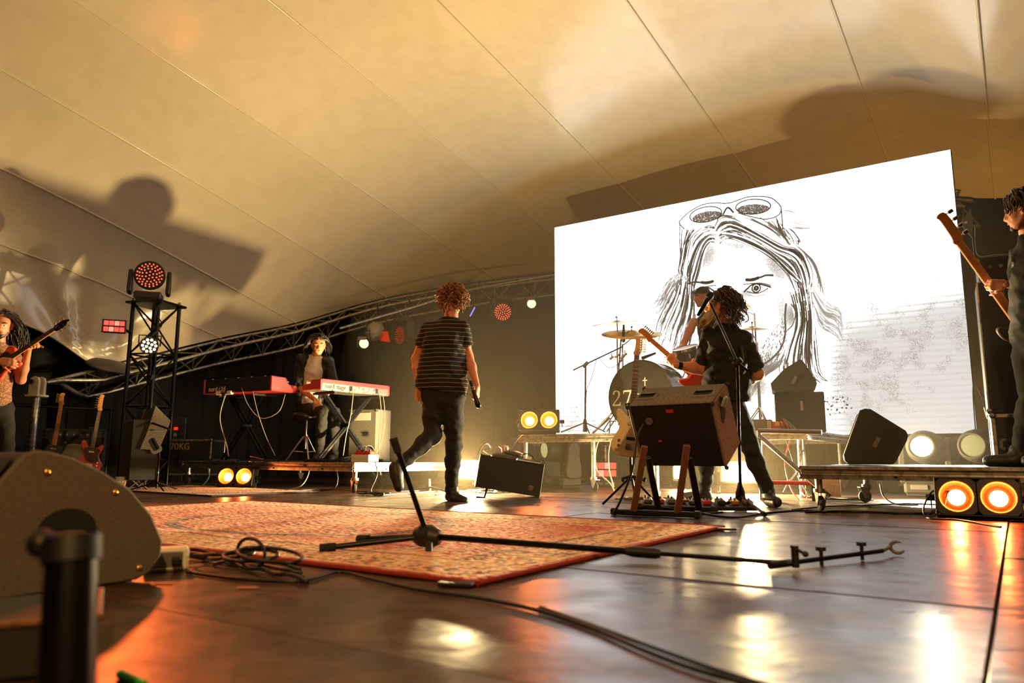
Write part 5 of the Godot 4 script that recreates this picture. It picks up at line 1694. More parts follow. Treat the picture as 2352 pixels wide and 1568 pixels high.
func build_drums() -> void:
	var ry := 0.67
	M.cym = mat(Color(0.78, 0.64, 0.38), 0.32, 1.0, noise_tex(0.02, [[0.0, Color(0.8, 0.78, 0.74)], [1.0, Color(1, 1, 1)]], 128, false, 2, 61), 5.0)
	# bass drum
	var c := at(1470, 910, 8.6)
	var ax := Vector3(-0.08, 0.02, 1.0)
	var R := 0.41
	var t := thing("bass_drum", "large black bass drum with the figure 27 on its head", "drum", Vector3.ZERO, 0)
	c.y = ry + R + 0.02
	drum(t, "shell", c - ax.normalized() * 0.2, ax, R, 0.4, M.drum_head, 8)
	var hf := facing(c + ax.normalized() * 0.004, ax)
	lettering("27", 0.25, hf * xf(Vector3(-0.235, -0.02, 0.001)), M.paper, t, "lettering", true)
	lettering("CLUB", 0.13, hf * xf(Vector3(0.09, -0.02, 0.001)), M.paper, t, "lettering", true)
	var b := mb()
	b.box(Vector3(0.012, 0.1, 0.002), hf * xf(Vector3(0.07, 0.16, 0.001))); b.box(Vector3(0.06, 0.012, 0.0022), hf * xf(Vector3(0.07, 0.175, 0.001)))
	obj("cross_mark", b, M.paper, t)
	for s in [-1.0, 1.0]:
		b = mb(); b.tube([c - ax * 0.12 + hf.basis.x * s * (R - 0.02) + Vector3(0, -0.12, 0), c + hf.basis.x * s * (R + 0.2) + Vector3(0, -R - 0.01, 0) + ax * 0.06], 0.012, 8)
		obj("spur", b, M.chrome, t)
	# rack tom and floor toms with hardware
	t = thing("tom_drum", "small chrome-rimmed tom standing right of the bass drum", "drum", Vector3.ZERO, 0)
	var tc := at(1577, 815, 8.95)
	drum(t, "shell", tc, Vector3(-0.1, 1, 0.35), 0.15, 0.18, M.clear_head, 6)
	b = mb(); b.tube([tc + Vector3(0, -0.08, -0.05), tc + Vector3(-0.1, -0.25, -0.12), Vector3(c.x + 0.14, c.y + R - 0.03, c.z - 0.18)], 0.012, 8); obj("tom_arm", b, M.chrome, t)
	t = thing("floor_tom", "deep black floor tom lying tilted behind the fallen guitar neck", "drum", Vector3.ZERO, 0)
	var fc := at(1575, 890, 9.2)
	fc.y = ry + 0.3
	drum(t, "shell", fc, Vector3(0.1, 1, 0.1), 0.2, 0.36, M.clear_head, 8)
	for k in 3:
		var a := TAU * k / 3.0
		b = mb(); b.tube([fc + Vector3(cos(a) * 0.22, 0.1, sin(a) * 0.22), Vector3(fc.x + cos(a) * 0.23, ry + 0.005, fc.z + sin(a) * 0.23)], 0.007, 6); obj("leg", b, M.chrome, t)
	t = thing("snare_drum", "shallow chrome snare drum on a stand before the drummer", "drum", Vector3.ZERO, 0)
	var sc := at(1655, 845, 9.3)
	sc.y = ry + 0.6
	drum(t, "shell", sc, Vector3(0, 1, 0.1), 0.18, 0.14, M.clear_head, 8)
	b = mb(); b.tube([sc + Vector3(0, -0.08, 0), Vector3(sc.x, ry + 0.1, sc.z)], 0.012, 8); obj("stand_pole", b, M.chrome, t)
	for k in 3:
		var a := TAU * k / 3.0
		b = mb(); b.tube([Vector3(sc.x, ry + 0.26, sc.z), Vector3(sc.x + cos(a) * 0.22, ry + 0.01, sc.z + sin(a) * 0.22)], 0.008, 6); obj("leg", b, M.chrome, t)
	# cymbals
	cymbal("upper crash cymbal seen edge on, left of the drum kit", at(1417, 739, 9.25), Vector3(-0.02, 1, 0.12), 0.315, Vector3(at(1420, 900, 9.3).x, ry, at(1420, 900, 9.3).z), M.cym)
	cymbal("lower tilted ride cymbal behind the guitar headstock", at(1451, 762, 8.9), Vector3(0.16, 1, 0.3), 0.365, Vector3(at(1432, 900, 9.1).x, ry, at(1432, 900, 9.1).z), M.cym)
	cymbal("gold cymbal high up, right of the guitarist's curly head", at(1690, 690, 9.0), Vector3(0.55, 1, 0.35), 0.2, Vector3(at(1742, 900, 9.1).x, ry, at(1742, 900, 9.1).z), M.cym)
	cymbal("flat gold cymbal at shoulder height, right of the guitarist", at(1728, 752, 9.0), Vector3(0.02, 1, 0.1), 0.19, Vector3(at(1745, 900, 9.3).x, ry, at(1745, 900, 9.3).z), M.cym)
	# clamp hardware on the left
	t = thing("drum_hardware", "cluster of chrome clamps and a cowbell arm above the bass drum", "drum hardware", Vector3.ZERO, 0)
	var h0 := at(1425, 822, 9.2)
	for k in 5:
		b = mb()
		var p := h0 + Vector3((k - 2) * 0.045, 0.03 * sin(k * 2.1), 0.05 * cos(k * 1.7))
		b.cyl(p - Vector3(0.03, 0.01, 0), p + Vector3(0.03, 0.02, 0.01), 0.016, 8); b.cyl(p + Vector3(0, 0.0, 0), p + Vector3(0.0, 0.06, 0.02), 0.007, 6)
		obj("clamp", b, M.chrome, t)
	b = mb(); b.tube([h0 + Vector3(-0.02, -0.1, 0), h0 + Vector3(0.0, 0.1, 0), h0 + Vector3(0.02, 0.32, 0.0)], 0.01, 8); obj("rod", b, M.black_metal, t)
	b = mb(); b.tube([Vector3(h0.x, ry, h0.z), h0 + Vector3(-0.02, -0.1, 0)], 0.012, 8); obj("pole", b, M.chrome, t)
	var h1 := at(1485, 818, 8.95)
	t = thing("percussion_boom", "short chrome boom arm with a clamp above the bass drum", "drum hardware", Vector3.ZERO, 0)
	b = mb(); b.tube([h1 + Vector3(-0.04, -0.4, 0), h1 + Vector3(-0.04, -0.02, 0)], 0.013, 10); obj("post", b, M.chrome, t)
	b = mb(); b.tube([h1 + Vector3(-0.06, -0.02, 0), h1 + Vector3(0.12, 0.03, 0)], [0.022, 0.014], 10); obj("boom", b, M.black_metal, t)
	b = mb(); b.cyl(h1 + Vector3(-0.04, -0.09, 0), h1 + Vector3(-0.04, -0.05, 0), 0.022, 10); obj("memory_lock", b, M.red_plastic, t)
	# kick pedal heap left of the bass drum's foot
	t = thing("drum_pedal", "chrome bass drum pedal hardware at the left foot of the bass drum", "drum hardware", Vector3.ZERO, 0)
	var q := at(1385, 975, 9.0); q.y = ry
	b = mb(); b.box(Vector3(0.1, 0.012, 0.28), xf(q + Vector3(0, 0.02, 0), Vector3(10, 30, 0)), 0.003); obj("footboard", b, M.chrome, t)
	b = mb(); b.tube([q + Vector3(0.04, 0.0, -0.08), q + Vector3(0.05, 0.16, -0.1), q + Vector3(0.12, 0.16, -0.12)], 0.01, 8); obj("frame", b, M.chrome, t)
	b = mb(); b.tube([q + Vector3(-0.12, 0.01, 0.05), q + Vector3(0.07, 0.2, -0.05)], 0.013, 8); obj("spur", b, M.chrome, t)
	# drummer's stool
	var sp := at(1640, 940, 9.75)
	t = thing("drum_stool", "round black stool the drummer sits on", "stool", Vector3(sp.x, ry, sp.z), 0)
	b = mb(); b.lathe([Vector2(0.0, 0.44), Vector2(0.16, 0.44), Vector2(0.17, 0.5), Vector2(0.0, 0.52)], Transform3D(), 20); obj("seat", b, M.leather, t)
	b = mb(); b.cyl(Vector3(0, 0.1, 0), Vector3(0, 0.44, 0), 0.014, 10); obj("post", b, M.chrome, t)
	for k in 3:
		var a := TAU * k / 3.0
		b = mb(); b.tube([Vector3(0, 0.3, 0), Vector3(cos(a) * 0.24, 0.01, sin(a) * 0.24)], 0.01, 6); obj("leg", b, M.chrome, t)

# electric guitar or bass; head and tail are the ends of its long axis, face the way its strings look
func guitar(t: Node3D, head: Vector3, tail: Vector3, face: Vector3, body_m: Material, board_m: Material, opt := {}) -> void:
	var y := (head - tail).normalized()
	var z := (face - y * face.dot(y)).normalized()
	var f := Transform3D(Basis(y.cross(z).normalized(), y, z), tail)
	var L := (head - tail).length()
	var s: float = L / opt.get("len", 1.0)
	var bass: bool = opt.get("bass", false)
	var mir: float = opt.get("mirror", 1.0)
	f = f * Transform3D(Basis.from_scale(Vector3(s * mir, s, s)), Vector3.ZERO)
	var n0 := 0.36
	var n1: float = 0.84 if not bass else 0.96
	var tip: float = opt.get("len", 1.0)
	var o := []
	if opt.get("style", "tele") == "strat":
		o = [Vector2(0, 0), Vector2(-0.1, 0.012), Vector2(-0.155, 0.07), Vector2(-0.15, 0.15), Vector2(-0.11, 0.215), Vector2(-0.112, 0.28), Vector2(-0.145, 0.35), Vector2(-0.135, 0.41), Vector2(-0.095, 0.405), Vector2(-0.055, 0.345), Vector2(-0.03, 0.335), Vector2(0.03, 0.325), Vector2(0.06, 0.335), Vector2(0.105, 0.375), Vector2(0.13, 0.36), Vector2(0.128, 0.3), Vector2(0.1, 0.23), Vector2(0.118, 0.17), Vector2(0.158, 0.1), Vector2(0.14, 0.04), Vector2(0.08, 0.008)]
	else:
		o = [Vector2(0, 0), Vector2(-0.1, 0.015), Vector2(-0.155, 0.08), Vector2(-0.15, 0.16), Vector2(-0.115, 0.225), Vector2(-0.115, 0.29), Vector2(-0.14, 0.34), Vector2(-0.12, 0.39), Vector2(-0.07, 0.4), Vector2(-0.032, 0.38), Vector2(0.032, 0.335), Vector2(0.055, 0.345), Vector2(0.1, 0.385), Vector2(0.128, 0.37), Vector2(0.125, 0.31), Vector2(0.1, 0.24), Vector2(0.125, 0.18), Vector2(0.158, 0.11), Vector2(0.14, 0.04), Vector2(0.075, 0.008)]
	var b := mb()
	b.prism(spline2(o, 4), 0.044, f * xf(Vector3(0, 0, -0.044)), 0.007, true)
	var body := obj("body", b, body_m, t)
	b = mb()
	var pg := [Vector2(-0.03, 0.34), Vector2(-0.1, 0.3), Vector2(-0.085, 0.22), Vector2(-0.04, 0.15), Vector2(0.06, 0.12), Vector2(0.1, 0.16), Vector2(0.085, 0.23), Vector2(0.1, 0.3), Vector2(0.03, 0.33)]
	b.prism(spline2(pg, 4), 0.003, f * xf(Vector3(0, 0, 0.0)), 0.0, true)
	obj("pickguard", b, opt.get("guard", M.satin_black), body)
	for p in ([0.15, 0.27] if not bass else [0.17, 0.24]):
		b = mb(); b.box(Vector3(0.075, 0.026, 0.012), f * xf(Vector3(0, p, 0.004)), 0.004); obj("pickup", b, M.chrome if p > 0.2 else M.satin_black, body)
	b = mb(); b.box(Vector3(0.08, 0.05, 0.012), f * xf(Vector3(0, 0.085, 0.005)), 0.003); obj("bridge", b, M.chrome, body)
	for k in 2:
		b = mb(); b.cyl(f * Vector3(0.095, 0.09 + 0.04 * k, 0), f * Vector3(0.095, 0.09 + 0.04 * k, 0.016), 0.011 * s, 10); obj("control_knob", b, M.chrome, body)
	b = mb()
	var nl := n1 - n0 + 0.04
	b.prism(PackedVector2Array([Vector2(-0.026, 0), Vector2(0.026, 0), Vector2(0.021, nl), Vector2(-0.021, nl)]), 0.017, f * xf(Vector3(0, n0 - 0.04, -0.013)), 0.004)
	var neck := obj("neck", b, opt.get("neck_m", M.maple), t)
	b = mb()
	b.prism(PackedVector2Array([Vector2(-0.027, 0), Vector2(0.027, 0), Vector2(0.0215, nl), Vector2(-0.0215, nl)]), 0.006, f * xf(Vector3(0, n0 - 0.04, 0.004)), 0.001)
	obj("fingerboard", b, board_m, neck)
	b = mb()
	for k in 20:
		var fy := n1 - (n1 - 0.12) * (1.0 - pow(2.0, -(k + 1) / 12.0)) * 1.02
		if fy > n0 - 0.03: b.box(Vector3(0.044, 0.0022, 0.002), f * xf(Vector3(0, fy, 0.0108)))
	var fr := obj("frets", b, M.chrome, neck)
	fr.set_meta("kind", "stuff")
	b = mb()
	var hs := [Vector2(-0.02, n1), Vector2(0.02, n1), Vector2(0.03, n1 + 0.02), Vector2(0.02, n1 + 0.05), Vector2(0.016, tip - 0.04), Vector2(0.024, tip - 0.015), Vector2(0.0, tip), Vector2(-0.035, tip - 0.02), Vector2(-0.038, n1 + 0.06), Vector2(-0.034, n1 + 0.03)]
	if opt.get("head", "") == "pointed":
		hs = [Vector2(-0.02, n1), Vector2(0.02, n1), Vector2(0.036, n1 + 0.03), Vector2(0.038, tip - 0.06), Vector2(0.018, tip - 0.03), Vector2(0.0, tip + 0.01), Vector2(-0.03, tip - 0.04), Vector2(-0.04, tip - 0.06), Vector2(-0.036, n1 + 0.03)]
	b.prism(spline2(hs, 3), 0.014, f * xf(Vector3(0, 0, -0.01)), 0.003, true)
	var hd := obj("headstock", b, opt.get("head_m", M.maple), t)
	var np := 4 if bass else 6
	for k in np:
		var hy: float = n1 + 0.035 + (tip - n1 - 0.06) * k / (np - 1.0)
		var sd := -1.0
		if opt.get("head", "") == "pointed": sd = -1.0 if k % 2 == 0 else 1.0
		b = mb()
		b.cyl(f * Vector3(sd * 0.024, hy, 0.002), f * Vector3(sd * 0.024, hy, 0.014), 0.0055 * s, 8)
		b.cyl(f * Vector3(sd * 0.036, hy, -0.004), f * Vector3(sd * 0.055, hy, -0.004), 0.004 * s, 6)
		b.box(Vector3(0.02, 0.015, 0.008) * s * (1.5 if bass else 1.0), f * xf(Vector3(sd * 0.062, hy, -0.004)) * Transform3D(Basis.from_scale(Vector3.ONE / s), Vector3.ZERO), 0.003)
		obj("tuning_peg", b, M.chrome, hd)
	b = mb()
	for k in np:
		var sx := (k - (np - 1) / 2.0)
		b.tube([f * Vector3(sx * 0.0095, 0.085, 0.016), f * Vector3(sx * 0.0062, n1, 0.013), f * Vector3(-0.01, n1 + 0.06, 0.006)], 0.0007 * s, 4, false)
	var st := obj("strings", b, M.steel, t)
	st.set_meta("kind", "stuff")

func guitar_stand(label: String, p: Vector3, turn: float, h: float, lean: float) -> Node3D:
	var t := thing("guitar_stand", label, "stand", p, turn, "guitar stands")
	for k in 3:
		var a := TAU * k / 3.0 + PI / 2
		var b := mb(); b.tube([Vector3(0, 0.24, -0.06), Vector3(cos(a) * 0.26, 0.012, sin(a) * 0.24 - 0.03)], 0.01, 8); obj("leg", b, M.black_metal, t)
	var b := mb(); b.tube([Vector3(0, 0.2, -0.06), Vector3(0, h * 0.72, -0.06 - lean * 0.72)], 0.012, 8); obj("upright", b, M.black_metal, t)
	b = mb(); b.tube([Vector3(-0.03, h * 0.72 - 0.01, -lean * 0.72), Vector3(0, h * 0.72, -0.06 - lean * 0.72), Vector3(0.03, h * 0.72 - 0.01, -lean * 0.72)], 0.01, 8); obj("neck_rest", b, M.rubber, t)
	for s in [-1.0, 1.0]:
		b = mb(); b.tube([Vector3(0, 0.24, -0.055), Vector3(s * 0.08, 0.22, -0.02), Vector3(s * 0.085, 0.205, 0.05), Vector3(s * 0.085, 0.225, 0.075)], 0.011, 8); obj("body_rest", b, M.rubber, t)
	return t

func flight_case(label: String, pos: Vector3, turn: float, size: Vector3, m: Material) -> Node3D:
	var t := thing("flight_case", label, "case", pos, turn, "metal-edged flight cases")
	var b := mb(); b.box(size - Vector3(0.01, 0.01, 0.01), xf(Vector3(0, size.y / 2, 0)), 0.004); obj("body", b, m, t)
	for a in 3:
		for s in [-1.0, 1.0]:
			for r in [-1.0, 1.0]:
				var c := Vector3.ZERO
				var sz := Vector3(0.03, 0.03, 0.03)
				sz[a] = size[a]
				c[(a + 1) % 3] = s * (size[(a + 1) % 3] / 2 - 0.013)
				c[(a + 2) % 3] = r * (size[(a + 2) % 3] / 2 - 0.013)
				b = mb(); b.box(sz, xf(c + Vector3(0, size.y / 2, 0)), 0.005); obj("edge_trim", b, M.alu, t)
	for x in [-1.0, 1.0]:
		for yy in [0.0, 1.0]:
			b = mb(); b.ball(Vector3(x * (size.x / 2 - 0.012), lerpf(0.012, size.y - 0.012, yy), size.z / 2 - 0.012), Vector3(0.026, 0.026, 0.026), 10, 7); obj("ball_corner", b, M.steel, t)
	for x in [-0.3, 0.28]:
		cup_handle(t, xf(Vector3(x * size.x, size.y * 0.42, size.z / 2 + 0.001)), 0.15 * minf(1.0, size.x / 0.6), 0.1 * minf(1.0, size.x / 0.6), M.steel)
	return t

func build_left_gear() -> void:
	# ---- lighting tower
	var c := at(336, 1000, 9.75)
	var t := thing("truss_tower", "black box-truss lighting tower standing left of the keyboards", "truss", Vector3(c.x, 0, c.z), 20)
	var topy := at(336, 690, 9.75).y
	var a := 0.2
	for s in [[-1, -1], [1, -1], [1, 1], [-1, 1]]:
		var b := mb(); b.cyl(Vector3(s[0] * a, 0.02, s[1] * a), Vector3(s[0] * a, topy, s[1] * a), 0.026, 12); obj("chord", b, M.tower_paint, t)
	var nb := 7
	for k in nb:
		var y0 := topy * k / nb
		var y1 := topy * (k + 1) / nb
		for q in 4:
			var p: Vector3 = [Vector3(-a, 0, a), Vector3(a, 0, a), Vector3(a, 0, -a), Vector3(-a, 0, -a)][q]
			var r: Vector3 = [Vector3(a, 0, a), Vector3(a, 0, -a), Vector3(-a, 0, -a), Vector3(-a, 0, a)][q]
			var b := mb()
			if (k + q) % 2: b.cyl(p + Vector3(0, y0, 0), r + Vector3(0, y1, 0), 0.012, 7)
			else: b.cyl(r + Vector3(0, y0, 0), p + Vector3(0, y1, 0), 0.012, 7)
			obj("brace", b, M.tower_paint, t)
			if k % 2 == 0:
				b = mb(); b.cyl(p + Vector3(0, y1, 0), r + Vector3(0, y1, 0), 0.012, 7); obj("brace", b, M.tower_paint, t)
	var b := mb(); b.box(Vector3(0.54, 0.03, 0.54), xf(Vector3(0, topy, 0)), 0.005); obj("top_plate", b, M.black_metal, t)
	b = mb(); b.box(Vector3(0.8, 0.02, 0.8), xf(Vector3(0, 0.01, 0)), 0.004); obj("base_plate", b, M.black_metal, t)
	for k in 4:
		b = mb(); b.cyl(Vector3([-1, 1, 1, -1][k] * a, topy, [-1, -1, 1, 1][k] * a), Vector3([-1, 1, 1, -1][k] * a, topy + 0.06, [-1, -1, 1, 1][k] * a), 0.02, 10); obj("spigot", b, M.steel, t)
	# arm that carries the strobe panel
	b = mb(); b.cyl(Vector3(-a, at(262, 749, 9.3).y, a), to_local_of(t, at(275, 749, 9.4)), 0.018, 8); obj("clamp_arm", b, M.black_metal, t)
	# ---- railing pipe behind the guitars
	t = thing("rail_pipe", "thin dark rail running behind the guitars at far left", "pipe", Vector3.ZERO, 0)
	b = mb(); b.cyl(at(-60, 928, 10.3), at(262, 940, 11.5), 0.018, 8); obj("rail", b, M.black_metal, t)
	for q in [[-20, 930, 10.4], [255, 940, 11.4]]:
		var p := at(q[0], q[1], q[2]); b = mb(); b.cyl(Vector3(p.x, 0, p.z), p, 0.02, 8); obj("upright", b, M.black_metal, t)
	# ---- guitars on stands
	var g1 := at(145, 902, 9.3)
	var base1 := at(118, 1040, 9.2); base1.y = 0.22
	var yaw := 62.0
	guitar_stand("black stand under the maple-necked guitar at far left", Vector3(base1.x, 0, base1.z), yaw, 1.0, 0.12)
	t = thing("electric_guitar", "black electric guitar with a pale maple neck on a stand, far left", "guitar")
	guitar(t, g1, base1, Vector3(0.85, 0.15, 0.5), M.drum_black, M.maple, {"style": "strat", "guard": M.satin_black})
	var g2 := at(236, 906, 9.4)
	var base2 := at(203, 1062, 9.3); base2.y = 0.2
	guitar_stand("black stand under the dark red guitar beside the fill speaker", Vector3(base2.x, 0, base2.z), yaw, 1.05, 0.12)
	t = thing("electric_guitar", "dark red electric guitar on a stand left of the tall fill speaker", "guitar")
	guitar(t, g2, base2, Vector3(0.85, 0.15, 0.5), M.red_lacquer, M.rosewood, {"style": "strat", "guard": M.rosewood, "len": 1.06})
	# ---- combo amplifier with a visible cone
	var ap := at(168, 1040, 10.0)
	t = thing("guitar_amplifier", "black combo amplifier with a pale round speaker cone behind the guitars", "amplifier", Vector3(ap.x, 0, ap.z), 58)
	b = mb(); b.box(Vector3(0.75, 0.72, 0.3), xf(Vector3(0, 0.4, -0.16)), 0.02); obj("cabinet", b, M.box_black, t)
	b = mb(); b.box(Vector3(0.66, 0.46, 0.01), xf(Vector3(0, 0.32, -0.004)), 0.003); obj("grille_cloth", b, M.grille, t)
	b = mb(); b.lathe([Vector2(0.22, 0.0), Vector2(0.2, 0.012), Vector2(0.185, 0.004), Vector2(0.09, 0.0), Vector2(0.085, 0.008), Vector2(0.0, 0.014)], Transform3D(Basis(Vector3.RIGHT, PI / 2), Vector3(0.0, 0.34, 0.004)), 30, true); obj("speaker_cone", b, M.cone, t)
	b = mb(); b.lathe([Vector2(0.03, 0.0), Vector2(0.0, 0.008)], Transform3D(Basis(Vector3.RIGHT, PI / 2), Vector3(0.0, 0.34, 0.018)), 16, true); obj("dust_cap", b, M.paper, t)
	b = mb(); b.box(Vector3(0.7, 0.09, 0.012), xf(Vector3(0, 0.68, 0.0)), 0.003); var cp := obj("control_panel", b, M.satin_black, t)
	for k in 7:
		b = mb(); b.cyl(Vector3(-0.25 + k * 0.08, 0.68, 0.006), Vector3(-0.25 + k * 0.08, 0.68, 0.022), 0.012, 10); obj("knob", b, M.steel, cp)
	# drum-like chrome rim at the very left edge
	var dp := at(-12, 1012, 8.6)
	t = thing("hand_drum", "chrome-rimmed drum at the very left edge behind the grey wedge", "drum", Vector3.ZERO, 0)
	drum(t, "shell", Vector3(dp.x, dp.y - 0.05, dp.z), Vector3(0.5, 1, 0.3), 0.17, 0.2, M.clear_head, 6)
	for k in 3:
		var an := TAU * k / 3.0
		b = mb(); b.tube([Vector3(dp.x + cos(an) * 0.14, dp.y - 0.1, dp.z + sin(an) * 0.14), Vector3(dp.x + cos(an) * 0.26, 0.005, dp.z + sin(an) * 0.26)], 0.009, 6); obj("leg", b, M.chrome, t)
	# ---- flight case marked 70KG and the rack behind it
	var fp := at(452, 1052, 12.0)
	t = flight_case("black flight case marked 70KG behind the keyboard riser's left end", Vector3(fp.x, 0.1, fp.z), 30, Vector3(0.7, 0.56, 0.5), M.box_black)
	lettering("70KG", 0.14, xf(Vector3(-0.17, 0.45, 0.252)), M.stencil, t)
	for s in [-0.25, 0.25]:
		b = mb(); b.lathe([Vector2(0.012, -0.02), Vector2(0.05, -0.02), Vector2(0.05, 0.02), Vector2(0.012, 0.02)], Transform3D(Basis(Vector3.RIGHT, PI / 2), Vector3(s, -0.05, 0.2)), 16); b.box(Vector3(0.06, 0.05, 0.06), xf(Vector3(s, -0.01, 0.2)), 0.004); obj("castor", b, M.rubber, t)
		b = mb(); b.lathe([Vector2(0.012, -0.02), Vector2(0.05, -0.02), Vector2(0.05, 0.02), Vector2(0.012, 0.02)], Transform3D(Basis(Vector3.RIGHT, PI / 2), Vector3(s, -0.05, -0.2)), 16); b.box(Vector3(0.06, 0.05, 0.06), xf(Vector3(s, -0.01, -0.2)), 0.004); obj("castor", b, M.rubber, t)
	var rp := at(410, 1000, 12.1)
	t = thing("dimmer_rack", "narrow dark power rack with a red lamp beside the flight case", "rack", Vector3(rp.x, 0, rp.z), 40)
	b = mb(); b.box(Vector3(0.3, 1.02, 0.3), xf(Vector3(0, 0.51, 0)), 0.01); obj("body", b, M.box_black, t)
	b = mb(); b.box(Vector3(0.06, 0.045, 0.02), xf(Vector3(0.0, 0.84, 0.152)), 0.004); obj("red_lamp", b, M.rack_lamp, t)
	for k in 9:
		b = mb(); b.cyl(Vector3(-0.08 + (k % 3) * 0.08, 0.74 - (k / 3) * 0.09, 0.15), Vector3(-0.08 + (k % 3) * 0.08, 0.74 - (k / 3) * 0.09, 0.175), 0.026, 12); obj("socket", b, M.plastic_grey if k % 2 else M.rubber, t)
	# ---- small boom mic stand before the fill speaker, and a cup
	var mp := at(360, 1118, 8.45)
	t = thing("microphone_stand", "short black boom stand in front of the leaning fill speaker", "stand", Vector3(mp.x, 0, mp.z), 0, "microphone stands")
	var hy := at(362, 982, 8.45).y
	b = mb(); b.cyl(Vector3(0, 0.03, 0), Vector3(0, hy, 0), 0.011, 10); obj("pole", b, M.black_metal, t)
	b = mb(); b.tube([Vector3(0, 0, 0) + at(341, 968, 8.5) - Vector3(mp.x, 0, mp.z), at(388, 985, 8.4) - Vector3(mp.x, 0, mp.z)], 0.012, 8); obj("boom", b, M.black_metal, t)
	b = mb(); b.tube([Vector3(0, hy - 0.02, 0), at(347, 987, 8.45) - Vector3(mp.x, 0, mp.z)], 0.008, 6); obj("lever", b, M.black_metal, t)
	b = mb(); b.cyl(Vector3(0, 0.2, 0), Vector3(0, 0.215, 0), 0.014, 10); obj("tape_ring", b, M.green_plastic, t)
	for k in 3:
		var an := TAU * k / 3.0 + 0.3
		b = mb(); b.tube([Vector3(0, 0.1, 0), Vector3(cos(an) * 0.3, 0.012, sin(an) * 0.3)], 0.009, 6); obj("leg", b, M.black_metal, t)
	var cu := at(276, 1124, 8.5)
	b = mb()
	b.lathe([Vector2(0.0, 0.003), Vector2(0.045, 0.003), Vector2(0.062, 0.155), Vector2(0.064, 0.158), Vector2(0.06, 0.158), Vector2(0.043, 0.006), Vector2(0.0, 0.006)], Transform3D(Basis(), Vector3(cu.x, 0, cu.z)), 24)
	tag(obj("plastic_cup", b, M.cup), "clear plastic cup standing on the deck beside the grey wedge", "cup")

func to_local_of(n: Node3D, p: Vector3) -> Vector3:
	return n.transform.affine_inverse() * p

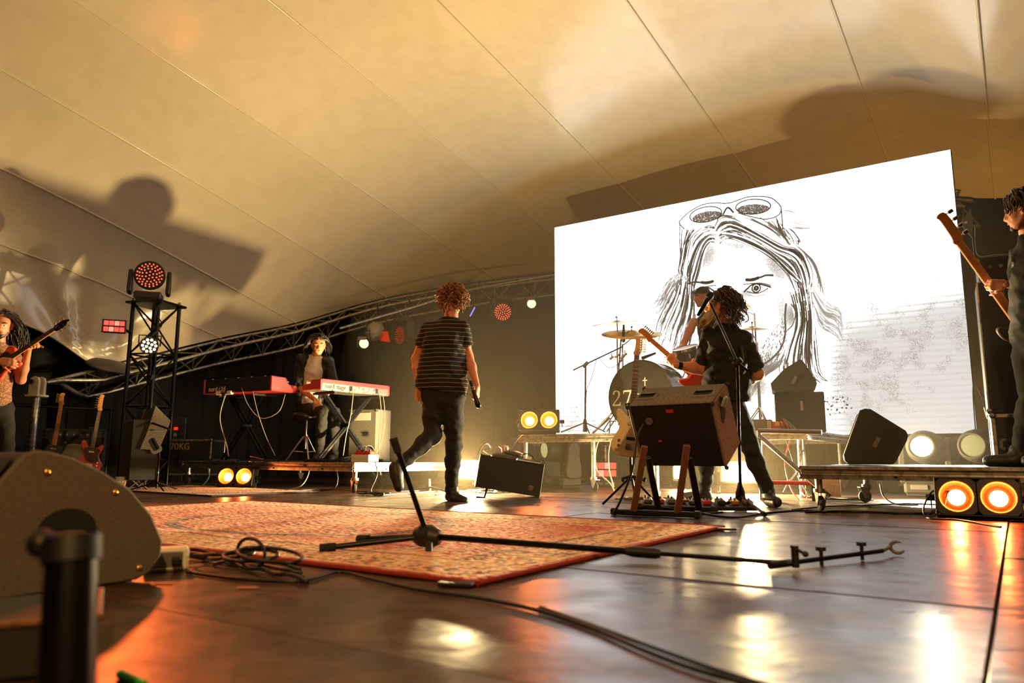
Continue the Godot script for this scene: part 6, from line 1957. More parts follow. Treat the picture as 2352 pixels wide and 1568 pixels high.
func build_right_gear() -> void:
	var ry := 0.67
	# ---- tall dark case that carries the second wedge
	var p := at(1828, 1000, 8.3)
	var t := thing("amplifier_case", "tall dark case with a catch under the perched wedge", "case", Vector3(p.x, ry, p.z), 14)
	var h := at(1828, 899, 8.3).y - ry
	var b := mb(); b.box(Vector3(0.52, h, 0.5), xf(Vector3(0.06, h / 2, -0.25)), 0.012); obj("body", b, M.dark_box, t)
	b = mb(); b.box(Vector3(0.014, h - 0.03, 0.014), xf(Vector3(-0.2, h / 2, 0.0)), 0.003); obj("edge_trim", b, M.steel, t)
	b = mb(); b.box(Vector3(0.04, 0.12, 0.02), xf(Vector3(0.08, h * 0.66, 0.008)), 0.006); obj("catch", b, M.steel, t)
	# ---- mixer, box, bottles and a red stage box on the riser's right end
	p = at(1725, 985, 7.9)
	t = thing("audio_mixer", "dark grey mixer unit on the right end of the drum riser", "mixer", Vector3(p.x, ry, p.z), 20)
	b = mb(); b.prism(PackedVector2Array([Vector2(-0.15, 0), Vector2(0.15, 0), Vector2(0.15, 0.07), Vector2(-0.15, 0.12)]), 0.3, xf(Vector3(-0.15, 0, 0), Vector3(0, 90, 0)), 0.006); obj("body", b, M.plastic_grey, t)
	for k in 6:
		b = mb(); b.cyl(Vector3(-0.1 + k * 0.04, 0.08, -0.05), Vector3(-0.1 + k * 0.04, 0.11, -0.045), 0.01, 8); obj("knob", b, M.satin_black, t)
	p = at(1762, 985, 7.85)
	t = thing("stage_box", "small pale box beside the mixer on the drum riser", "box", Vector3(p.x, ry, p.z), 10)
	b = mb(); b.box(Vector3(0.1, 0.11, 0.14), xf(Vector3(0, 0.055, 0)), 0.004); obj("body", b, M.plastic_white, t)
	b = mb(); b.box(Vector3(0.105, 0.012, 0.145), xf(Vector3(0, 0.112, 0)), 0.003); obj("lid", b, M.plastic_grey, t)
	for k in 2:
		p = at(1767 + k * 10, 952, 7.95)
		b = mb(); b.lathe([Vector2(0.0, 0.0), Vector2(0.02, 0.0), Vector2(0.02, 0.11), Vector2(0.008, 0.14), Vector2(0.008, 0.16), Vector2(0, 0.16)], Transform3D(Basis(), Vector3(p.x, ry, p.z)), 12)
		tag(obj("water_bottle", b, M.cup), ["clear small bottle behind the pale box on the drum riser, left one", "clear small bottle behind the pale box on the drum riser, right one"][k], "bottle", "bottles by the mixer")
	p = at(1785, 965, 7.85)
	t = thing("snake_box", "orange and yellow cable box with leads spilling off the drum riser", "box", Vector3(p.x, ry, p.z), 15)
	b = mb(); b.box(Vector3(0.14, 0.1, 0.12), xf(Vector3(0, 0.05, 0)), 0.02); obj("body", b, M.red_plastic, t)
	b = mb(); b.box(Vector3(0.09, 0.06, 0.125), xf(Vector3(0.01, 0.07, 0.004)), 0.015); obj("yellow_band", b, M.yellow_plastic, t)
	# ---- bass rig at the right edge
	p = at(2330, 1064, 5.62)
	t = flight_case("metal-edged case under the bass cabinet at the right edge", Vector3(p.x + 0.12, 0.33, p.z), 4, Vector3(0.5, 0.385, 0.4), M.box_black)
	t = thing("bass_cabinet", "tall black bass speaker cabinet behind the bass player", "amplifier", Vector3(p.x + 0.12, 0.335 + 0.385, p.z), 4)
	var hh := at(2300, 640, 5.62).y - 0.72
	b = mb(); b.box(Vector3(0.52, hh, 0.36), xf(Vector3(0.0, hh / 2, 0)), 0.012); obj("body", b, M.box_black, t)
	for s in [-1.0, 1.0]:
		b = mb(); b.box(Vector3(0.016, hh, 0.016), xf(Vector3(s * 0.255, hh / 2, 0.176)), 0.004); obj("edge_trim", b, M.steel, t)
		b = mb(); b.ball(Vector3(s * 0.25, 0.02, 0.172), Vector3(0.026, 0.026, 0.026), 10, 7); obj("corner_cap", b, M.steel, t)
	b = mb(); b.box(Vector3(0.47, hh - 0.06, 0.01), xf(Vector3(0, hh / 2, 0.182)), 0.003); obj("grille", b, M.grille, t)
	b = mb(); b.box(Vector3(0.07, 0.06, 0.006), xf(Vector3(-0.12, hh - 0.1, 0.19)), 0.002); obj("badge", b, M.steel, t)
	t = thing("bass_amplifier", "black bass amplifier head on the cabinet behind the bass player", "amplifier", Vector3(p.x + 0.12, 0.722 + hh, p.z), 4)
	b = mb(); b.box(Vector3(0.48, 0.2, 0.34), xf(Vector3(0, 0.1, 0)), 0.015); obj("body", b, M.box_black, t)
	b = mb(); b.box(Vector3(0.44, 0.15, 0.01), xf(Vector3(0, 0.1, 0.17)), 0.003); obj("front_panel", b, M.satin_black, t)
	for k in 5:
		b = mb(); b.cyl(Vector3(-0.16 + k * 0.07, 0.11, 0.172), Vector3(-0.16 + k * 0.07, 0.11, 0.19), 0.014, 10); obj("knob", b, M.steel, t)
	# ---- antenna paddle on a thin stand
	p = at(2232, 560, 8.6)
	t = thing("antenna_paddle", "grey diamond-shaped antenna paddle on a thin stand right of the screen", "antenna", Vector3(p.x, 0, p.z), 10)
	var ay := at(2226, 508, 8.6).y
	b = mb(); b.prism(PackedVector2Array([Vector2(0.045, 0.17), Vector2(-0.05, 0.03), Vector2(-0.05, -0.06), Vector2(0.03, -0.19), Vector2(0.055, -0.03)]), 0.012, xf(Vector3(-0.02, ay, 0)), 0.003); obj("paddle", b, M.plastic_grey, t)
	b = mb(); b.box(Vector3(0.03, 0.025, 0.004), xf(Vector3(-0.04, ay, 0.014)), 0.001); obj("white_tag", b, M.paper, t)
	b = mb(); b.cyl(Vector3(0.02, 0.1, 0), Vector3(0.02, ay - 0.1, 0), 0.01, 8); obj("pole", b, M.black_metal, t)
	for k in 3:
		var an := TAU * k / 3.0
		b = mb(); b.tube([Vector3(0.02, 0.4, 0), Vector3(cos(an) * 0.35, 0.012, sin(an) * 0.35)], 0.01, 6); obj("leg", b, M.black_metal, t)
	b = mb(); b.tube(spline([Vector3(0.05, ay - 0.06, 0.0), Vector3(0.045, ay - 0.4, 0.02), Vector3(0.25, ay - 0.42, 0.02), Vector3(0.62, ay - 0.46, 0.0)], 6), 0.006, 6); obj("lead", b, M.cable_grey, t)
	# small clip mic hanging right of the screen
	p = at(2262, 940, 7.9)
	t = thing("hanging_microphone", "small slim microphone on a bent arm right of the screen's lower corner", "microphone", Vector3(p.x, 0, p.z), 0)
	b = mb(); b.tube(spline([Vector3(-0.1, 0.02, 0), Vector3(-0.1, 0.8, 0), Vector3(-0.08, p.y + 0.28, 0), Vector3(-0.02, p.y + 0.15, 0), Vector3(0, p.y, 0)], 6), 0.007, 6); obj("arm", b, M.black_metal, t)
	b = mb(); b.cyl(Vector3(0, p.y + 0.02, 0), Vector3(0.02, p.y - 0.1, 0), 0.013, 8); obj("capsule", b, M.steel, t)
	b = mb(); b.lathe([Vector2(0, 0), Vector2(0.14, 0), Vector2(0.13, 0.02), Vector2(0, 0.03)], Transform3D(Basis(), Vector3(-0.1, 0, 0)), 16); obj("base", b, M.black_metal, t)
	# low dark boxes under the drum riser
	for q in [[1258, 1118, 10.2, 0.5, 0.1, "flat black stage box under the drum riser's left end"], [1400, 1112, 10.0, 0.4, 0.09, "flat black stage box under the red strobe panel"], [2085, 1120, 8.6, 0.6, 0.16, "flat black stage box on the deck behind the right riser"]]:
		p = at(q[0], q[1], q[2])
		t = thing("stage_box", q[5], "box", Vector3(p.x, 0, p.z), 20)
		b = mb(); b.box(Vector3(q[3], q[4], 0.25), xf(Vector3(0, q[4] / 2, 0)), 0.006); obj("body", b, M.box_black, t)
		for k in 3:
			b = mb(); b.box(Vector3(0.05, 0.03, 0.006), xf(Vector3(-0.1 + k * 0.08, q[4] * 0.55, 0.127)), 0.002); obj("socket", b, M.plastic_grey, t)
	# red strip and chocks by the right riser's castor
	p = at(1815, 1108, 6.9)
	t = thing("cable_ramp", "red-edged cable ramp on the deck left of the low right riser", "cable ramp", Vector3(p.x, 0, p.z), 8)
	b = mb(); b.box(Vector3(0.52, 0.035, 0.12), xf(Vector3(0, 0.16, 0)), 0.01); obj("red_bar", b, M.red_plastic, t)
	for s in [-0.2, 0.2]:
		b = mb(); b.box(Vector3(0.03, 0.15, 0.1), xf(Vector3(s, 0.075, 0)), 0.004); obj("foot", b, M.satin_black, t)
	p = at(1905, 1120, 7.4)
	t = thing("wooden_block", "pale wooden block on the deck behind the right riser's castor", "block", Vector3(p.x, 0, p.z), 20)
	b = mb(); b.box(Vector3(0.2, 0.24, 0.1), xf(Vector3(0, 0.12, 0)), 0.006); obj("body", b, M.ply, t)

func mic_head(t: Node3D, at_p: Vector3, dir: Vector3, body_m: Material, r := 0.025) -> void:
	var f := along(at_p, dir)
	var b := mb()
	b.lathe([Vector2(0.0, -0.17), Vector2(0.012, -0.17), Vector2(0.019, -0.03), Vector2(0.023, -0.012), Vector2(0.0, -0.012)], f, 16)
	obj("microphone_body", b, body_m, t)
	b = mb(); b.lathe([Vector2(0.021, -0.012), Vector2(r, 0.004), Vector2(r, 0.01), Vector2(r * 0.98, 0.014), Vector2(r * 0.85, 0.032), Vector2(r * 0.5, 0.042), Vector2(0.0, 0.045)], f, 16, true)
	obj("microphone_grille", b, M.grille, t)

func build_stands() -> void:
	# ---- rugs
	var rug := thing("rug", "large worn red and cream oriental rug in the middle of the deck", "rug", Vector3(-1.38, 0, -1.86), 0, "oriental rugs")
	make_rug(rug, 4.1, 2.28, 0.014, false)
	var rug2 := thing("rug", "dark-edged brown oriental rug at far left before the guitars", "rug", Vector3(-6.6, 0, -4.5), -4.0, "oriental rugs")
	make_rug(rug2, 3.4, 1.3, 0.012, true)
	# ---- fallen boom stand across the rug
	var hub := at(982, 1244, 3.02); hub.y = 0.065
	var t := thing("microphone_stand", "fallen black microphone boom stand lying across the rug with one leg raised", "stand", Vector3.ZERO, 0, "microphone stands")
	var tip := at(905, 1010, 3.05)
	var l2 := ground(738, 1274); l2.y = 0.025
	var l3 := ground(826, 1254); l3.y = 0.03
	var endp := at(1828, 1307, 2.57); endp.y = maxf(endp.y, 0.02)
	var b := mb(); b.lathe([Vector2(0.0, -0.055), Vector2(0.032, -0.055), Vector2(0.045, -0.03), Vector2(0.047, 0.02), Vector2(0.03, 0.055), Vector2(0.0, 0.06)], along(hub, endp - hub), 10); obj("leg_hub", b, M.satin_black, t)
	b = mb(); b.cyl(hub + Vector3(0.05, -0.02, 0.05), hub + Vector3(0.075, -0.055, 0.08), 0.014, 8); obj("hub_screw", b, M.satin_black, t)
	for L in [[tip, 0.0], [l2, 0.0], [l3, 0.0]]:
		var d: Vector3 = (L[0] - hub).normalized()
		b = mb(); b.tube([hub + d * 0.02, L[0]], 0.0115, 12); var lg := obj("leg", b, M.black_metal, t)
		b = mb(); b.tube([L[0] - d * 0.055, L[0] + d * 0.008], [0.0165, 0.0185], 12); obj("rubber_foot", b, M.rubber, lg)
	var dirp := (endp - hub).normalized()
	var clutch := hub + (endp - hub) * 0.62
	b = mb(); b.cyl(hub, clutch, 0.0125, 12); obj("lower_tube", b, M.black_metal, t)
	b = mb(); b.tube([clutch - dirp * 0.06, clutch - dirp * 0.03, clutch + dirp * 0.05, clutch + dirp * 0.07], [0.014, 0.02, 0.02, 0.015], 14); obj("clutch", b, M.satin_black, t)
	b = mb(); b.cyl(clutch, endp, 0.0085, 12); obj("upper_tube", b, M.black_metal, t)
	# boom end: swivel, T-screw, arm with clip
	var bl := at(1775, 1326, 2.55); bl.y = maxf(bl.y, 0.018)
	var br := at(2028, 1290, 2.86); br.y = maxf(br.y, 0.03)
	var bd := (br - bl).normalized()
	b = mb(); b.cyl(bl, br, 0.0095, 12); var bm := obj("boom", b, M.black_metal, t)
	b = mb(); b.cyl(bl - bd * 0.01, bl + bd * 0.09, 0.0135, 12); obj("counterweight", b, M.satin_black, bm)
	b = mb(); b.cyl(endp + Vector3(0, -0.012, 0), endp + Vector3(0, 0.062, 0), 0.013, 10); b.cyl(endp + Vector3(-0.012, 0.058, 0), endp + Vector3(0.035, 0.04, 0.02), 0.006, 8); b.ball(endp + Vector3(0.04, 0.038, 0.022), Vector3(0.011, 0.011, 0.011), 8, 6); obj("swivel", b, M.satin_black, bm)
	for q in [0.42, 0.8]:
		var kp := bl.lerp(br, q)
		b = mb(); b.cyl(kp + Vector3(0, -0.025, 0), kp + Vector3(0, 0.03, 0), 0.007, 8); b.cyl(kp + Vector3(0, 0.028, 0), kp + Vector3(0, 0.042, 0), 0.018, 10); obj("clamp_screw", b, M.satin_black, bm)
	# spring clip: open ring
	var rc := at(2064, 1281, 2.93)
	rc.y = maxf(rc.y, 0.035)
	var pts := []
	var fw := (rc - Vector3(0, 0.38, 0)).normalized()
	var rx := Vector3.UP.cross(-fw).normalized()
	var ryv := Vector3(0, 1, 0)
	for k in 15:
		var a := deg_to_rad(60.0 + 270.0 * k / 14.0)
		pts.append(rc + rx * cos(a) * 0.026 + ryv * sin(a) * 0.022)
	b = mb(); b.tube(pts, [0.003, 0.0045, 0.006, 0.007, 0.007, 0.007, 0.007, 0.007, 0.007, 0.007, 0.007, 0.007, 0.006, 0.0045, 0.003], 8)
	b.tube([br, rc - rx * 0.026], 0.0075, 8); obj("clip", b, M.plastic_grey, bm)
	# ---- boom stand on the drum riser
	var mp := at(1344, 988, 8.75)
	t = thing("microphone_stand", "black boom stand with a drum microphone at the left of the drum riser", "stand", Vector3(mp.x, 0.67, mp.z), 0, "microphone stands")
	var o := Vector3(mp.x, 0.67, mp.z)
	var top := at(1345, 838, 8.75) - o
	b = mb(); b.cyl(Vector3(0, 0.02, 0), top, 0.011, 10); obj("pole", b, M.black_metal, t)
	b = mb(); b.tube([Vector3(0, 0.02, 0), Vector3(0, 0.14, 0), Vector3(0, 0.17, 0)], [0.028, 0.022, 0.014], 10); obj("leg_hub", b, M.satin_black, t)
	b = mb(); b.tube([at(1316, 850, 8.8) - o, at(1432, 795, 8.7) - o], 0.009, 10); obj("boom", b, M.black_metal, t)
	b = mb(); b.cyl(top + Vector3(-0.03, -0.02, 0), top + Vector3(0.03, 0.03, 0), 0.022, 10); obj("swivel", b, M.satin_black, t)
	for k in 3:
		var a := TAU * k / 3.0 + 0.2
		b = mb(); b.tube([Vector3(0, 0.13, 0), Vector3(cos(a) * 0.3, 0.012, sin(a) * 0.3)], 0.008, 6); obj("leg", b, M.black_metal, t)
	mic_head(t, at(1432, 778, 8.7) - o, Vector3(0, -1, 0.1), M.black_metal)
	b = mb(); b.tube(spline([at(1375, 822, 8.75) - o, at(1400, 845, 8.75) - o, at(1425, 832, 8.75) - o], 5), 0.004, 5); obj("lead", b, M.cable, t)
	b = mb(); b.tube(spline([at(1370, 826, 8.74) - o, at(1358, 870, 8.74) - o, at(1347, 900, 8.74) - o, Vector3(0.01, 0.02, 0.02)], 5), 0.004, 5); obj("lead", b, M.cable, t)
	# ---- vocal stand before the bearded guitarist
	var vp := ground(1702, 1168)
	t = thing("microphone_stand", "tall vocal boom stand with microphone before the bearded guitarist's face", "stand", Vector3(vp.x, 0, vp.z), 0, "microphone stands")
	o = Vector3(vp.x, 0, vp.z)
	var dep := 5.3
	var joint := at(1694, 832, dep) - o
	b = mb(); b.tube([Vector3(0, 0.05, 0), joint], 0.012, 10); obj("pole", b, M.black_metal, t)
	b = mb(); b.tube([Vector3(0, 0.02, 0), Vector3(0, 0.13, 0), Vector3(0, 0.2, 0)], [0.05, 0.035, 0.014], 12); obj("leg_hub", b, M.satin_black, t)
	b = mb(); b.tube([at(1716, 850, dep) - o, joint, at(1632, 697, 5.55) - o], 0.0095, 10); obj("boom", b, M.black_metal, t)
	b = mb(); b.cyl(joint + Vector3(-0.03, -0.02, 0), joint + Vector3(0.03, 0.02, 0), 0.022, 10); b.cyl(joint, joint + Vector3(-0.04, 0.03, 0.04), 0.008, 6); obj("swivel", b, M.satin_black, t)
	for L in [[1757, 1186], [1640, 1175], [1712, 1150]]:
		var q := ground(L[0], L[1]); q.y = 0.014
		b = mb(); b.tube([Vector3(0, 0.1, 0), q - o], 0.01, 8); obj("leg", b, M.black_metal, t)
		b = mb(); b.tube([(q - o) * 0.94 + Vector3(0, 0.006, 0), q - o], 0.016, 8); obj("rubber_foot", b, M.rubber, t)
	mic_head(t, at(1629, 682, 5.6) - o, Vector3(0.75, 0.85, 0.3), M.black_metal, 0.03)
	# ---- white guitar on a stand behind the tilted cabinet
	var gb := at(1452, 1052, 5.95)
	guitar_stand("black guitar stand behind the tilted monitor", Vector3(gb.x, 0, gb.z), 34.0, 1.15, 0.1)
	t = thing("electric_guitar", "cream white electric guitar standing behind the tilted monitor cabinet", "guitar")
	guitar(t, at(1466, 772, 6.02), at(1446, 1050, 5.86), Vector3(0.45, 0.05, 0.9), M.cream_lacquer, M.rosewood, {"style": "tele", "guard": M.cream_lacquer, "mirror": -1.0})
	# ---- pedals on the deck by the guitarist
	for q in [[1540, 1168, 5.4, M.plastic_grey, "grey pedalboard on the deck left of the guitarist's feet", 0.44], [1655, 1172, 5.2, M.satin_black, "black pedalboard on the deck at the guitarist's feet", 0.5]]:
		var p := ground(q[0], q[1])
		t = thing("pedalboard", q[4], "pedalboard", Vector3(p.x, 0, p.z), 30, "pedalboards")
		b = mb(); b.box(Vector3(q[5], 0.03, 0.2), xf(Vector3(0, 0.03, 0), Vector3(7, 0, 0)), 0.006); obj("board", b, M.satin_black, t)
		for k in 5:
			b = mb(); b.box(Vector3(0.062, 0.03, 0.11), xf(Vector3(-q[5] / 2 + 0.05 + k * q[5] * 0.2, 0.064, 0), Vector3(7, 0, 0)), 0.005); var pd := obj("pedal", b, [M.steel, M.red_lacquer, q[3], M.brass, M.plastic_grey][k], t)
			b = mb(); b.cyl(Vector3(-q[5] / 2 + 0.05 + k * q[5] * 0.2, 0.07, 0.03), Vector3(-q[5] / 2 + 0.05 + k * q[5] * 0.2, 0.094, 0.034), 0.008, 8); obj("foot_switch", b, M.chrome, pd)
			b = mb(); b.cyl(Vector3(-q[5] / 2 + 0.035 + k * q[5] * 0.2, 0.075, -0.03), Vector3(-q[5] / 2 + 0.035 + k * q[5] * 0.2, 0.1, -0.028), 0.007, 8); obj("knob", b, M.satin_black, pd)
	# ---- bag and bits on the propped wedge
	var o3 := ground(1240, 1143)
	var wp := at(1175, 1052, 7.75)
	t = thing("gear_bag", "black strapped gear bag lying on top of the propped wedge", "bag", wp, 38)
	b = mb(); b.ball(Vector3(-0.03, 0.0, 0), Vector3(0.19, 0.05, 0.12), 18, 9, Basis(Vector3(0, 0, 1), -0.16)); b.ball(Vector3(0.02, 0.04, 0), Vector3(0.12, 0.04, 0.09), 16, 8, Basis(Vector3(0, 0, 1), -0.16)); obj("bag", b, M.leather, t)
	b = mb(); b.tube(spline([Vector3(0.1, -0.04, 0.09), Vector3(0.12, 0.04, 0.1), Vector3(0.2, 0.03, 0.1), Vector3(0.26, -0.07, 0.12), Vector3(0.28, -0.14, 0.14)], 6), 0.022, 8, true, 0.25); obj("strap", b, M.rubber, t)
	b = mb(); b.box(Vector3(0.05, 0.075, 0.006), xf(Vector3(0.17, -0.02, 0.11), Vector3(0, 0, -12)), 0.001); obj("pale_label", b, M.paper, t)
	t = thing("wooden_clamp", "small orange wooden peg with a metal clip on the gear bag", "clamp", at(1157, 1028, 7.75) , 30)
	b = mb(); b.tube([Vector3(0, -0.05, 0), Vector3(-0.01, 0.0, 0), Vector3(-0.05, 0.025, 0)], [0.02, 0.018, 0.014], 10); obj("peg", b, M.maple, t)
	b = mb(); b.tube([Vector3(0.0, 0.02, 0), Vector3(0.04, 0.01, 0), Vector3(0.05, -0.02, 0)], 0.008, 8); obj("metal_clip", b, M.chrome, t)

func make_rug(parent: Node3D, w: float, d: float, h: float, dark: bool) -> void:
	# woven picture: border bands, a worn field with a medallion, speckled threads
	var S := 512
	var W := 896
	var im := Image.create(W, S, false, Image.FORMAT_RGB8)
	var nz := FastNoiseLite.new(); nz.seed = 77; nz.frequency = 0.045; nz.fractal_octaves = 3
	var wear := FastNoiseLite.new(); wear.seed = 5; wear.frequency = 0.012; wear.fractal_octaves = 4
	var r := RandomNumberGenerator.new(); r.seed = 3
	var red := Color(0.76, 0.14, 0.05)
	var cream := Color(0.93, 0.74, 0.52)
	var navy := Color(0.2, 0.14, 0.22)
	var rose := Color(0.8, 0.36, 0.26)
	for j in S:
		for i in W:
			var ex := minf(i, W - 1 - i)
			var ey := minf(j, S - 1 - j)
			var e := minf(ex, ey)
			var u := i + 4.0 * sin(j * 0.31)
			var q := nz.get_noise_2d(i * 1.0, j * 1.0)
			# tile of flowers, mirrored so that it reads as a pattern
			var mx := absf(fmod(i, 64.0) - 32.0)
			var my := absf(fmod(j, 64.0) - 32.0)
			var fl := nz.get_noise_2d(mx * 2.2 + 900.0, my * 2.2)
			var c: Color
			if e < 9: c = red.darkened(0.15)
			elif e < 13: c = cream
			elif e < 72: c = cream if fl > 0.02 else (navy if fl < -0.28 else (rose if q > 0.0 else cream.lerp(navy, 0.35)))
			elif e < 80: c = navy.lerp(red, 0.4)
			elif e < 96: c = rose if fl > 0.0 else cream
			else:
				var dx := (i - W / 2.0) / (W * 0.2)
				var dy := (j - S / 2.0) / (S * 0.28)
				var med := dx * dx + dy * dy
				c = red if fl > -0.12 else (navy.lerp(red, 0.3) if fl < -0.34 else cream)
				if med < 1.0: c = cream if fl > 0.08 else (red if q > -0.1 else navy.lerp(rose, 0.5))
				elif med < 1.25: c = navy.lerp(rose, 0.3)
			var wr := clampf(wear.get_noise_2d(i, j) * 2.2 + 0.3, 0.0, 0.9)
			if e >= 9: c = c.lerp(cream, wr * (0.75 if r.randf() < 0.75 else 0.2))
			c = c.lerp(Color(0.95, 0.8, 0.6) if r.randf() < 0.5 else Color(0.25, 0.1, 0.08), r.randf() * 0.22)
			if dark: c = c.darkened(0.25).lerp(Color(0.42, 0.26, 0.12), 0.5)
			im.set_pixel(i, j, c)
	var m := mat(Color(1, 1, 1), 0.95)
	m.albedo_texture = ImageTexture.create_from_image(im)
	m.normal_enabled = true; m.normal_texture = noise_tex(0.2, [], 256, true, 4.0, 71); m.normal_scale = 0.6
	m.rim_enabled = true; m.rim = 0.3
	# local x runs to -w, z to -d; a gentle swell so that it does not lie dead flat
	var b := mb()
	var nx := 60
	var nzc := 34
	var pt := func(i: int, j: int) -> Vector3:
		var x := -w * i / nx
		var z := -d * j / nzc
		var e: float = minf(minf(i, nx - i), minf(j, nzc - j))
		return Vector3(x, h + (0.004 * sin(i * 0.6) * cos(j * 0.5) if e > 1 else 0.0), z)
	for i in nx:
		for j in nzc:
			var P := [pt.call(i, j), pt.call(i + 1, j), pt.call(i + 1, j + 1), pt.call(i, j + 1)]
			var T := [Vector2(float(i) / nx, float(j) / nzc), Vector2(float(i + 1) / nx, float(j) / nzc), Vector2(float(i + 1) / nx, float(j + 1) / nzc), Vector2(float(i) / nx, float(j + 1) / nzc)]
			b.tri(P[0], P[1], P[2], Vector3.UP, Vector3.UP, Vector3.UP, T[0], T[1], T[2])
			b.tri(P[0], P[2], P[3], Vector3.UP, Vector3.UP, Vector3.UP, T[0], T[2], T[3])
	obj("woven_field", b, m, parent)
	b = mb()
	var hem := [Vector3(0, h * 0.6, 0), Vector3(-w, h * 0.6, 0), Vector3(-w, h * 0.6, -d), Vector3(0, h * 0.6, -d), Vector3(0, h * 0.6, 0)]
	for k in 4: b.tube([hem[k], hem[k + 1]], h * 0.62, 8)
	obj("bound_edge", b, M.rug_edge if not dark else M.rug_edge_dark, parent)

# ---- bodies: tapered capsules joined softly on a grid and meshed as surface nets
# bones: [a, b, ra, rb]; clips: [point, normal] keep what lies behind the plane; wob: cloth folds
func net(b: MB, bones: Array, cell: float, blend: float, clips := [], wob := 0.0, vscale := 1.0) -> void:
	var k := 1.0 / blend
	var lo := Vector3.INF
	var hi := -Vector3.INF
	for q in bones:
		var m: float = maxf(q[2], q[3]) + blend * 2.0 + cell * 2.0 + wob * 2.0
		lo = lo.min(q[0] - Vector3.ONE * m).min(q[1] - Vector3.ONE * m)
		hi = hi.max(q[0] + Vector3.ONE * m).max(q[1] + Vector3.ONE * m)
	var nx := int((hi.x - lo.x) / cell) + 2
	var ny := int((hi.y - lo.y) / cell) + 2
	var nz := int((hi.z - lo.z) / cell) + 2
	var f := PackedFloat32Array()
	f.resize(nx * ny * nz)
	for q in bones:
		var a: Vector3 = q[0]
		var c: Vector3 = q[1]
		var ra: float = q[2]
		var rb: float = q[3]
		var ab := c - a
		var L2 := maxf(ab.length_squared(), 1e-9)
		var m := maxf(ra, rb) + blend * 2.5 + cell + wob
		var p0 := ((a.min(c) - Vector3.ONE * m - lo) / cell).floor()
		var p1 := ((a.max(c) + Vector3.ONE * m - lo) / cell).ceil()
		for z in range(maxi(0, int(p0.z)), mini(nz - 1, int(p1.z)) + 1):
			for y in range(maxi(0, int(p0.y)), mini(ny - 1, int(p1.y)) + 1):
				var row := (z * ny + y) * nx
				for x in range(maxi(0, int(p0.x)), mini(nx - 1, int(p1.x)) + 1):
					var ap := Vector3(lo.x + x * cell, lo.y + y * cell, lo.z + z * cell) - a
					var t := clampf(ap.dot(ab) / L2, 0.0, 1.0)
					var d := (ap - ab * t).length() - (ra + (rb - ra) * t)
					if d < m: f[row + x] += exp(-d * k)
	var n := FastNoiseLite.new()
	n.seed = 12; n.frequency = 7.0; n.fractal_octaves = 2
	for q in f.size():
		var s := f[q]
		var v := -3.0 * blend if s < 0.01 else log(s) * blend
		if (wob > 0.0 or clips.size()) and absf(v) < 0.12:
			var x := q % nx
			var y := (q / nx) % ny
			var z := q / (nx * ny)
			var p := Vector3(lo.x + x * cell, lo.y + y * cell, lo.z + z * cell)
			if wob > 0.0 and absf(v) < 0.06: v += wob * n.get_noise_3d(p.x, p.y * 1.7 + p.x * 0.8, p.z)
			for c in clips: v = minf(v, -(p - c[0]).dot(c[1]))
		elif clips.size():
			var p := Vector3(lo.x + (q % nx) * cell, lo.y + ((q / nx) % ny) * cell, lo.z + (q / (nx * ny)) * cell)
			for c in clips: v = minf(v, -(p - c[0]).dot(c[1]))
		f[q] = v
	var id := PackedInt32Array()
	id.resize(nx * ny * nz)
	id.fill(-1)
	var base := b.v.size()
	var V := PackedVector3Array()
	var st := [0, 1, nx, nx + 1, nx * ny, nx * ny + 1, nx * ny + nx, nx * ny + nx + 1]
	var off := [Vector3(0, 0, 0), Vector3(1, 0, 0), Vector3(0, 1, 0), Vector3(1, 1, 0), Vector3(0, 0, 1), Vector3(1, 0, 1), Vector3(0, 1, 1), Vector3(1, 1, 1)]
	var edges := [[0, 1], [2, 3], [4, 5], [6, 7], [0, 2], [1, 3], [4, 6], [5, 7], [0, 4], [1, 5], [2, 6], [3, 7]]
	var sxy := nx * ny
	for z in nz - 1:
		for y in ny - 1:
			var q := (z * ny + y) * nx
			for x in nx - 1:
				var ins := 0
				var s0 := f[q] > 0.0
				if (f[q + 1] > 0.0) != s0 or (f[q + nx] > 0.0) != s0 or (f[q + sxy] > 0.0) != s0 or (f[q + nx + 1] > 0.0) != s0 or (f[q + sxy + 1] > 0.0) != s0 or (f[q + sxy + nx] > 0.0) != s0 or (f[q + sxy + nx + 1] > 0.0) != s0:
					var sum := Vector3.ZERO
					var cnt := 0
					for e in edges:
						var fa := f[q + st[e[0]]]
						var fb := f[q + st[e[1]]]
						if (fa > 0.0) != (fb > 0.0):
							sum += off[e[0]].lerp(off[e[1]], fa / (fa - fb)); cnt += 1
					id[q] = V.size()
					V.append(lo + (Vector3(x, y, z) + sum / cnt) * cell)
				q += 1
	var N := PackedVector3Array()
	N.resize(V.size())
	var tri := PackedInt32Array()
	for z in range(1, nz - 1):
		for y in range(1, ny - 1):
			var q := (z * ny + y) * nx + 1
			for x in range(1, nx - 1):
				var s0 := f[q] > 0.0
				for ax in 3:
					var stp: int = [1, nx, sxy][ax]
					if (f[q + stp] > 0.0) != s0:
						var u: int = [nx, sxy, 1][ax]
						var w: int = [sxy, 1, nx][ax]
						var A := id[q]; var B := id[q - u]; var C2 := id[q - u - w]; var D := id[q - w]
						if A < 0 or B < 0 or C2 < 0 or D < 0: continue
						var nn := (V[C2] - V[A]).cross(V[D] - V[B])
						if (nn[ax] > 0.0) != s0: nn = -nn
						N[A] += nn; N[B] += nn; N[C2] += nn; N[D] += nn
						if s0:
							tri.append_array(PackedInt32Array([A, B, C2, A, C2, D]))
						else:
							tri.append_array(PackedInt32Array([A, C2, B, A, D, C2]))
				q += 1
	for q in V.size():
		b.v.append(V[q]); b.n.append(N[q].normalized()); b.t.append(Vector2(V[q].x * vscale, V[q].y * vscale + V[q].x * 0.0))
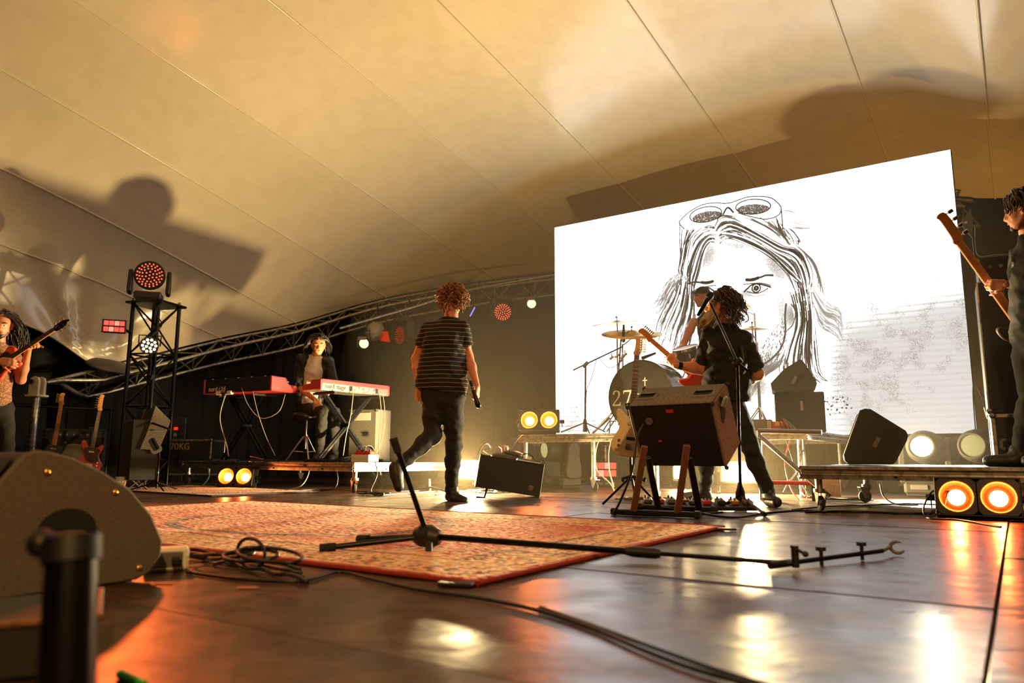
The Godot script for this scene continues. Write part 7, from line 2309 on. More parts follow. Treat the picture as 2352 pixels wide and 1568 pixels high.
	for q in range(0, tri.size(), 3):
		var A := tri[q]; var B := tri[q + 1]; var C2 := tri[q + 2]
		if (V[B] - V[A]).cross(V[C2] - V[A]).dot(N[A] + N[B] + N[C2]) > 0.0:
			b.i.append(base + A); b.i.append(base + C2); b.i.append(base + B)
		else:
			b.i.append(base + A); b.i.append(base + B); b.i.append(base + C2)

# five-fingered hand as bones: w wrist, y towards the fingers, z the palm's side, curl per joint in degrees
func hand_bones(w: Vector3, y: Vector3, z: Vector3, side: float, curl: Array, thumb := 30.0, spread := 1.0, s := 1.0) -> Array:
	y = y.normalized()
	z = (z - y * z.dot(y)).normalized()
	var x := y.cross(z) * side
	var out := []
	var off := [0.031, 0.0105, -0.0105, -0.03]
	var ln := [0.074, 0.083, 0.077, 0.06]
	for k in 4:
		var root: Vector3 = w + (y * (0.088 - 0.006 * absf(k - 1)) + x * off[k]) * s
		out.append([w + x * off[k] * 0.6 * s + y * 0.012 * s, root, 0.0175 * s, 0.0125 * s])
		var d: Vector3 = (y + x * off[k] * 2.4 * spread).normalized()
		var p := root
		var c: float = 0.0
		var cu: Array = curl[k] if curl[0] is Array else curl
		for j in 3:
			c += deg_to_rad(cu[j])
			var dd: Vector3 = (d * cos(c) + z * sin(c)).normalized()
			var q: Vector3 = p + dd * ln[k] * [0.46, 0.3, 0.24][j] * s
			out.append([p, q, [0.0098, 0.0088, 0.008][j] * s, [0.0088, 0.008, 0.0068][j] * s])
			p = q
	var tp := w + (y * 0.022 + x * 0.022) * s
	var td := (y * 0.62 + x * 0.78).normalized()
	var c := 0.0
	for j in 3:
		c += deg_to_rad(thumb)
		var dd := (td * cos(c) + (z * 0.8 + y * 0.5).normalized() * sin(c)).normalized()
		var q: Vector3 = tp + dd * [0.045, 0.034, 0.027][j] * s
		out.append([tp, q, [0.0145, 0.0105, 0.0095][j] * s, [0.0108, 0.0095, 0.0078][j] * s])
		tp = q
	return out

func head_bones(c: Vector3, F: Basis) -> Array:     # F: x to the person's left, y up, z forward
	var P := func(x: float, y: float, z: float) -> Vector3: return c + F * Vector3(x, y, z)
	var out := [
		[P.call(0, 0.035, -0.03), P.call(0, 0.04, 0.015), 0.083, 0.08],
		[P.call(0, -0.01, 0.03), P.call(0, -0.055, 0.04), 0.062, 0.05],
		[P.call(0, -0.07, 0.045), P.call(0, -0.095, 0.068), 0.034, 0.024],
		[P.call(0.03, -0.03, 0.055), P.call(-0.03, -0.03, 0.055), 0.028, 0.028],
		[P.call(0.05, -0.05, 0.01), P.call(0.025, -0.088, 0.05), 0.022, 0.02], [P.call(-0.05, -0.05, 0.01), P.call(-0.025, -0.088, 0.05), 0.022, 0.02],
		[P.call(0.038, 0.034, 0.074), P.call(-0.038, 0.034, 0.074), 0.015, 0.015],
		[P.call(0, 0.022, 0.09), P.call(0, -0.022, 0.112), 0.0085, 0.0125],
		[P.call(0.011, -0.026, 0.1), P.call(-0.011, -0.026, 0.1), 0.009, 0.009],
		[P.call(0.018, -0.058, 0.086), P.call(-0.018, -0.058, 0.086), 0.0085, 0.0085],
		[P.call(0.084, 0.015, -0.008), P.call(0.08, -0.025, -0.002), 0.013, 0.01], [P.call(-0.084, 0.015, -0.008), P.call(-0.08, -0.025, -0.002), 0.013, 0.01]]
	return out

func face_parts(t: Node3D, c: Vector3, F: Basis) -> void:
	for s in [-1.0, 1.0]:
		var e := c + F * Vector3(0.031 * s, 0.01, 0.0875)
		var b := mb(); b.ball(e, Vector3(0.0125, 0.0105, 0.0105), 12, 8, F); var o := obj("eye", b, M.eye_white, t)
		b = mb(); b.ball(e + F * Vector3(0, 0, 0.0075), Vector3(0.0055, 0.0058, 0.0042), 10, 6, F); obj("iris", b, M.pupil, o)
		b = mb(); b.tube([c + F * Vector3(0.014 * s, 0.03, 0.104), c + F * Vector3(0.034 * s, 0.037, 0.1), c + F * Vector3(0.057 * s, 0.03, 0.08)], [0.0035, 0.006, 0.003], 6); obj("eyebrow", b, M.hair_dark, t)
	var m := mb(); m.tube([c + F * Vector3(0.024, -0.056, 0.094), c + F * Vector3(0, -0.053, 0.104), c + F * Vector3(-0.024, -0.056, 0.094)], [0.003, 0.0052, 0.003], 8); m.tube([c + F * Vector3(0.02, -0.06, 0.094), c + F * Vector3(0, -0.063, 0.103), c + F * Vector3(-0.02, -0.06, 0.094)], [0.003, 0.0055, 0.003], 8); obj("lips", m, M.lip, t)

# locks of hair over a scalp: style {n, len, curl, out, r, down, front}
func hair_on(t: Node3D, c: Vector3, F: Basis, m: Material, st: Dictionary, called := "hair") -> void:
	var b := mb()
	var r := RandomNumberGenerator.new()
	r.seed = st.get("seed", 5)
	var front: float = st.get("front", 0.25)
	# close cap under the locks
	var cap := []
	for k in st.n:
		var d := Vector3.ZERO
		for tries in 30:
			d = Vector3(r.randf_range(-1, 1), r.randf_range(-0.75, 1), r.randf_range(-1, 1)).normalized()
			# keep off the face
			if d.z > 0.2 and d.y < front + 0.15 * absf(d.x): continue
			if d.y < -0.25 and d.z > -0.2: continue
			if d.z > 0.0 and d.y < front - 0.25: continue
			break
		var root := c + F * (d * Vector3(0.088, 0.1, 0.102) + Vector3(0, 0.035, -0.012))
		var out := (F * d).normalized()
		var pts := [root]
		var L: float = st.len * r.randf_range(0.6, 1.15)
		var n := 9
		var dir: Vector3 = out * st.get("out", 1.0) + F * Vector3(d.x * 0.2 + signf(d.x) * maxf(d.z, 0.0) * 0.9, -0.15, -0.25 - maxf(d.z, 0.0) * 0.6)
		var ph := r.randf() * TAU
		var tw := r.randf_range(0.7, 1.3)
		var side := out.cross(Vector3.UP).normalized()
		var p := root
		for q in n:
			var s := float(q + 1) / n
			var g := Vector3(0, -st.get("down", 1.0) * s * 1.6, 0)
			var step: Vector3 = (dir.normalized() * (1.0 - s * 0.6) + g).normalized() * L / n
			p += step
			var lc := F.inverse() * (p - c)
			if lc.z > 0.02 and lc.y < 0.085 and absf(lc.x) < 0.088:      # parted off the face
				lc.x = 0.09 * (1.0 if d.x >= 0.0 else -1.0)
				lc.z = minf(lc.z, 0.05)
				p = c + F * lc
			var cl := p - c - F * Vector3(0, 0.02, -0.01)
			if cl.length() < 0.1 and q > 0: p = c + F * Vector3(0, 0.02, -0.01) + cl.normalized() * 0.104
			var curl: float = st.get("curl", 0.0)
			pts.append(p + (side * cos(ph + s * 9.0 * tw) + out * sin(ph + s * 9.0 * tw)) * curl * (0.4 + s))
		var rr := []
		for q in pts.size(): rr.append(st.r * (1.0 - 0.75 * float(q) / pts.size()) * r.randf_range(0.85, 1.15))
		b.tube(pts, rr, 5, false, 0.6)
	obj(called, b, m, t)
	b = mb()
	b.ball(c + F * Vector3(0, 0.047, -0.022), Vector3(0.093, 0.088, 0.1), 18, 12, F)
	obj("scalp_hair", b, m, t)

func shoe(t: Node3D, ankle: Vector3, toe: Vector3, m: Material, sole: Material, heel_dir := Vector3.ZERO) -> void:
	var d := (toe - ankle)
	var up := Vector3.UP if absf(d.normalized().y) < 0.8 else Vector3(d.x, 0, d.z).normalized()
	var fw := Vector3(d.x, 0, d.z).normalized() if heel_dir == Vector3.ZERO else heel_dir.normalized()
	var heel := ankle - fw * 0.03 + (Vector3(0, -0.05, 0) if heel_dir == Vector3.ZERO else Vector3.ZERO)
	var b := mb()
	net(b, [[heel, toe, 0.04, 0.033], [ankle, heel + (toe - heel) * 0.35, 0.045, 0.045], [heel + (toe - heel) * 0.5, toe, 0.045, 0.035], [ankle, ankle + (ankle - heel) * 0.6, 0.044, 0.046]], 0.011, 0.012)
	obj("shoe", b, m, t)

func limb(a: Vector3, b2: Vector3, r0: float, r1: float, bulge := 0.0) -> Array:
	var m := a.lerp(b2, 0.35)
	return [[a, m, r0, lerpf(r0, r1, 0.25) + bulge], [m, b2, lerpf(r0, r1, 0.25) + bulge, r1]]

# arms from shoulder to wrist, both on one fine grid
func arm_bones(s: Vector3, e: Vector3, w: Vector3, k := 1.0) -> Array:
	return limb(s, e, 0.05 * k, 0.039 * k, 0.003) + limb(e, w, 0.041 * k, 0.026 * k, 0.004)

func leg_cloth(h: Vector3, kn: Vector3, an: Vector3, k := 1.0) -> Array:
	return [[h, h.lerp(kn, 0.5), 0.098 * k, 0.086 * k], [h.lerp(kn, 0.5), kn, 0.086 * k, 0.068 * k], [kn, kn.lerp(an, 0.35), 0.068 * k, 0.065 * k], [kn.lerp(an, 0.35), an, 0.065 * k, 0.056 * k]]

func core(t: Node3D, j: Dictionary) -> MB:
	# the body itself, under the clothes: trunk and legs
	var b := mb()
	var bones := [[j.pelvis, j.chest, 0.09, 0.09], [j.sl.lerp(j.chest, 0.35), j.sr.lerp(j.chest, 0.35), 0.045, 0.045], [j.neck - (j.neck - j.chest) * 0.4, j.neck, 0.055, 0.052], [j.neck, j.head, 0.052, 0.05]]
	for s in ["l", "r"]:
		bones += [[j["h" + s], j["k" + s], 0.072, 0.05], [j["k" + s], j["a" + s], 0.05, 0.036]]
	net(b, bones, 0.02, 0.02)
	return b

func build_people() -> void:
	singer()
	keyboard_player()
	left_guitarist()
	drummer()
	bearded_guitarist()
	bass_player()

func singer() -> void:
	var D := 6.66
	var A := func(x: float, y: float, d := 0.0) -> Vector3: return at(x, y, D + d)
	var t := thing("person", "curly-haired singer in striped t-shirt walking upstage, microphone held low", "person")
	var j := {"head": A.call(1039, 694, 0.04), "neck": A.call(1036, 728, 0.02), "chest": A.call(1022, 778), "pelvis": A.call(1015, 900), "sl": A.call(983, 760, 0.02), "sr": A.call(1062, 756, -0.02),
		"hl": A.call(995, 915), "kl": A.call(994, 1000, -0.1), "al": A.call(926, 1062, -0.3), "hr": A.call(1040, 915), "kr": A.call(1043, 1020, -0.02), "ar": A.call(1036, 1126, 0.0)}
	var el: Vector3 = A.call(955, 825, 0.1); var wl: Vector3 = A.call(962, 890, 0.0)
	var er: Vector3 = A.call(1076, 818, 0.02); var wr: Vector3 = A.call(1096, 888, -0.06)
	var b := core(t, j)
	net(b, arm_bones(j.sl, el, wl) , 0.01, 0.01)
	net(b, arm_bones(j.sr, er, wr), 0.01, 0.01)
	var fw := (at(1039, 694, 8.0) - at(1039, 694, 6.6)).normalized()   # he looks away from us
	fw = (fw + Vector3(0.1, -0.35, 0)).normalized()
	var hx := Vector3.UP.cross(fw).normalized()
	var F := Basis(hx, fw.cross(hx), fw)
	net(b, head_bones(j.head, F), 0.006, 0.009)
	# right hand closed round the microphone, left hand relaxed
	var md: Vector3 = (A.call(1100, 938, -0.12) - A.call(1083, 884, -0.1)).normalized()
	var tocam := (Vector3(0, 0.38, 0) - wr).normalized()
	net(b, hand_bones(wr, Vector3(-0.05, -1, 0) + tocam * 0.1, Vector3(-0.75, 0.0, 0.2) , 1.0, [62, 78, 55], 34.0, 0.5), 0.0045, 0.004)
	net(b, hand_bones(wl, Vector3(0.05, -1, 0.05), Vector3(0.9, 0, 0.2), -1.0, [22, 30, 20], 20.0), 0.0045, 0.004)
	obj("body", b, M.skin, t)
	face_parts(t, j.head, F)
	# shirt
	b = mb()
	var up: Vector3 = (j.neck - j.pelvis).normalized()
	net(b, [[j.chest + up * 0.02, j.pelvis + up * 0.02, 0.142, 0.15], [A.call(994, 785), A.call(982, 890, 0.02), 0.085, 0.12], [A.call(1046, 782), A.call(1048, 890), 0.085, 0.105], [j.sl, j.sr, 0.056, 0.056], [j.neck - up * 0.05, j.chest, 0.07, 0.12], [j.neck - up * 0.05, j.sl, 0.052, 0.055], [j.neck - up * 0.05, j.sr, 0.052, 0.055], [A.call(1004, 775), A.call(1042, 773), 0.085, 0.085]], 0.013, 0.022, [[j.pelvis + up * 0.015, -up], [j.neck - up * 0.0, up]], 0.016, 27.0)
	for q in [[j.sl, el, 0.52], [j.sr, er, 0.62]]:
		var d: Vector3 = (q[1] - q[0]).normalized()
		var cut: Vector3 = q[0] + d * (q[1] - q[0]).length() * q[2]
		net(b, [[q[0] - d * 0.02, cut + d * 0.06, 0.066, 0.074]], 0.012, 0.012, [[cut, d]], 0.008, 27.0)
	obj("striped_shirt", b, M.stripes, t)
	# jeans
	b = mb()
	net(b, leg_cloth(j.hl, j.kl, j.al) + leg_cloth(j.hr, j.kr, j.ar) + [[j.pelvis + up * 0.03, j.pelvis - up * 0.06, 0.125, 0.12], [j.hl + up * 0.05, j.hr + up * 0.05, 0.11, 0.11]], 0.013, 0.016, [], 0.013)
	obj("jeans", b, M.denim, t)
	shoe(t, A.call(1038, 1128, 0.0), A.call(1066, 1150, -0.1), M.shoe, M.rubber)
	shoe(t, A.call(908, 1078, -0.36), A.call(916, 1118, -0.4), M.shoe, M.rubber, Vector3(0.2, -1, -0.2))
	hair_on(t, j.head + Vector3(0, 0.012, 0), F, M.hair_curly, {"n": 380, "len": 0.1, "curl": 0.013, "out": 1.0, "r": 0.0095, "down": 0.8, "front": 0.3, "seed": 9})
	# microphone in the hand
	var mt := thing("microphone", "black handheld microphone with silver band in the singer's right hand", "microphone")
	var mh: Vector3 = A.call(1097, 926, -0.11)
	var f := along(mh, md)
	b = mb(); b.lathe([Vector2(0.0, -0.21), Vector2(0.013, -0.21), Vector2(0.015, -0.16), Vector2(0.021, -0.03), Vector2(0.024, -0.01), Vector2(0.0, -0.01)], f, 18); obj("handle", b, M.satin_black, mt)
	b = mb(); b.lathe([Vector2(0.0175, -0.155), Vector2(0.0195, -0.15), Vector2(0.0195, -0.13), Vector2(0.018, -0.125)], f, 18); obj("silver_band", b, M.chrome, mt)
	b = mb(); b.lathe([Vector2(0.022, -0.012), Vector2(0.027, 0.004), Vector2(0.027, 0.012), Vector2(0.024, 0.03), Vector2(0.014, 0.042), Vector2(0, 0.046)], f, 18, true); obj("grille", b, M.black_metal, mt)

func keyboard_player() -> void:
	var D := 9.5
	var A := func(x: float, y: float, d := 0.0) -> Vector3: return at(x, y, D + d)
	var t := thing("person", "smiling seated keyboard player with glasses, dark jacket over white t-shirt", "person")
	var j := {"head": A.call(731, 792, -0.03), "neck": A.call(726, 818), "chest": A.call(722, 852), "pelvis": A.call(708, 935, 0.05), "sl": A.call(755, 829, 0.02), "sr": A.call(691, 824, 0.0),
		"hl": A.call(716, 940, 0.05), "kl": A.call(768, 948, -0.2), "al": A.call(768, 1042, -0.15), "hr": A.call(700, 940, 0.05), "kr": A.call(741, 944, -0.35), "ar": A.call(734, 1040, -0.3)}
	var el: Vector3 = A.call(768, 890, -0.05); var wl: Vector3 = A.call(760, 900, -0.3)
	var er: Vector3 = A.call(686, 888, 0.0); var wr: Vector3 = A.call(724, 918, -0.3)
	var b := core(t, j)
	net(b, arm_bones(j.sl, el, wl), 0.011, 0.01)
	net(b, arm_bones(j.sr, er, wr), 0.011, 0.01)
	var fw := Vector3(0.8, -0.28, 0.55).normalized()
	var hx := Vector3.UP.cross(fw).normalized()
	var F := Basis(hx, fw.cross(hx), fw)
	net(b, head_bones(j.head, F), 0.006, 0.009)
	net(b, hand_bones(wr, A.call(737, 940, -0.34) - wr, Vector3(0.0, -0.5, -0.7), -1.0, [18, 26, 18], 16.0, 1.6), 0.0055, 0.004)
	net(b, hand_bones(wl, Vector3(-0.3, -0.3, 0.9), Vector3(0, -1, 0), 1.0, [25, 30, 20], 16.0), 0.0055, 0.004)
	obj("body", b, M.skin, t)
	face_parts(t, j.head, F)
	b = mb()
	for s in [-1.0, 1.0]:
		var pts := []
		for k in 15: pts.append(j.head + F * (Vector3(0.032 * s, 0.008, 0.103) + Vector3(cos(TAU * k / 14) * 0.023, sin(TAU * k / 14) * 0.019, -0.012 * absf(cos(TAU * k / 14)))))
		b.tube(pts, 0.0028, 5, false)
		b.tube([j.head + F * Vector3(0.055 * s, 0.012, 0.094), j.head + F * Vector3(0.085 * s, 0.012, 0.0)], 0.0026, 5)
	b.tube([j.head + F * Vector3(0.009, 0.01, 0.106), j.head + F * Vector3(-0.009, 0.01, 0.106)], 0.0016, 5)
	obj("glasses", b, M.brass, t)
	var up: Vector3 = (j.neck - j.pelvis).normalized()
	b = mb()
	net(b, [[j.chest, j.pelvis + up * 0.05, 0.115, 0.12], [j.neck - up * 0.02, j.chest, 0.075, 0.115], [j.sl.lerp(j.sr, 0.3), j.sl.lerp(j.sr, 0.7), 0.055, 0.055]], 0.013, 0.02, [[j.neck + up * 0.012, up]], 0.01)
	obj("white_shirt", b, M.cloth_white, t)
	# open jacket: two fronts and a back
	b = mb()
	var fr := Vector3(0.75, 0, 0.6).normalized()
	var sd := Vector3.UP.cross(fr)
	for s in [-1.0, 1.0]:
		var sh: Vector3 = j.sl if (j.sl - j.chest).dot(sd) * s > 0 else j.sr
		net(b, [[sh.lerp(j.chest, 0.2), j.pelvis + sd * s * 0.11 + up * 0.06, 0.068, 0.075], [sh.lerp(j.chest, 0.35) - fr * 0.05, j.pelvis - fr * 0.08 + sd * s * 0.06 + up * 0.05, 0.09, 0.09], [sh, j.neck - up * 0.035 + sd * s * 0.06, 0.062, 0.042]], 0.014, 0.014, [], 0.014)
	for q in [[j.sl, el, 0.85], [j.sr, er, 0.85]]:
		var d: Vector3 = (q[1] - q[0]).normalized()
		var cut: Vector3 = q[0] + d * (q[1] - q[0]).length() * q[2]
		net(b, [[q[0], cut + d * 0.05, 0.066, 0.07]], 0.013, 0.012, [[cut, d]], 0.01)
	obj("jacket", b, M.camo_shirt, t)
	b = mb()
	net(b, leg_cloth(j.hl, j.kl, j.al, 0.92) + leg_cloth(j.hr, j.kr, j.ar, 0.92) + [[j.pelvis, j.hl.lerp(j.hr, 0.5), 0.13, 0.12]], 0.015, 0.016, [], 0.014)
	obj("jeans", b, M.denim, t)
	shoe(t, Vector3(j.ar.x, 0.415, j.ar.z), Vector3(j.ar.x, 0.37, j.ar.z) + Vector3(0.12, 0, 0.16), M.shoe, M.rubber)
	shoe(t, Vector3(j.al.x, 0.415, j.al.z), Vector3(j.al.x, 0.37, j.al.z) + Vector3(0.12, 0, 0.16), M.shoe, M.rubber)
	hair_on(t, j.head, F, M.hair_dark, {"n": 300, "len": 0.17, "curl": 0.004, "out": 0.35, "r": 0.013, "down": 1.2, "front": 0.3, "seed": 21})

func left_guitarist() -> void:
	var D := 7.1
	var A := func(x: float, y: float, d := 0.0) -> Vector3: return at(x, y, D + d)
	var t := thing("person", "long-haired guitarist in a patterned shirt playing at the left edge", "person")
	var j := {"head": A.call(4, 747), "neck": A.call(-6, 782, 0.02), "chest": A.call(-10, 830, 0.02), "pelvis": A.call(-14, 930, 0.05), "sl": A.call(28, 812, 0.12), "sr": A.call(-58, 812, -0.05),
		"hl": A.call(8, 940, 0.08), "kl": A.call(14, 1030, 0.05), "al": A.call(16, 1118, 0.1), "hr": A.call(-34, 940, 0.0), "kr": A.call(-40, 1030, 0.0), "ar": A.call(-44, 1122, 0.0)}
	var el: Vector3 = A.call(48, 872, 0.1); var wl: Vector3 = A.call(66, 800, -0.08)
	var er: Vector3 = A.call(-70, 876, -0.12); var wr: Vector3 = A.call(2, 828, -0.28)
	var b := core(t, j)
	net(b, arm_bones(j.sl, el, wl), 0.011, 0.01)
	net(b, arm_bones(j.sr, er, wr), 0.011, 0.01)
	var fw := Vector3(0.85, -0.25, 0.45).normalized()
	var hx := Vector3.UP.cross(fw).normalized()
	var F := Basis(hx, fw.cross(hx), fw)
	net(b, head_bones(j.head, F), 0.006, 0.009)
	var gh: Vector3 = A.call(158, 734, -0.1)
	var gt: Vector3 = A.call(-38, 862, -0.22)
	var gd := (gh - gt).normalized()
	net(b, hand_bones(wl, (A.call(80, 782, -0.14) - wl), gd.cross(Vector3(0.4, 0, 0.9)), 1.0, [38, 55, 40], 26.0, 0.8), 0.0055, 0.004)
	net(b, hand_bones(wr, A.call(30, 834, -0.3) - wr, Vector3(-0.4, -0.2, -0.8), -1.0, [20, 34, 22], 22.0, 0.9), 0.0055, 0.004)
	obj("body", b, M.skin, t)
	face_parts(t, j.head, F)
	var up := Vector3.UP
	b = mb()
	net(b, [[j.chest, j.pelvis - up * 0.0, 0.14, 0.14], [j.sl, j.sr, 0.065, 0.065], [j.neck - up * 0.06, j.chest, 0.075, 0.12]], 0.016, 0.022, [[j.pelvis - up * 0.02, -up]], 0.014)
	for q in [[j.sl, el, 0.6], [j.sr, er, 0.6]]:
		var d: Vector3 = (q[1] - q[0]).normalized()
		var cut: Vector3 = q[0] + d * (q[1] - q[0]).length() * q[2]
		net(b, [[q[0], cut + d * 0.05, 0.066, 0.072]], 0.013, 0.012, [[cut, d]], 0.008)
	obj("patterned_shirt", b, M.patterned, t)
	b = mb()
	net(b, leg_cloth(j.hl, j.kl, j.al, 0.95) + leg_cloth(j.hr, j.kr, j.ar, 0.95) + [[j.pelvis, j.hl.lerp(j.hr, 0.5), 0.13, 0.12]], 0.018, 0.016, [], 0.012)
	obj("trousers", b, M.cloth_black, t)
	for a in [j.al, j.ar]: shoe(t, Vector3(a.x, 0.085, a.z), Vector3(a.x, 0.04, a.z) + Vector3(0.15, 0, 0.12), M.shoe, M.rubber)
	hair_on(t, j.head, F, M.hair_dark, {"n": 220, "len": 0.3, "curl": 0.01, "out": 0.4, "r": 0.012, "down": 1.7, "front": 0.5, "seed": 31})
	b = mb()
	net(b, [[j.head + F * Vector3(0.045, -0.06, 0.05), j.head + F * Vector3(0, -0.1, 0.075), 0.018, 0.022], [j.head + F * Vector3(-0.045, -0.06, 0.05), j.head + F * Vector3(0, -0.1, 0.075), 0.018, 0.022]], 0.007, 0.008, [], 0.008)
	obj("beard", b, M.hair_dark, t)
	var g := thing("electric_guitar", "orange semi-hollow electric guitar with black pickguard, played at the left edge", "guitar")
	guitar(g, gh, gt, Vector3(0.42, 0.12, 0.9), M.orange_lacquer, M.rosewood, {"style": "tele", "guard": M.satin_black, "head": "pointed", "head_m": M.drum_black, "len": 1.02})
	# strap
	b = mb(); b.tube(spline([j.sl + Vector3(0, 0.05, 0), j.chest + Vector3(0.05, 0.06, 0.14), gt + Vector3(-0.05, 0.1, 0.02)], 6), 0.028, 8, true, 0.2); obj("strap", b, M.leather, g)

func drummer() -> void:
	var D := 9.65
	var A := func(x: float, y: float, d := 0.0) -> Vector3: return at(x, y, D + d)
	var t := thing("person", "drummer in a black sleeveless top behind the kit, head turned left", "person")
	var j := {"head": A.call(1614, 684), "neck": A.call(1622, 716), "chest": A.call(1628, 756), "pelvis": A.call(1640, 850), "sl": A.call(1594, 738, -0.02), "sr": A.call(1668, 738, 0.02),
		"hl": A.call(1630, 858), "kl": A.call(1600, 872, -0.4), "al": A.call(1600, 965, -0.4), "hr": A.call(1655, 858), "kr": A.call(1690, 872, -0.4), "ar": A.call(1690, 965, -0.4)}
	var el: Vector3 = A.call(1568, 795, -0.1); var wl: Vector3 = A.call(1558, 812, -0.3)
	var er: Vector3 = A.call(1700, 795, -0.1); var wr: Vector3 = A.call(1680, 815, -0.35)
	var b := core(t, j)
	net(b, arm_bones(j.sl, el, wl, 1.08), 0.012, 0.01)
	net(b, arm_bones(j.sr, er, wr, 1.08), 0.012, 0.01)
	var fw := Vector3(-0.75, -0.1, 0.65).normalized()
	var hx := Vector3.UP.cross(fw).normalized()
	var F := Basis(hx, fw.cross(hx), fw)
	net(b, head_bones(j.head, F), 0.007, 0.009)
	for q in [[wl, -1.0], [wr, 1.0]]:
		net(b, hand_bones(q[0], Vector3(-0.1, -0.25, 0.9), Vector3(0, -1, 0), q[1], [55, 65, 45], 28.0, 0.5), 0.006, 0.004)
	obj("body", b, M.skin, t)
	face_parts(t, j.head, F)
	b = mb()
	var up := Vector3.UP
	net(b, [[j.chest, j.pelvis, 0.14, 0.14], [j.sl.lerp(j.sr, 0.22), j.sl.lerp(j.sr, 0.78), 0.062, 0.062], [j.neck - up * 0.05, j.chest, 0.07, 0.12]], 0.016, 0.02, [[j.neck - up * 0.005, up]], 0.01)
	obj("black_top", b, M.cloth_black, t)
	b = mb()
	net(b, leg_cloth(j.hl, j.kl, j.al, 0.9) + leg_cloth(j.hr, j.kr, j.ar, 0.9) + [[j.pelvis, j.hl.lerp(j.hr, 0.5), 0.13, 0.12]], 0.02, 0.016)
	obj("trousers", b, M.cloth_black, t)
	for a in [j.al, j.ar]: shoe(t, Vector3(a.x, 0.755, a.z), Vector3(a.x, 0.71, a.z) + Vector3(-0.05, 0, 0.17), M.shoe, M.rubber)
	# cap
	b = mb()
	b.lathe([Vector2(0.099, 0.0), Vector2(0.098, 0.04), Vector2(0.075, 0.085), Vector2(0.03, 0.105), Vector2(0.0, 0.108)], Transform3D(F, j.head + F * Vector3(0, 0.045, -0.01)), 22, true)
	b.prism(spline2([Vector2(-0.07, 0.08), Vector2(0.07, 0.08), Vector2(0.06, 0.14), Vector2(0, 0.165), Vector2(-0.06, 0.14)], 4), 0.006, Transform3D(F, j.head + F * Vector3(0, 0.056, -0.01)) * Transform3D(Basis(Vector3.RIGHT, PI / 2 - 0.12), Vector3.ZERO))
	obj("cap", b, M.cloth_black, t)
	for q in [wl, wr]:
		b = mb(); b.tube([q + Vector3(0.02, -0.06, 0.0), q + Vector3(-0.04, -0.08, 0.36)], [0.008, 0.006], 8)
		tag(obj("drumstick", b, M.maple), "pale wooden drumstick in the drummer's %s hand" % ("nearer left" if q == wl else "far right"), "drumstick", "drumsticks")

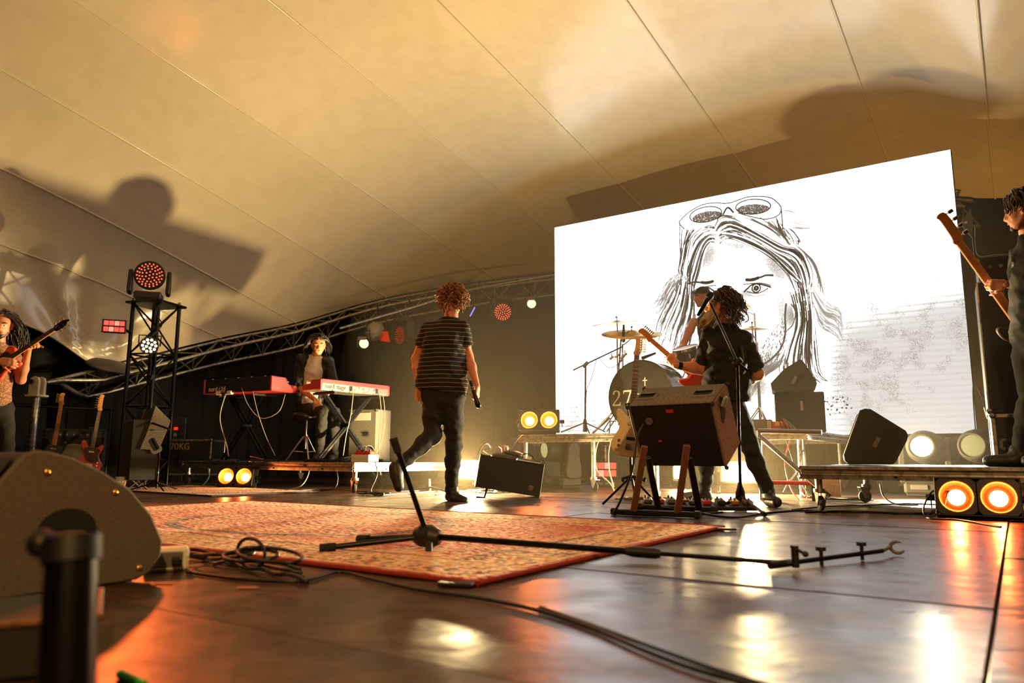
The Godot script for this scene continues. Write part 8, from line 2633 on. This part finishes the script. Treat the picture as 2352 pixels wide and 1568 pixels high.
func bearded_guitarist() -> void:
	var D := 6.05
	var A := func(x: float, y: float, d := 0.0) -> Vector3: return at(x, y, D + d)
	var t := thing("person", "bearded curly-haired guitarist in black shirt singing at the tall microphone", "person")
	var j := {"head": A.call(1654, 705), "neck": A.call(1674, 742, 0.02), "chest": A.call(1672, 800), "pelvis": A.call(1660, 908, 0.02), "sl": A.call(1630, 775, 0.1), "sr": A.call(1708, 782, -0.05),
		"hl": A.call(1638, 925, 0.1), "kl": A.call(1626, 1035, 0.2), "al": A.call(1618, 1122, 0.42), "hr": A.call(1682, 925, 0.0), "kr": A.call(1722, 1025, -0.05), "ar": A.call(1764, 1126, 0.0)}
	var el: Vector3 = A.call(1612, 848, 0.12); var wl: Vector3 = A.call(1552, 838, 0.05)
	var er: Vector3 = A.call(1742, 860, -0.05); var wr: Vector3 = A.call(1690, 890, 0.2)
	var b := core(t, j)
	net(b, arm_bones(j.sl, el, wl, 1.15), 0.011, 0.01)
	net(b, arm_bones(j.sr, er, wr, 1.1), 0.012, 0.01)
	var fw := Vector3(-0.93, 0.05, 0.2).normalized()
	var hx := Vector3.UP.cross(fw).normalized()
	var F := Basis(hx, fw.cross(hx), fw)
	net(b, head_bones(j.head, F), 0.006, 0.009)
	var gh: Vector3 = A.call(1468, 757, 0.2)
	var gt: Vector3 = A.call(1640, 905, 0.38)
	var gd := (gh - gt).normalized()
	net(b, hand_bones(wl, A.call(1537, 815, 0.1) - wl, Vector3(0.2, 0.1, -0.9), 1.0, [48, 60, 40], 24.0, 0.8), 0.005, 0.004)
	net(b, hand_bones(wr, Vector3(-0.6, -0.3, -0.4), Vector3(-0.5, 0, -0.8), -1.0, [25, 40, 30], 22.0), 0.006, 0.004)
	obj("body", b, M.skin, t)
	face_parts(t, j.head, F)
	b = mb(); b.tube([wl.lerp(el, 0.06), wl.lerp(el, 0.2)], [0.034, 0.037], 16); obj("wristband", b, M.leather, t)
	var up: Vector3 = (j.neck - j.pelvis).normalized()
	b = mb()
	net(b, [[j.chest, j.pelvis, 0.15, 0.15], [A.call(1700, 800), A.call(1692, 915), 0.1, 0.11], [A.call(1650, 800, 0.1), A.call(1640, 900, 0.1), 0.09, 0.1], [j.sl, j.sr, 0.078, 0.078], [j.neck - up * 0.05, j.chest, 0.08, 0.14]], 0.014, 0.022, [[j.pelvis - up * 0.03, -up], [j.neck + up * 0.0, up]], 0.018)
	for q in [[j.sl, el, 0.86], [j.sr, er, 0.86]]:
		var d: Vector3 = (q[1] - q[0]).normalized()
		var cut: Vector3 = q[0] + d * (q[1] - q[0]).length() * q[2]
		net(b, [[q[0] - d * 0.01, cut + d * 0.05, 0.078, 0.074]], 0.013, 0.012, [[cut, d]], 0.012)
	obj("black_shirt", b, M.cloth_black, t)
	b = mb()
	net(b, leg_cloth(j.hl, j.kl, j.al) + leg_cloth(j.hr, j.kr, j.ar) + [[j.pelvis, j.hl.lerp(j.hr, 0.5), 0.135, 0.125]], 0.015, 0.016, [], 0.016)
	obj("jeans", b, M.denim, t)
	shoe(t, Vector3(j.ar.x, 0.1, j.ar.z), Vector3(j.ar.x, 0.042, j.ar.z) + Vector3(0.1, 0, 0.14), M.shoe, M.rubber)
	shoe(t, Vector3(j.al.x, 0.1, j.al.z), Vector3(j.al.x, 0.042, j.al.z) + Vector3(-0.19, 0, -0.03), M.shoe, M.rubber)
	hair_on(t, j.head, F, M.hair_brown, {"n": 360, "len": 0.16, "curl": 0.012, "out": 0.7, "r": 0.01, "down": 1.1, "front": 0.35, "seed": 41})
	# beard: short curls under the jaw
	b = mb()
	var r := RandomNumberGenerator.new(); r.seed = 6
	for k in 220:
		var a := r.randf_range(-1.3, 1.3)
		var v := r.randf()
		var root: Vector3 = j.head + F * Vector3(sin(a) * 0.062, -0.035 - v * 0.065, 0.025 + cos(a) * 0.065)
		var d := (F * Vector3(sin(a) * 0.6, -1.0, 0.55 + 0.3 * cos(a))).normalized()
		var s := d.cross(Vector3.UP).normalized()
		b.tube([root, root + d * 0.025 + s * r.randf_range(-0.01, 0.01), root + d * 0.07 + s * r.randf_range(-0.02, 0.02), root + d * 0.11], [0.012, 0.011, 0.008, 0.002], 5, false)
	obj("beard", b, M.hair_grey, t)
	var g := thing("electric_guitar", "sunburst guitar with maple neck held by the bearded guitarist", "guitar")
	guitar(g, gh, gt, Vector3(-0.35, 0.15, -0.9), M.orange_lacquer, M.maple, {"style": "strat", "guard": M.satin_black})
	b = mb(); b.tube(spline([gt + Vector3(0.05, 0.0, 0.05), j.sr + Vector3(0.02, -0.25, 0.1), j.sr + Vector3(-0.05, 0.07, 0.05), j.sl + Vector3(0.05, 0.05, -0.1), gt.lerp(gh, 0.38)], 6), 0.026, 8, true, 0.2); obj("strap", b, M.leather, g)

func bass_player() -> void:
	var D := 5.12
	var A := func(x: float, y: float, d := 0.0) -> Vector3: return at(x, y, D + d)
	var t := thing("person", "brown-haired bass player in dark shirt at the right edge, facing left", "person")
	var j := {"head": A.call(2352, 486), "neck": A.call(2366, 536, 0.02), "chest": A.call(2374, 610, 0.02), "pelvis": A.call(2378, 760, 0.02), "sl": A.call(2346, 590, 0.18), "sr": A.call(2412, 596, -0.14),
		"hl": A.call(2358, 775, 0.1), "kl": A.call(2368, 900, 0.12), "al": A.call(2342, 1030, 0.2), "hr": A.call(2400, 775, -0.08), "kr": A.call(2420, 905, -0.1), "ar": A.call(2420, 1036, -0.05)}
	var el: Vector3 = A.call(2392, 660, 0.3); var wl: Vector3 = A.call(2310, 652, 0.12)
	var er: Vector3 = A.call(2440, 700, -0.2); var wr: Vector3 = A.call(2400, 745, 0.05)
	var b := core(t, j)
	net(b, arm_bones(j.sl, el, wl, 1.05), 0.011, 0.01)
	net(b, arm_bones(j.sr, er, wr, 1.05), 0.012, 0.01)
	var fw := Vector3(-0.95, -0.1, -0.1).normalized()
	var hx := Vector3.UP.cross(fw).normalized()
	var F := Basis(hx, fw.cross(hx), fw)
	net(b, head_bones(j.head, F), 0.006, 0.009)
	var gh: Vector3 = A.call(2156, 492, 0.25)
	var gt: Vector3 = A.call(2408, 836, 0.32)
	net(b, hand_bones(wl, A.call(2268, 655, 0.18) - wl, Vector3(0.0, 0.35, -0.9), 1.0, [40, 52, 34], 20.0, 0.9), 0.005, 0.004)
	net(b, hand_bones(wr, Vector3(-0.3, -0.5, -0.4), Vector3(-0.5, 0, -0.8), -1.0, [25, 40, 30], 22.0), 0.006, 0.004)
	obj("body", b, M.skin, t)
	face_parts(t, j.head, F)
	var up := Vector3.UP
	b = mb()
	net(b, [[j.chest, j.pelvis, 0.145, 0.15], [j.sl, j.sr, 0.072, 0.072], [j.neck - up * 0.05, j.chest, 0.075, 0.13]], 0.016, 0.022, [[j.pelvis - up * 0.03, -up], [j.neck - up * 0.0, up]], 0.016)
	for q in [[j.sl, el, 0.72], [j.sr, er, 0.72]]:
		var d: Vector3 = (q[1] - q[0]).normalized()
		var cut: Vector3 = q[0] + d * (q[1] - q[0]).length() * q[2]
		net(b, [[q[0] - d * 0.01, cut + d * 0.05, 0.074, 0.074]], 0.013, 0.012, [[cut, d]], 0.012)
	obj("dark_shirt", b, M.cloth_dark, t)
	b = mb()
	net(b, leg_cloth(j.hl, j.kl, j.al) + leg_cloth(j.hr, j.kr, j.ar) + [[j.pelvis, j.hl.lerp(j.hr, 0.5), 0.135, 0.125]], 0.018, 0.016, [], 0.014)
	obj("jeans", b, M.denim, t)
	shoe(t, Vector3(j.al.x, 0.42, j.al.z), Vector3(j.al.x, 0.37, j.al.z) + Vector3(-0.19, 0, 0.03), M.shoe, M.rubber)
	shoe(t, Vector3(j.ar.x, 0.42, j.ar.z), Vector3(j.ar.x, 0.37, j.ar.z) + Vector3(-0.15, 0, 0.1), M.shoe, M.rubber)
	hair_on(t, j.head, F, M.hair_brown, {"n": 320, "len": 0.2, "curl": 0.009, "out": 1.0, "r": 0.011, "down": 1.1, "front": 0.35, "seed": 51})
	b = mb()
	net(b, [[j.head + F * Vector3(0.045, -0.05, 0.05), j.head + F * Vector3(0, -0.098, 0.072), 0.016, 0.022], [j.head + F * Vector3(-0.045, -0.05, 0.05), j.head + F * Vector3(0, -0.098, 0.072), 0.016, 0.022]], 0.007, 0.008, [], 0.008)
	obj("beard", b, M.hair_brown, t)
	var g := thing("bass_guitar", "dark bass guitar with pale maple neck played at the right edge", "guitar")
	guitar(g, gh, gt, Vector3(-0.2, 0.1, -0.97), M.rosewood, M.maple, {"style": "strat", "guard": M.satin_black, "bass": true, "len": 1.18})
	b = mb(); b.tube(spline([gt.lerp(gh, 0.3) + Vector3(0, 0.05, 0.05), j.chest + Vector3(-0.1, 0.02, 0.1), j.sl + Vector3(0.0, 0.06, 0.0), j.sr + Vector3(-0.05, 0.05, 0), gt + Vector3(0.1, 0.1, 0.05)], 6), 0.026, 8, true, 0.2); obj("strap", b, M.leather, g)

func cable(label: String, pts: Array, r: float, m: Material, group := "") -> void:
	var b := mb()
	b.tube(spline(pts, 8), r, 8)
	tag(obj("cable", b, m), label, "cable", group)

func G(px: float, py: float, r := 0.005) -> Vector3:
	var p := ground(px, py)
	p.y = r
	return p

func build_cables() -> void:
	# long lead across the foreground
	var fp := []
	for q in [[430, 1318], [560, 1335], [690, 1338], [780, 1318], [860, 1335], [960, 1358], [1100, 1378], [1240, 1408], [1360, 1448], [1480, 1500], [1600, 1545], [1760, 1590], [1900, 1640]]: fp.append(G(q[0], q[1], 0.0055))
	cable("long black cable curving across the bare deck in the foreground", fp, 0.0055, M.cable)
	fp = []
	for q in [[1240, 1398], [1360, 1440], [1500, 1492], [1640, 1542], [1800, 1592], [1930, 1640]]: fp.append(G(q[0], q[1], 0.0045))
	cable("second thin cable running beside the long foreground one", fp, 0.0045, M.cable)
	# coils by the grey wedge
	var r := RandomNumberGenerator.new()
	r.seed = 14
	var c := G(560, 1300)
	for k in 5:
		var pts := []
		var o := G(440 + k * 44, 1290 + k * 9)
		var R := 0.045 + 0.012 * k
		for s in 16:
			var a := TAU * s / 11.0 + k
			pts.append(o + Vector3(cos(a) * R * 1.5, 0.006 + 0.012 * k + 0.012 * (1.0 + sin(a * 1.0 + k)), sin(a) * R * 0.7))
		cable(["small black coil nearest the white socket box", "black coil, second from the white socket box", "black coil in the middle of the heap by the rug edge", "wide black coil, fourth from the white socket box", "widest black coil, farthest from the white socket box"][k], pts, 0.006, M.cable, "coiled cables by the rug")
	for k in 4:
		var pts := []
		var x0 := 400.0 + k * 30.0
		for s in 7: pts.append(G(x0 + s * (48 - k * 4), 1262 + k * 12 + s * 8 + r.randf_range(-6, 6), 0.007 + 0.01 * (s % 2)))
		cable(["top cable of the heap lying along the rug edge", "second cable of the heap along the rug edge", "third cable of the heap along the rug edge", "lowest cable of the heap, nearest the bare deck"][k], pts, 0.006, M.cable, "cables along the rug")
	# raised shiny loop standing out of the heap
	var lp := []
	var lo := G(585, 1310)
	for s in 14:
		var a := TAU * s / 13.0 - 1.8
		lp.append(lo + Vector3(cos(a) * 0.1, 0.055 + sin(a) * 0.048, cos(a) * 0.02 + 0.02))
	cable("stiff cable loop standing up out of the heap by the rug", lp, 0.006, M.cable)
	var t := thing("socket_box", "white four-way socket box on the deck at the grey wedge's tip", "socket box", G(380, 1308, 0.0), 60)
	var b := mb(); b.box(Vector3(0.14, 0.075, 0.09), xf(Vector3(0, 0.0375, 0)), 0.008); obj("body", b, M.plastic_white, t)
	b = mb(); b.box(Vector3(0.1, 0.05, 0.006), xf(Vector3(0, 0.038, 0.046)), 0.004); obj("socket_face", b, M.plastic_grey, t)
	b = mb(); b.box(Vector3(0.03, 0.026, 0.05), xf(Vector3(0.03, 0.036, 0.07)), 0.006); obj("plug", b, M.rubber, t)
	for q in [[375, 1340, "pink tape scrap on the deck below the white socket box"], [568, 1350, "pink tape scrap on the bare deck below the cable heap"]]:
		var p := G(q[0], q[1], 0.0)
		b = mb(); b.box(Vector3(0.06, 0.001, 0.022), xf(p + Vector3(0, 0.0016, 0), Vector3(0, 34, 0)))
		tag(obj("tape_scrap", b, M.tape), q[2], "tape", "tape scraps")
	b = mb(); b.tube([G(275, 1558, 0.008), G(330, 1585, 0.008)], 0.008, 8)
	tag(obj("green_cord", b, M.green_plastic), "bright green cord end at the bottom left corner", "cord")
	# taped metal corner at the rug's near corner and its far corner
	for q in [[1050, 1346, "taped metal plate at the rug's near corner"], [1668, 1218, "taped metal plate at the rug's right corner"]]:
		var p := G(q[0], q[1], 0.0)
		b = mb(); b.box(Vector3(0.11, 0.012, 0.05), xf(p + Vector3(0, 0.008, 0.005), Vector3(0, 20, 0)), 0.004)
		tag(obj("corner_plate", b, M.tape_black), q[2], "plate", "rug corner plates")
	# leads round the stage
	var runs := [
		[[[520, 1120], [620, 1128], [740, 1125], [840, 1130], [960, 1128], [1000, 1124]], "black lead along the deck in front of the keyboard riser", 0.006],
		[[[410, 1112], [470, 1118], [540, 1122], [640, 1126]], "black lead on the deck under the keyboard riser's left end", 0.006],
		[[[860, 1140], [940, 1134], [1040, 1128], [1120, 1133], [1180, 1130]], "black lead on the deck at the singer's feet", 0.007],
		[[[1000, 1137], [1080, 1128], [1150, 1132], [1200, 1128]], "black lead on the deck before the propped wedge", 0.007],
		[[[1850, 1178], [1950, 1176], [2060, 1180], [2140, 1182], [2260, 1188]], "black lead running along the deck under the right riser", 0.007],
		[[[1820, 1172], [1900, 1165], [1990, 1162], [2080, 1158], [2160, 1160]], "black lead winding behind the right riser's castors", 0.006],
		[[[2160, 1165], [2130, 1190], [2200, 1196], [2300, 1212]], "black lead crossing the deck before the right blinder", 0.006],
		[[[1600, 1178], [1680, 1190], [1760, 1180], [1840, 1174], [1900, 1178]], "black lead on the deck at the guitarist's feet", 0.007],
		[[[1420, 1182], [1520, 1186], [1600, 1182], [1660, 1178]], "black lead under the tilted monitor's stand", 0.007],
		[[[1480, 1160], [1540, 1165], [1620, 1160], [1700, 1162]], "black lead behind the pedalboards", 0.006]]
	for q in runs:
		var pts := []
		for p in q[0]: pts.append(G(p[0], p[1], q[2]))
		cable(q[1], pts, q[2], M.cable, "leads on the deck")
	# small tangles
	for q in [[1120, 1132, "tangle of leads under the propped wedge", 0.14], [1480, 1150, "tangle of leads under the white guitar", 0.16], [1930, 1150, "tangle of leads beside the right riser's castor", 0.16], [1560, 1172, "tangle of leads under the grey pedalboard", 0.16], [855, 1138, "tangle of leads below the keyboard riser's right corner", 0.14]]:
		var pts := []
		var o := G(q[0], q[1])
		for s in 26:
			var a := s * 1.1
			pts.append(o + Vector3(cos(a) * q[3] * r.randf_range(0.5, 1.2) * 1.6, r.randf_range(0.006, 0.03), sin(a * 1.3) * q[3] * r.randf_range(0.4, 1.0)))
		cable(q[2], pts, 0.005, M.cable, "tangled leads")
	# loop of lead hanging at the right blinder
	var hb := []
	for q in [[2166, 1122, 4.9], [2140, 1130, 4.9], [2122, 1165, 4.85], [2130, 1186, 4.8], [2165, 1170, 4.8], [2175, 1135, 4.85], [2185, 1120, 4.9]]: hb.append(at(q[0], q[1], q[2]))
	cable("looped lead hanging beside the right blinder", hb, 0.006, M.cable)
	# leads hanging from keyboards and risers
	var hang := [
		[[[518, 905, 9.35], [505, 960, 9.3], [520, 1020, 9.3], [525, 1048, 9.3]], "wound lead hanging from the left keyboard's back edge", M.cable_grey, 0.006],
		[[[555, 890, 9.2], [570, 930, 9.15], [600, 960, 9.1], [640, 945, 9.1], [655, 905, 9.2]], "black lead drooping under the left keyboard", M.cable_grey, 0.004],
		[[[578, 885, 9.15], [590, 940, 9.1], [610, 1000, 9.1], [632, 1046, 9.1]], "thin lead falling from the left keyboard to the riser", M.cable_grey, 0.004],
		[[[812, 893, 9.1], [806, 950, 9.0], [795, 1000, 8.95], [788, 1046, 8.9]], "lead falling from the stage piano's middle socket", M.cable_grey, 0.005],
		[[[872, 905, 9.45], [876, 960, 9.4], [870, 1010, 9.3], [872, 1050, 9.0]], "first lead falling from the stage piano's right end", M.cable_grey, 0.005],
		[[[880, 908, 9.5], [884, 960, 9.4], [876, 1015, 9.3], [856, 1052, 9.0]], "second lead falling from the stage piano's right end", M.cable_grey, 0.005],
		[[[862, 1062, 8.2], [866, 1090, 8.0], [852, 1125, 7.9], [858, 1136, 7.9]], "lead falling from the keyboard riser's right corner to the deck", M.cable, 0.006],
		[[[770, 1068, 8.35], [776, 1100, 8.3], [766, 1122, 8.25], [730, 1128, 8.3]], "lead drooping below the keyboard riser's front rail", M.cable, 0.006],
		[[[712, 1070, 8.55], [706, 1095, 8.5], [690, 1116, 8.4], [655, 1125, 8.5]], "second lead drooping below the keyboard riser's front rail", M.cable_grey, 0.006],
		[[[478, 1075, 9.6], [480, 1095, 9.55], [468, 1112, 9.5], [460, 1118, 9.5]], "pale lead looping under the keyboard riser's left end", M.cable_grey, 0.007],
		[[[1376, 1008, 8.45], [1368, 1040, 8.4], [1372, 1080, 8.3], [1402, 1110, 8.2], [1412, 1130, 8.0]], "pale lead hanging from the drum riser's front rail", M.cable_grey, 0.006],
		[[[1404, 1008, 8.4], [1398, 1040, 8.3], [1400, 1080, 8.2], [1410, 1118, 8.1]], "second pale lead hanging from the drum riser's front rail", M.cable_grey, 0.006],
		[[[1478, 975, 4.98], [1462, 1010, 4.9], [1452, 1080, 4.85], [1425, 1150, 4.9], [1408, 1180, 5.0]], "black lead from the tilted monitor's socket down to the deck", M.cable, 0.008],
		[[[1800, 965, 7.8], [1830, 1000, 7.6], [1842, 1060, 7.4], [1810, 1110, 7.2], [1800, 1130, 7.2]], "bundle lead spilling from the orange cable box, left strand", M.cable_grey, 0.007],
		[[[1802, 962, 7.8], [1838, 1000, 7.6], [1850, 1070, 7.3], [1838, 1120, 7.2], [1850, 1140, 7.0]], "bundle lead spilling from the orange cable box, right strand", M.cable_grey, 0.007],
		[[[1790, 965, 7.8], [1806, 1010, 7.6], [1822, 1060, 7.4], [1836, 1100, 7.2], [1860, 1140, 7.0]], "thin lead spilling straight down from the orange cable box", M.cable, 0.006],
		[[[1798, 960, 7.8], [1815, 1000, 7.6], [1803, 1060, 7.4], [1816, 1120, 7.1], [1835, 1150, 6.9]], "red lead spilling from the orange cable box", M.red_plastic, 0.006],
		[[[2022, 1112, 6.3], [2030, 1140, 6.2], [2060, 1158, 6.1], [2110, 1160, 6.1]], "pale lead drooping under the right riser to the deck", M.cable_grey, 0.006],
		[[[370, 690, 9.5], [358, 720, 9.5], [372, 745, 9.5], [350, 770, 9.4], [340, 780, 9.35]], "lead drooping inside the truss tower", M.cable, 0.007],
		[[[350, 860, 9.6], [342, 900, 9.6], [352, 930, 9.6]], "lead hanging below the can light in the tower", M.cable, 0.007]]
	for q in hang:
		var pts := []
		for p in q[0]: pts.append(at(p[0], p[1], p[2]))
		for k in pts.size(): pts[k].y = maxf(pts[k].y, q[3])
		cable(q[1], pts, q[3], q[2], "hanging leads")
	# cables heaped on top of the propped wedge
	var wq := []
	for q in [[1098, 1045, 7.9], [1108, 1024, 7.9], [1120, 1018, 7.85], [1128, 1030, 7.8], [1112, 1034, 7.8], [1130, 1045, 7.8], [1150, 1050, 7.75]]: wq.append(at(q[0], q[1], q[2]))
	cable("stiff looped lead sticking up from the propped wedge", wq, 0.007, M.cable_grey)
	wq = []
	for q in [[1170, 1036, 7.8], [1185, 1015, 8.0], [1198, 1000, 8.3], [1206, 1000, 8.5]]: wq.append(at(q[0], q[1], q[2]))
	cable("thin lead strung from the propped wedge up to the drum riser", wq, 0.005, M.cable)
	# a clump of stage floor microphone feet under the left of the singer
	var p0 := G(985, 1128, 0.0)
	t = thing("floor_tripod", "low black tripod base lying on the deck behind the singer's legs", "stand", p0)
	for k in 3:
		var a := TAU * k / 3.0 + 0.3
		b = mb(); b.tube([Vector3(0, 0.05, 0), Vector3(cos(a) * 0.36, 0.014, sin(a) * 0.36)], 0.012, 8); obj("leg", b, M.black_metal, t)
	b = mb(); b.tube([Vector3(0, 0.01, 0), Vector3(0, 0.14, 0)], [0.03, 0.018], 10); obj("hub", b, M.satin_black, t)
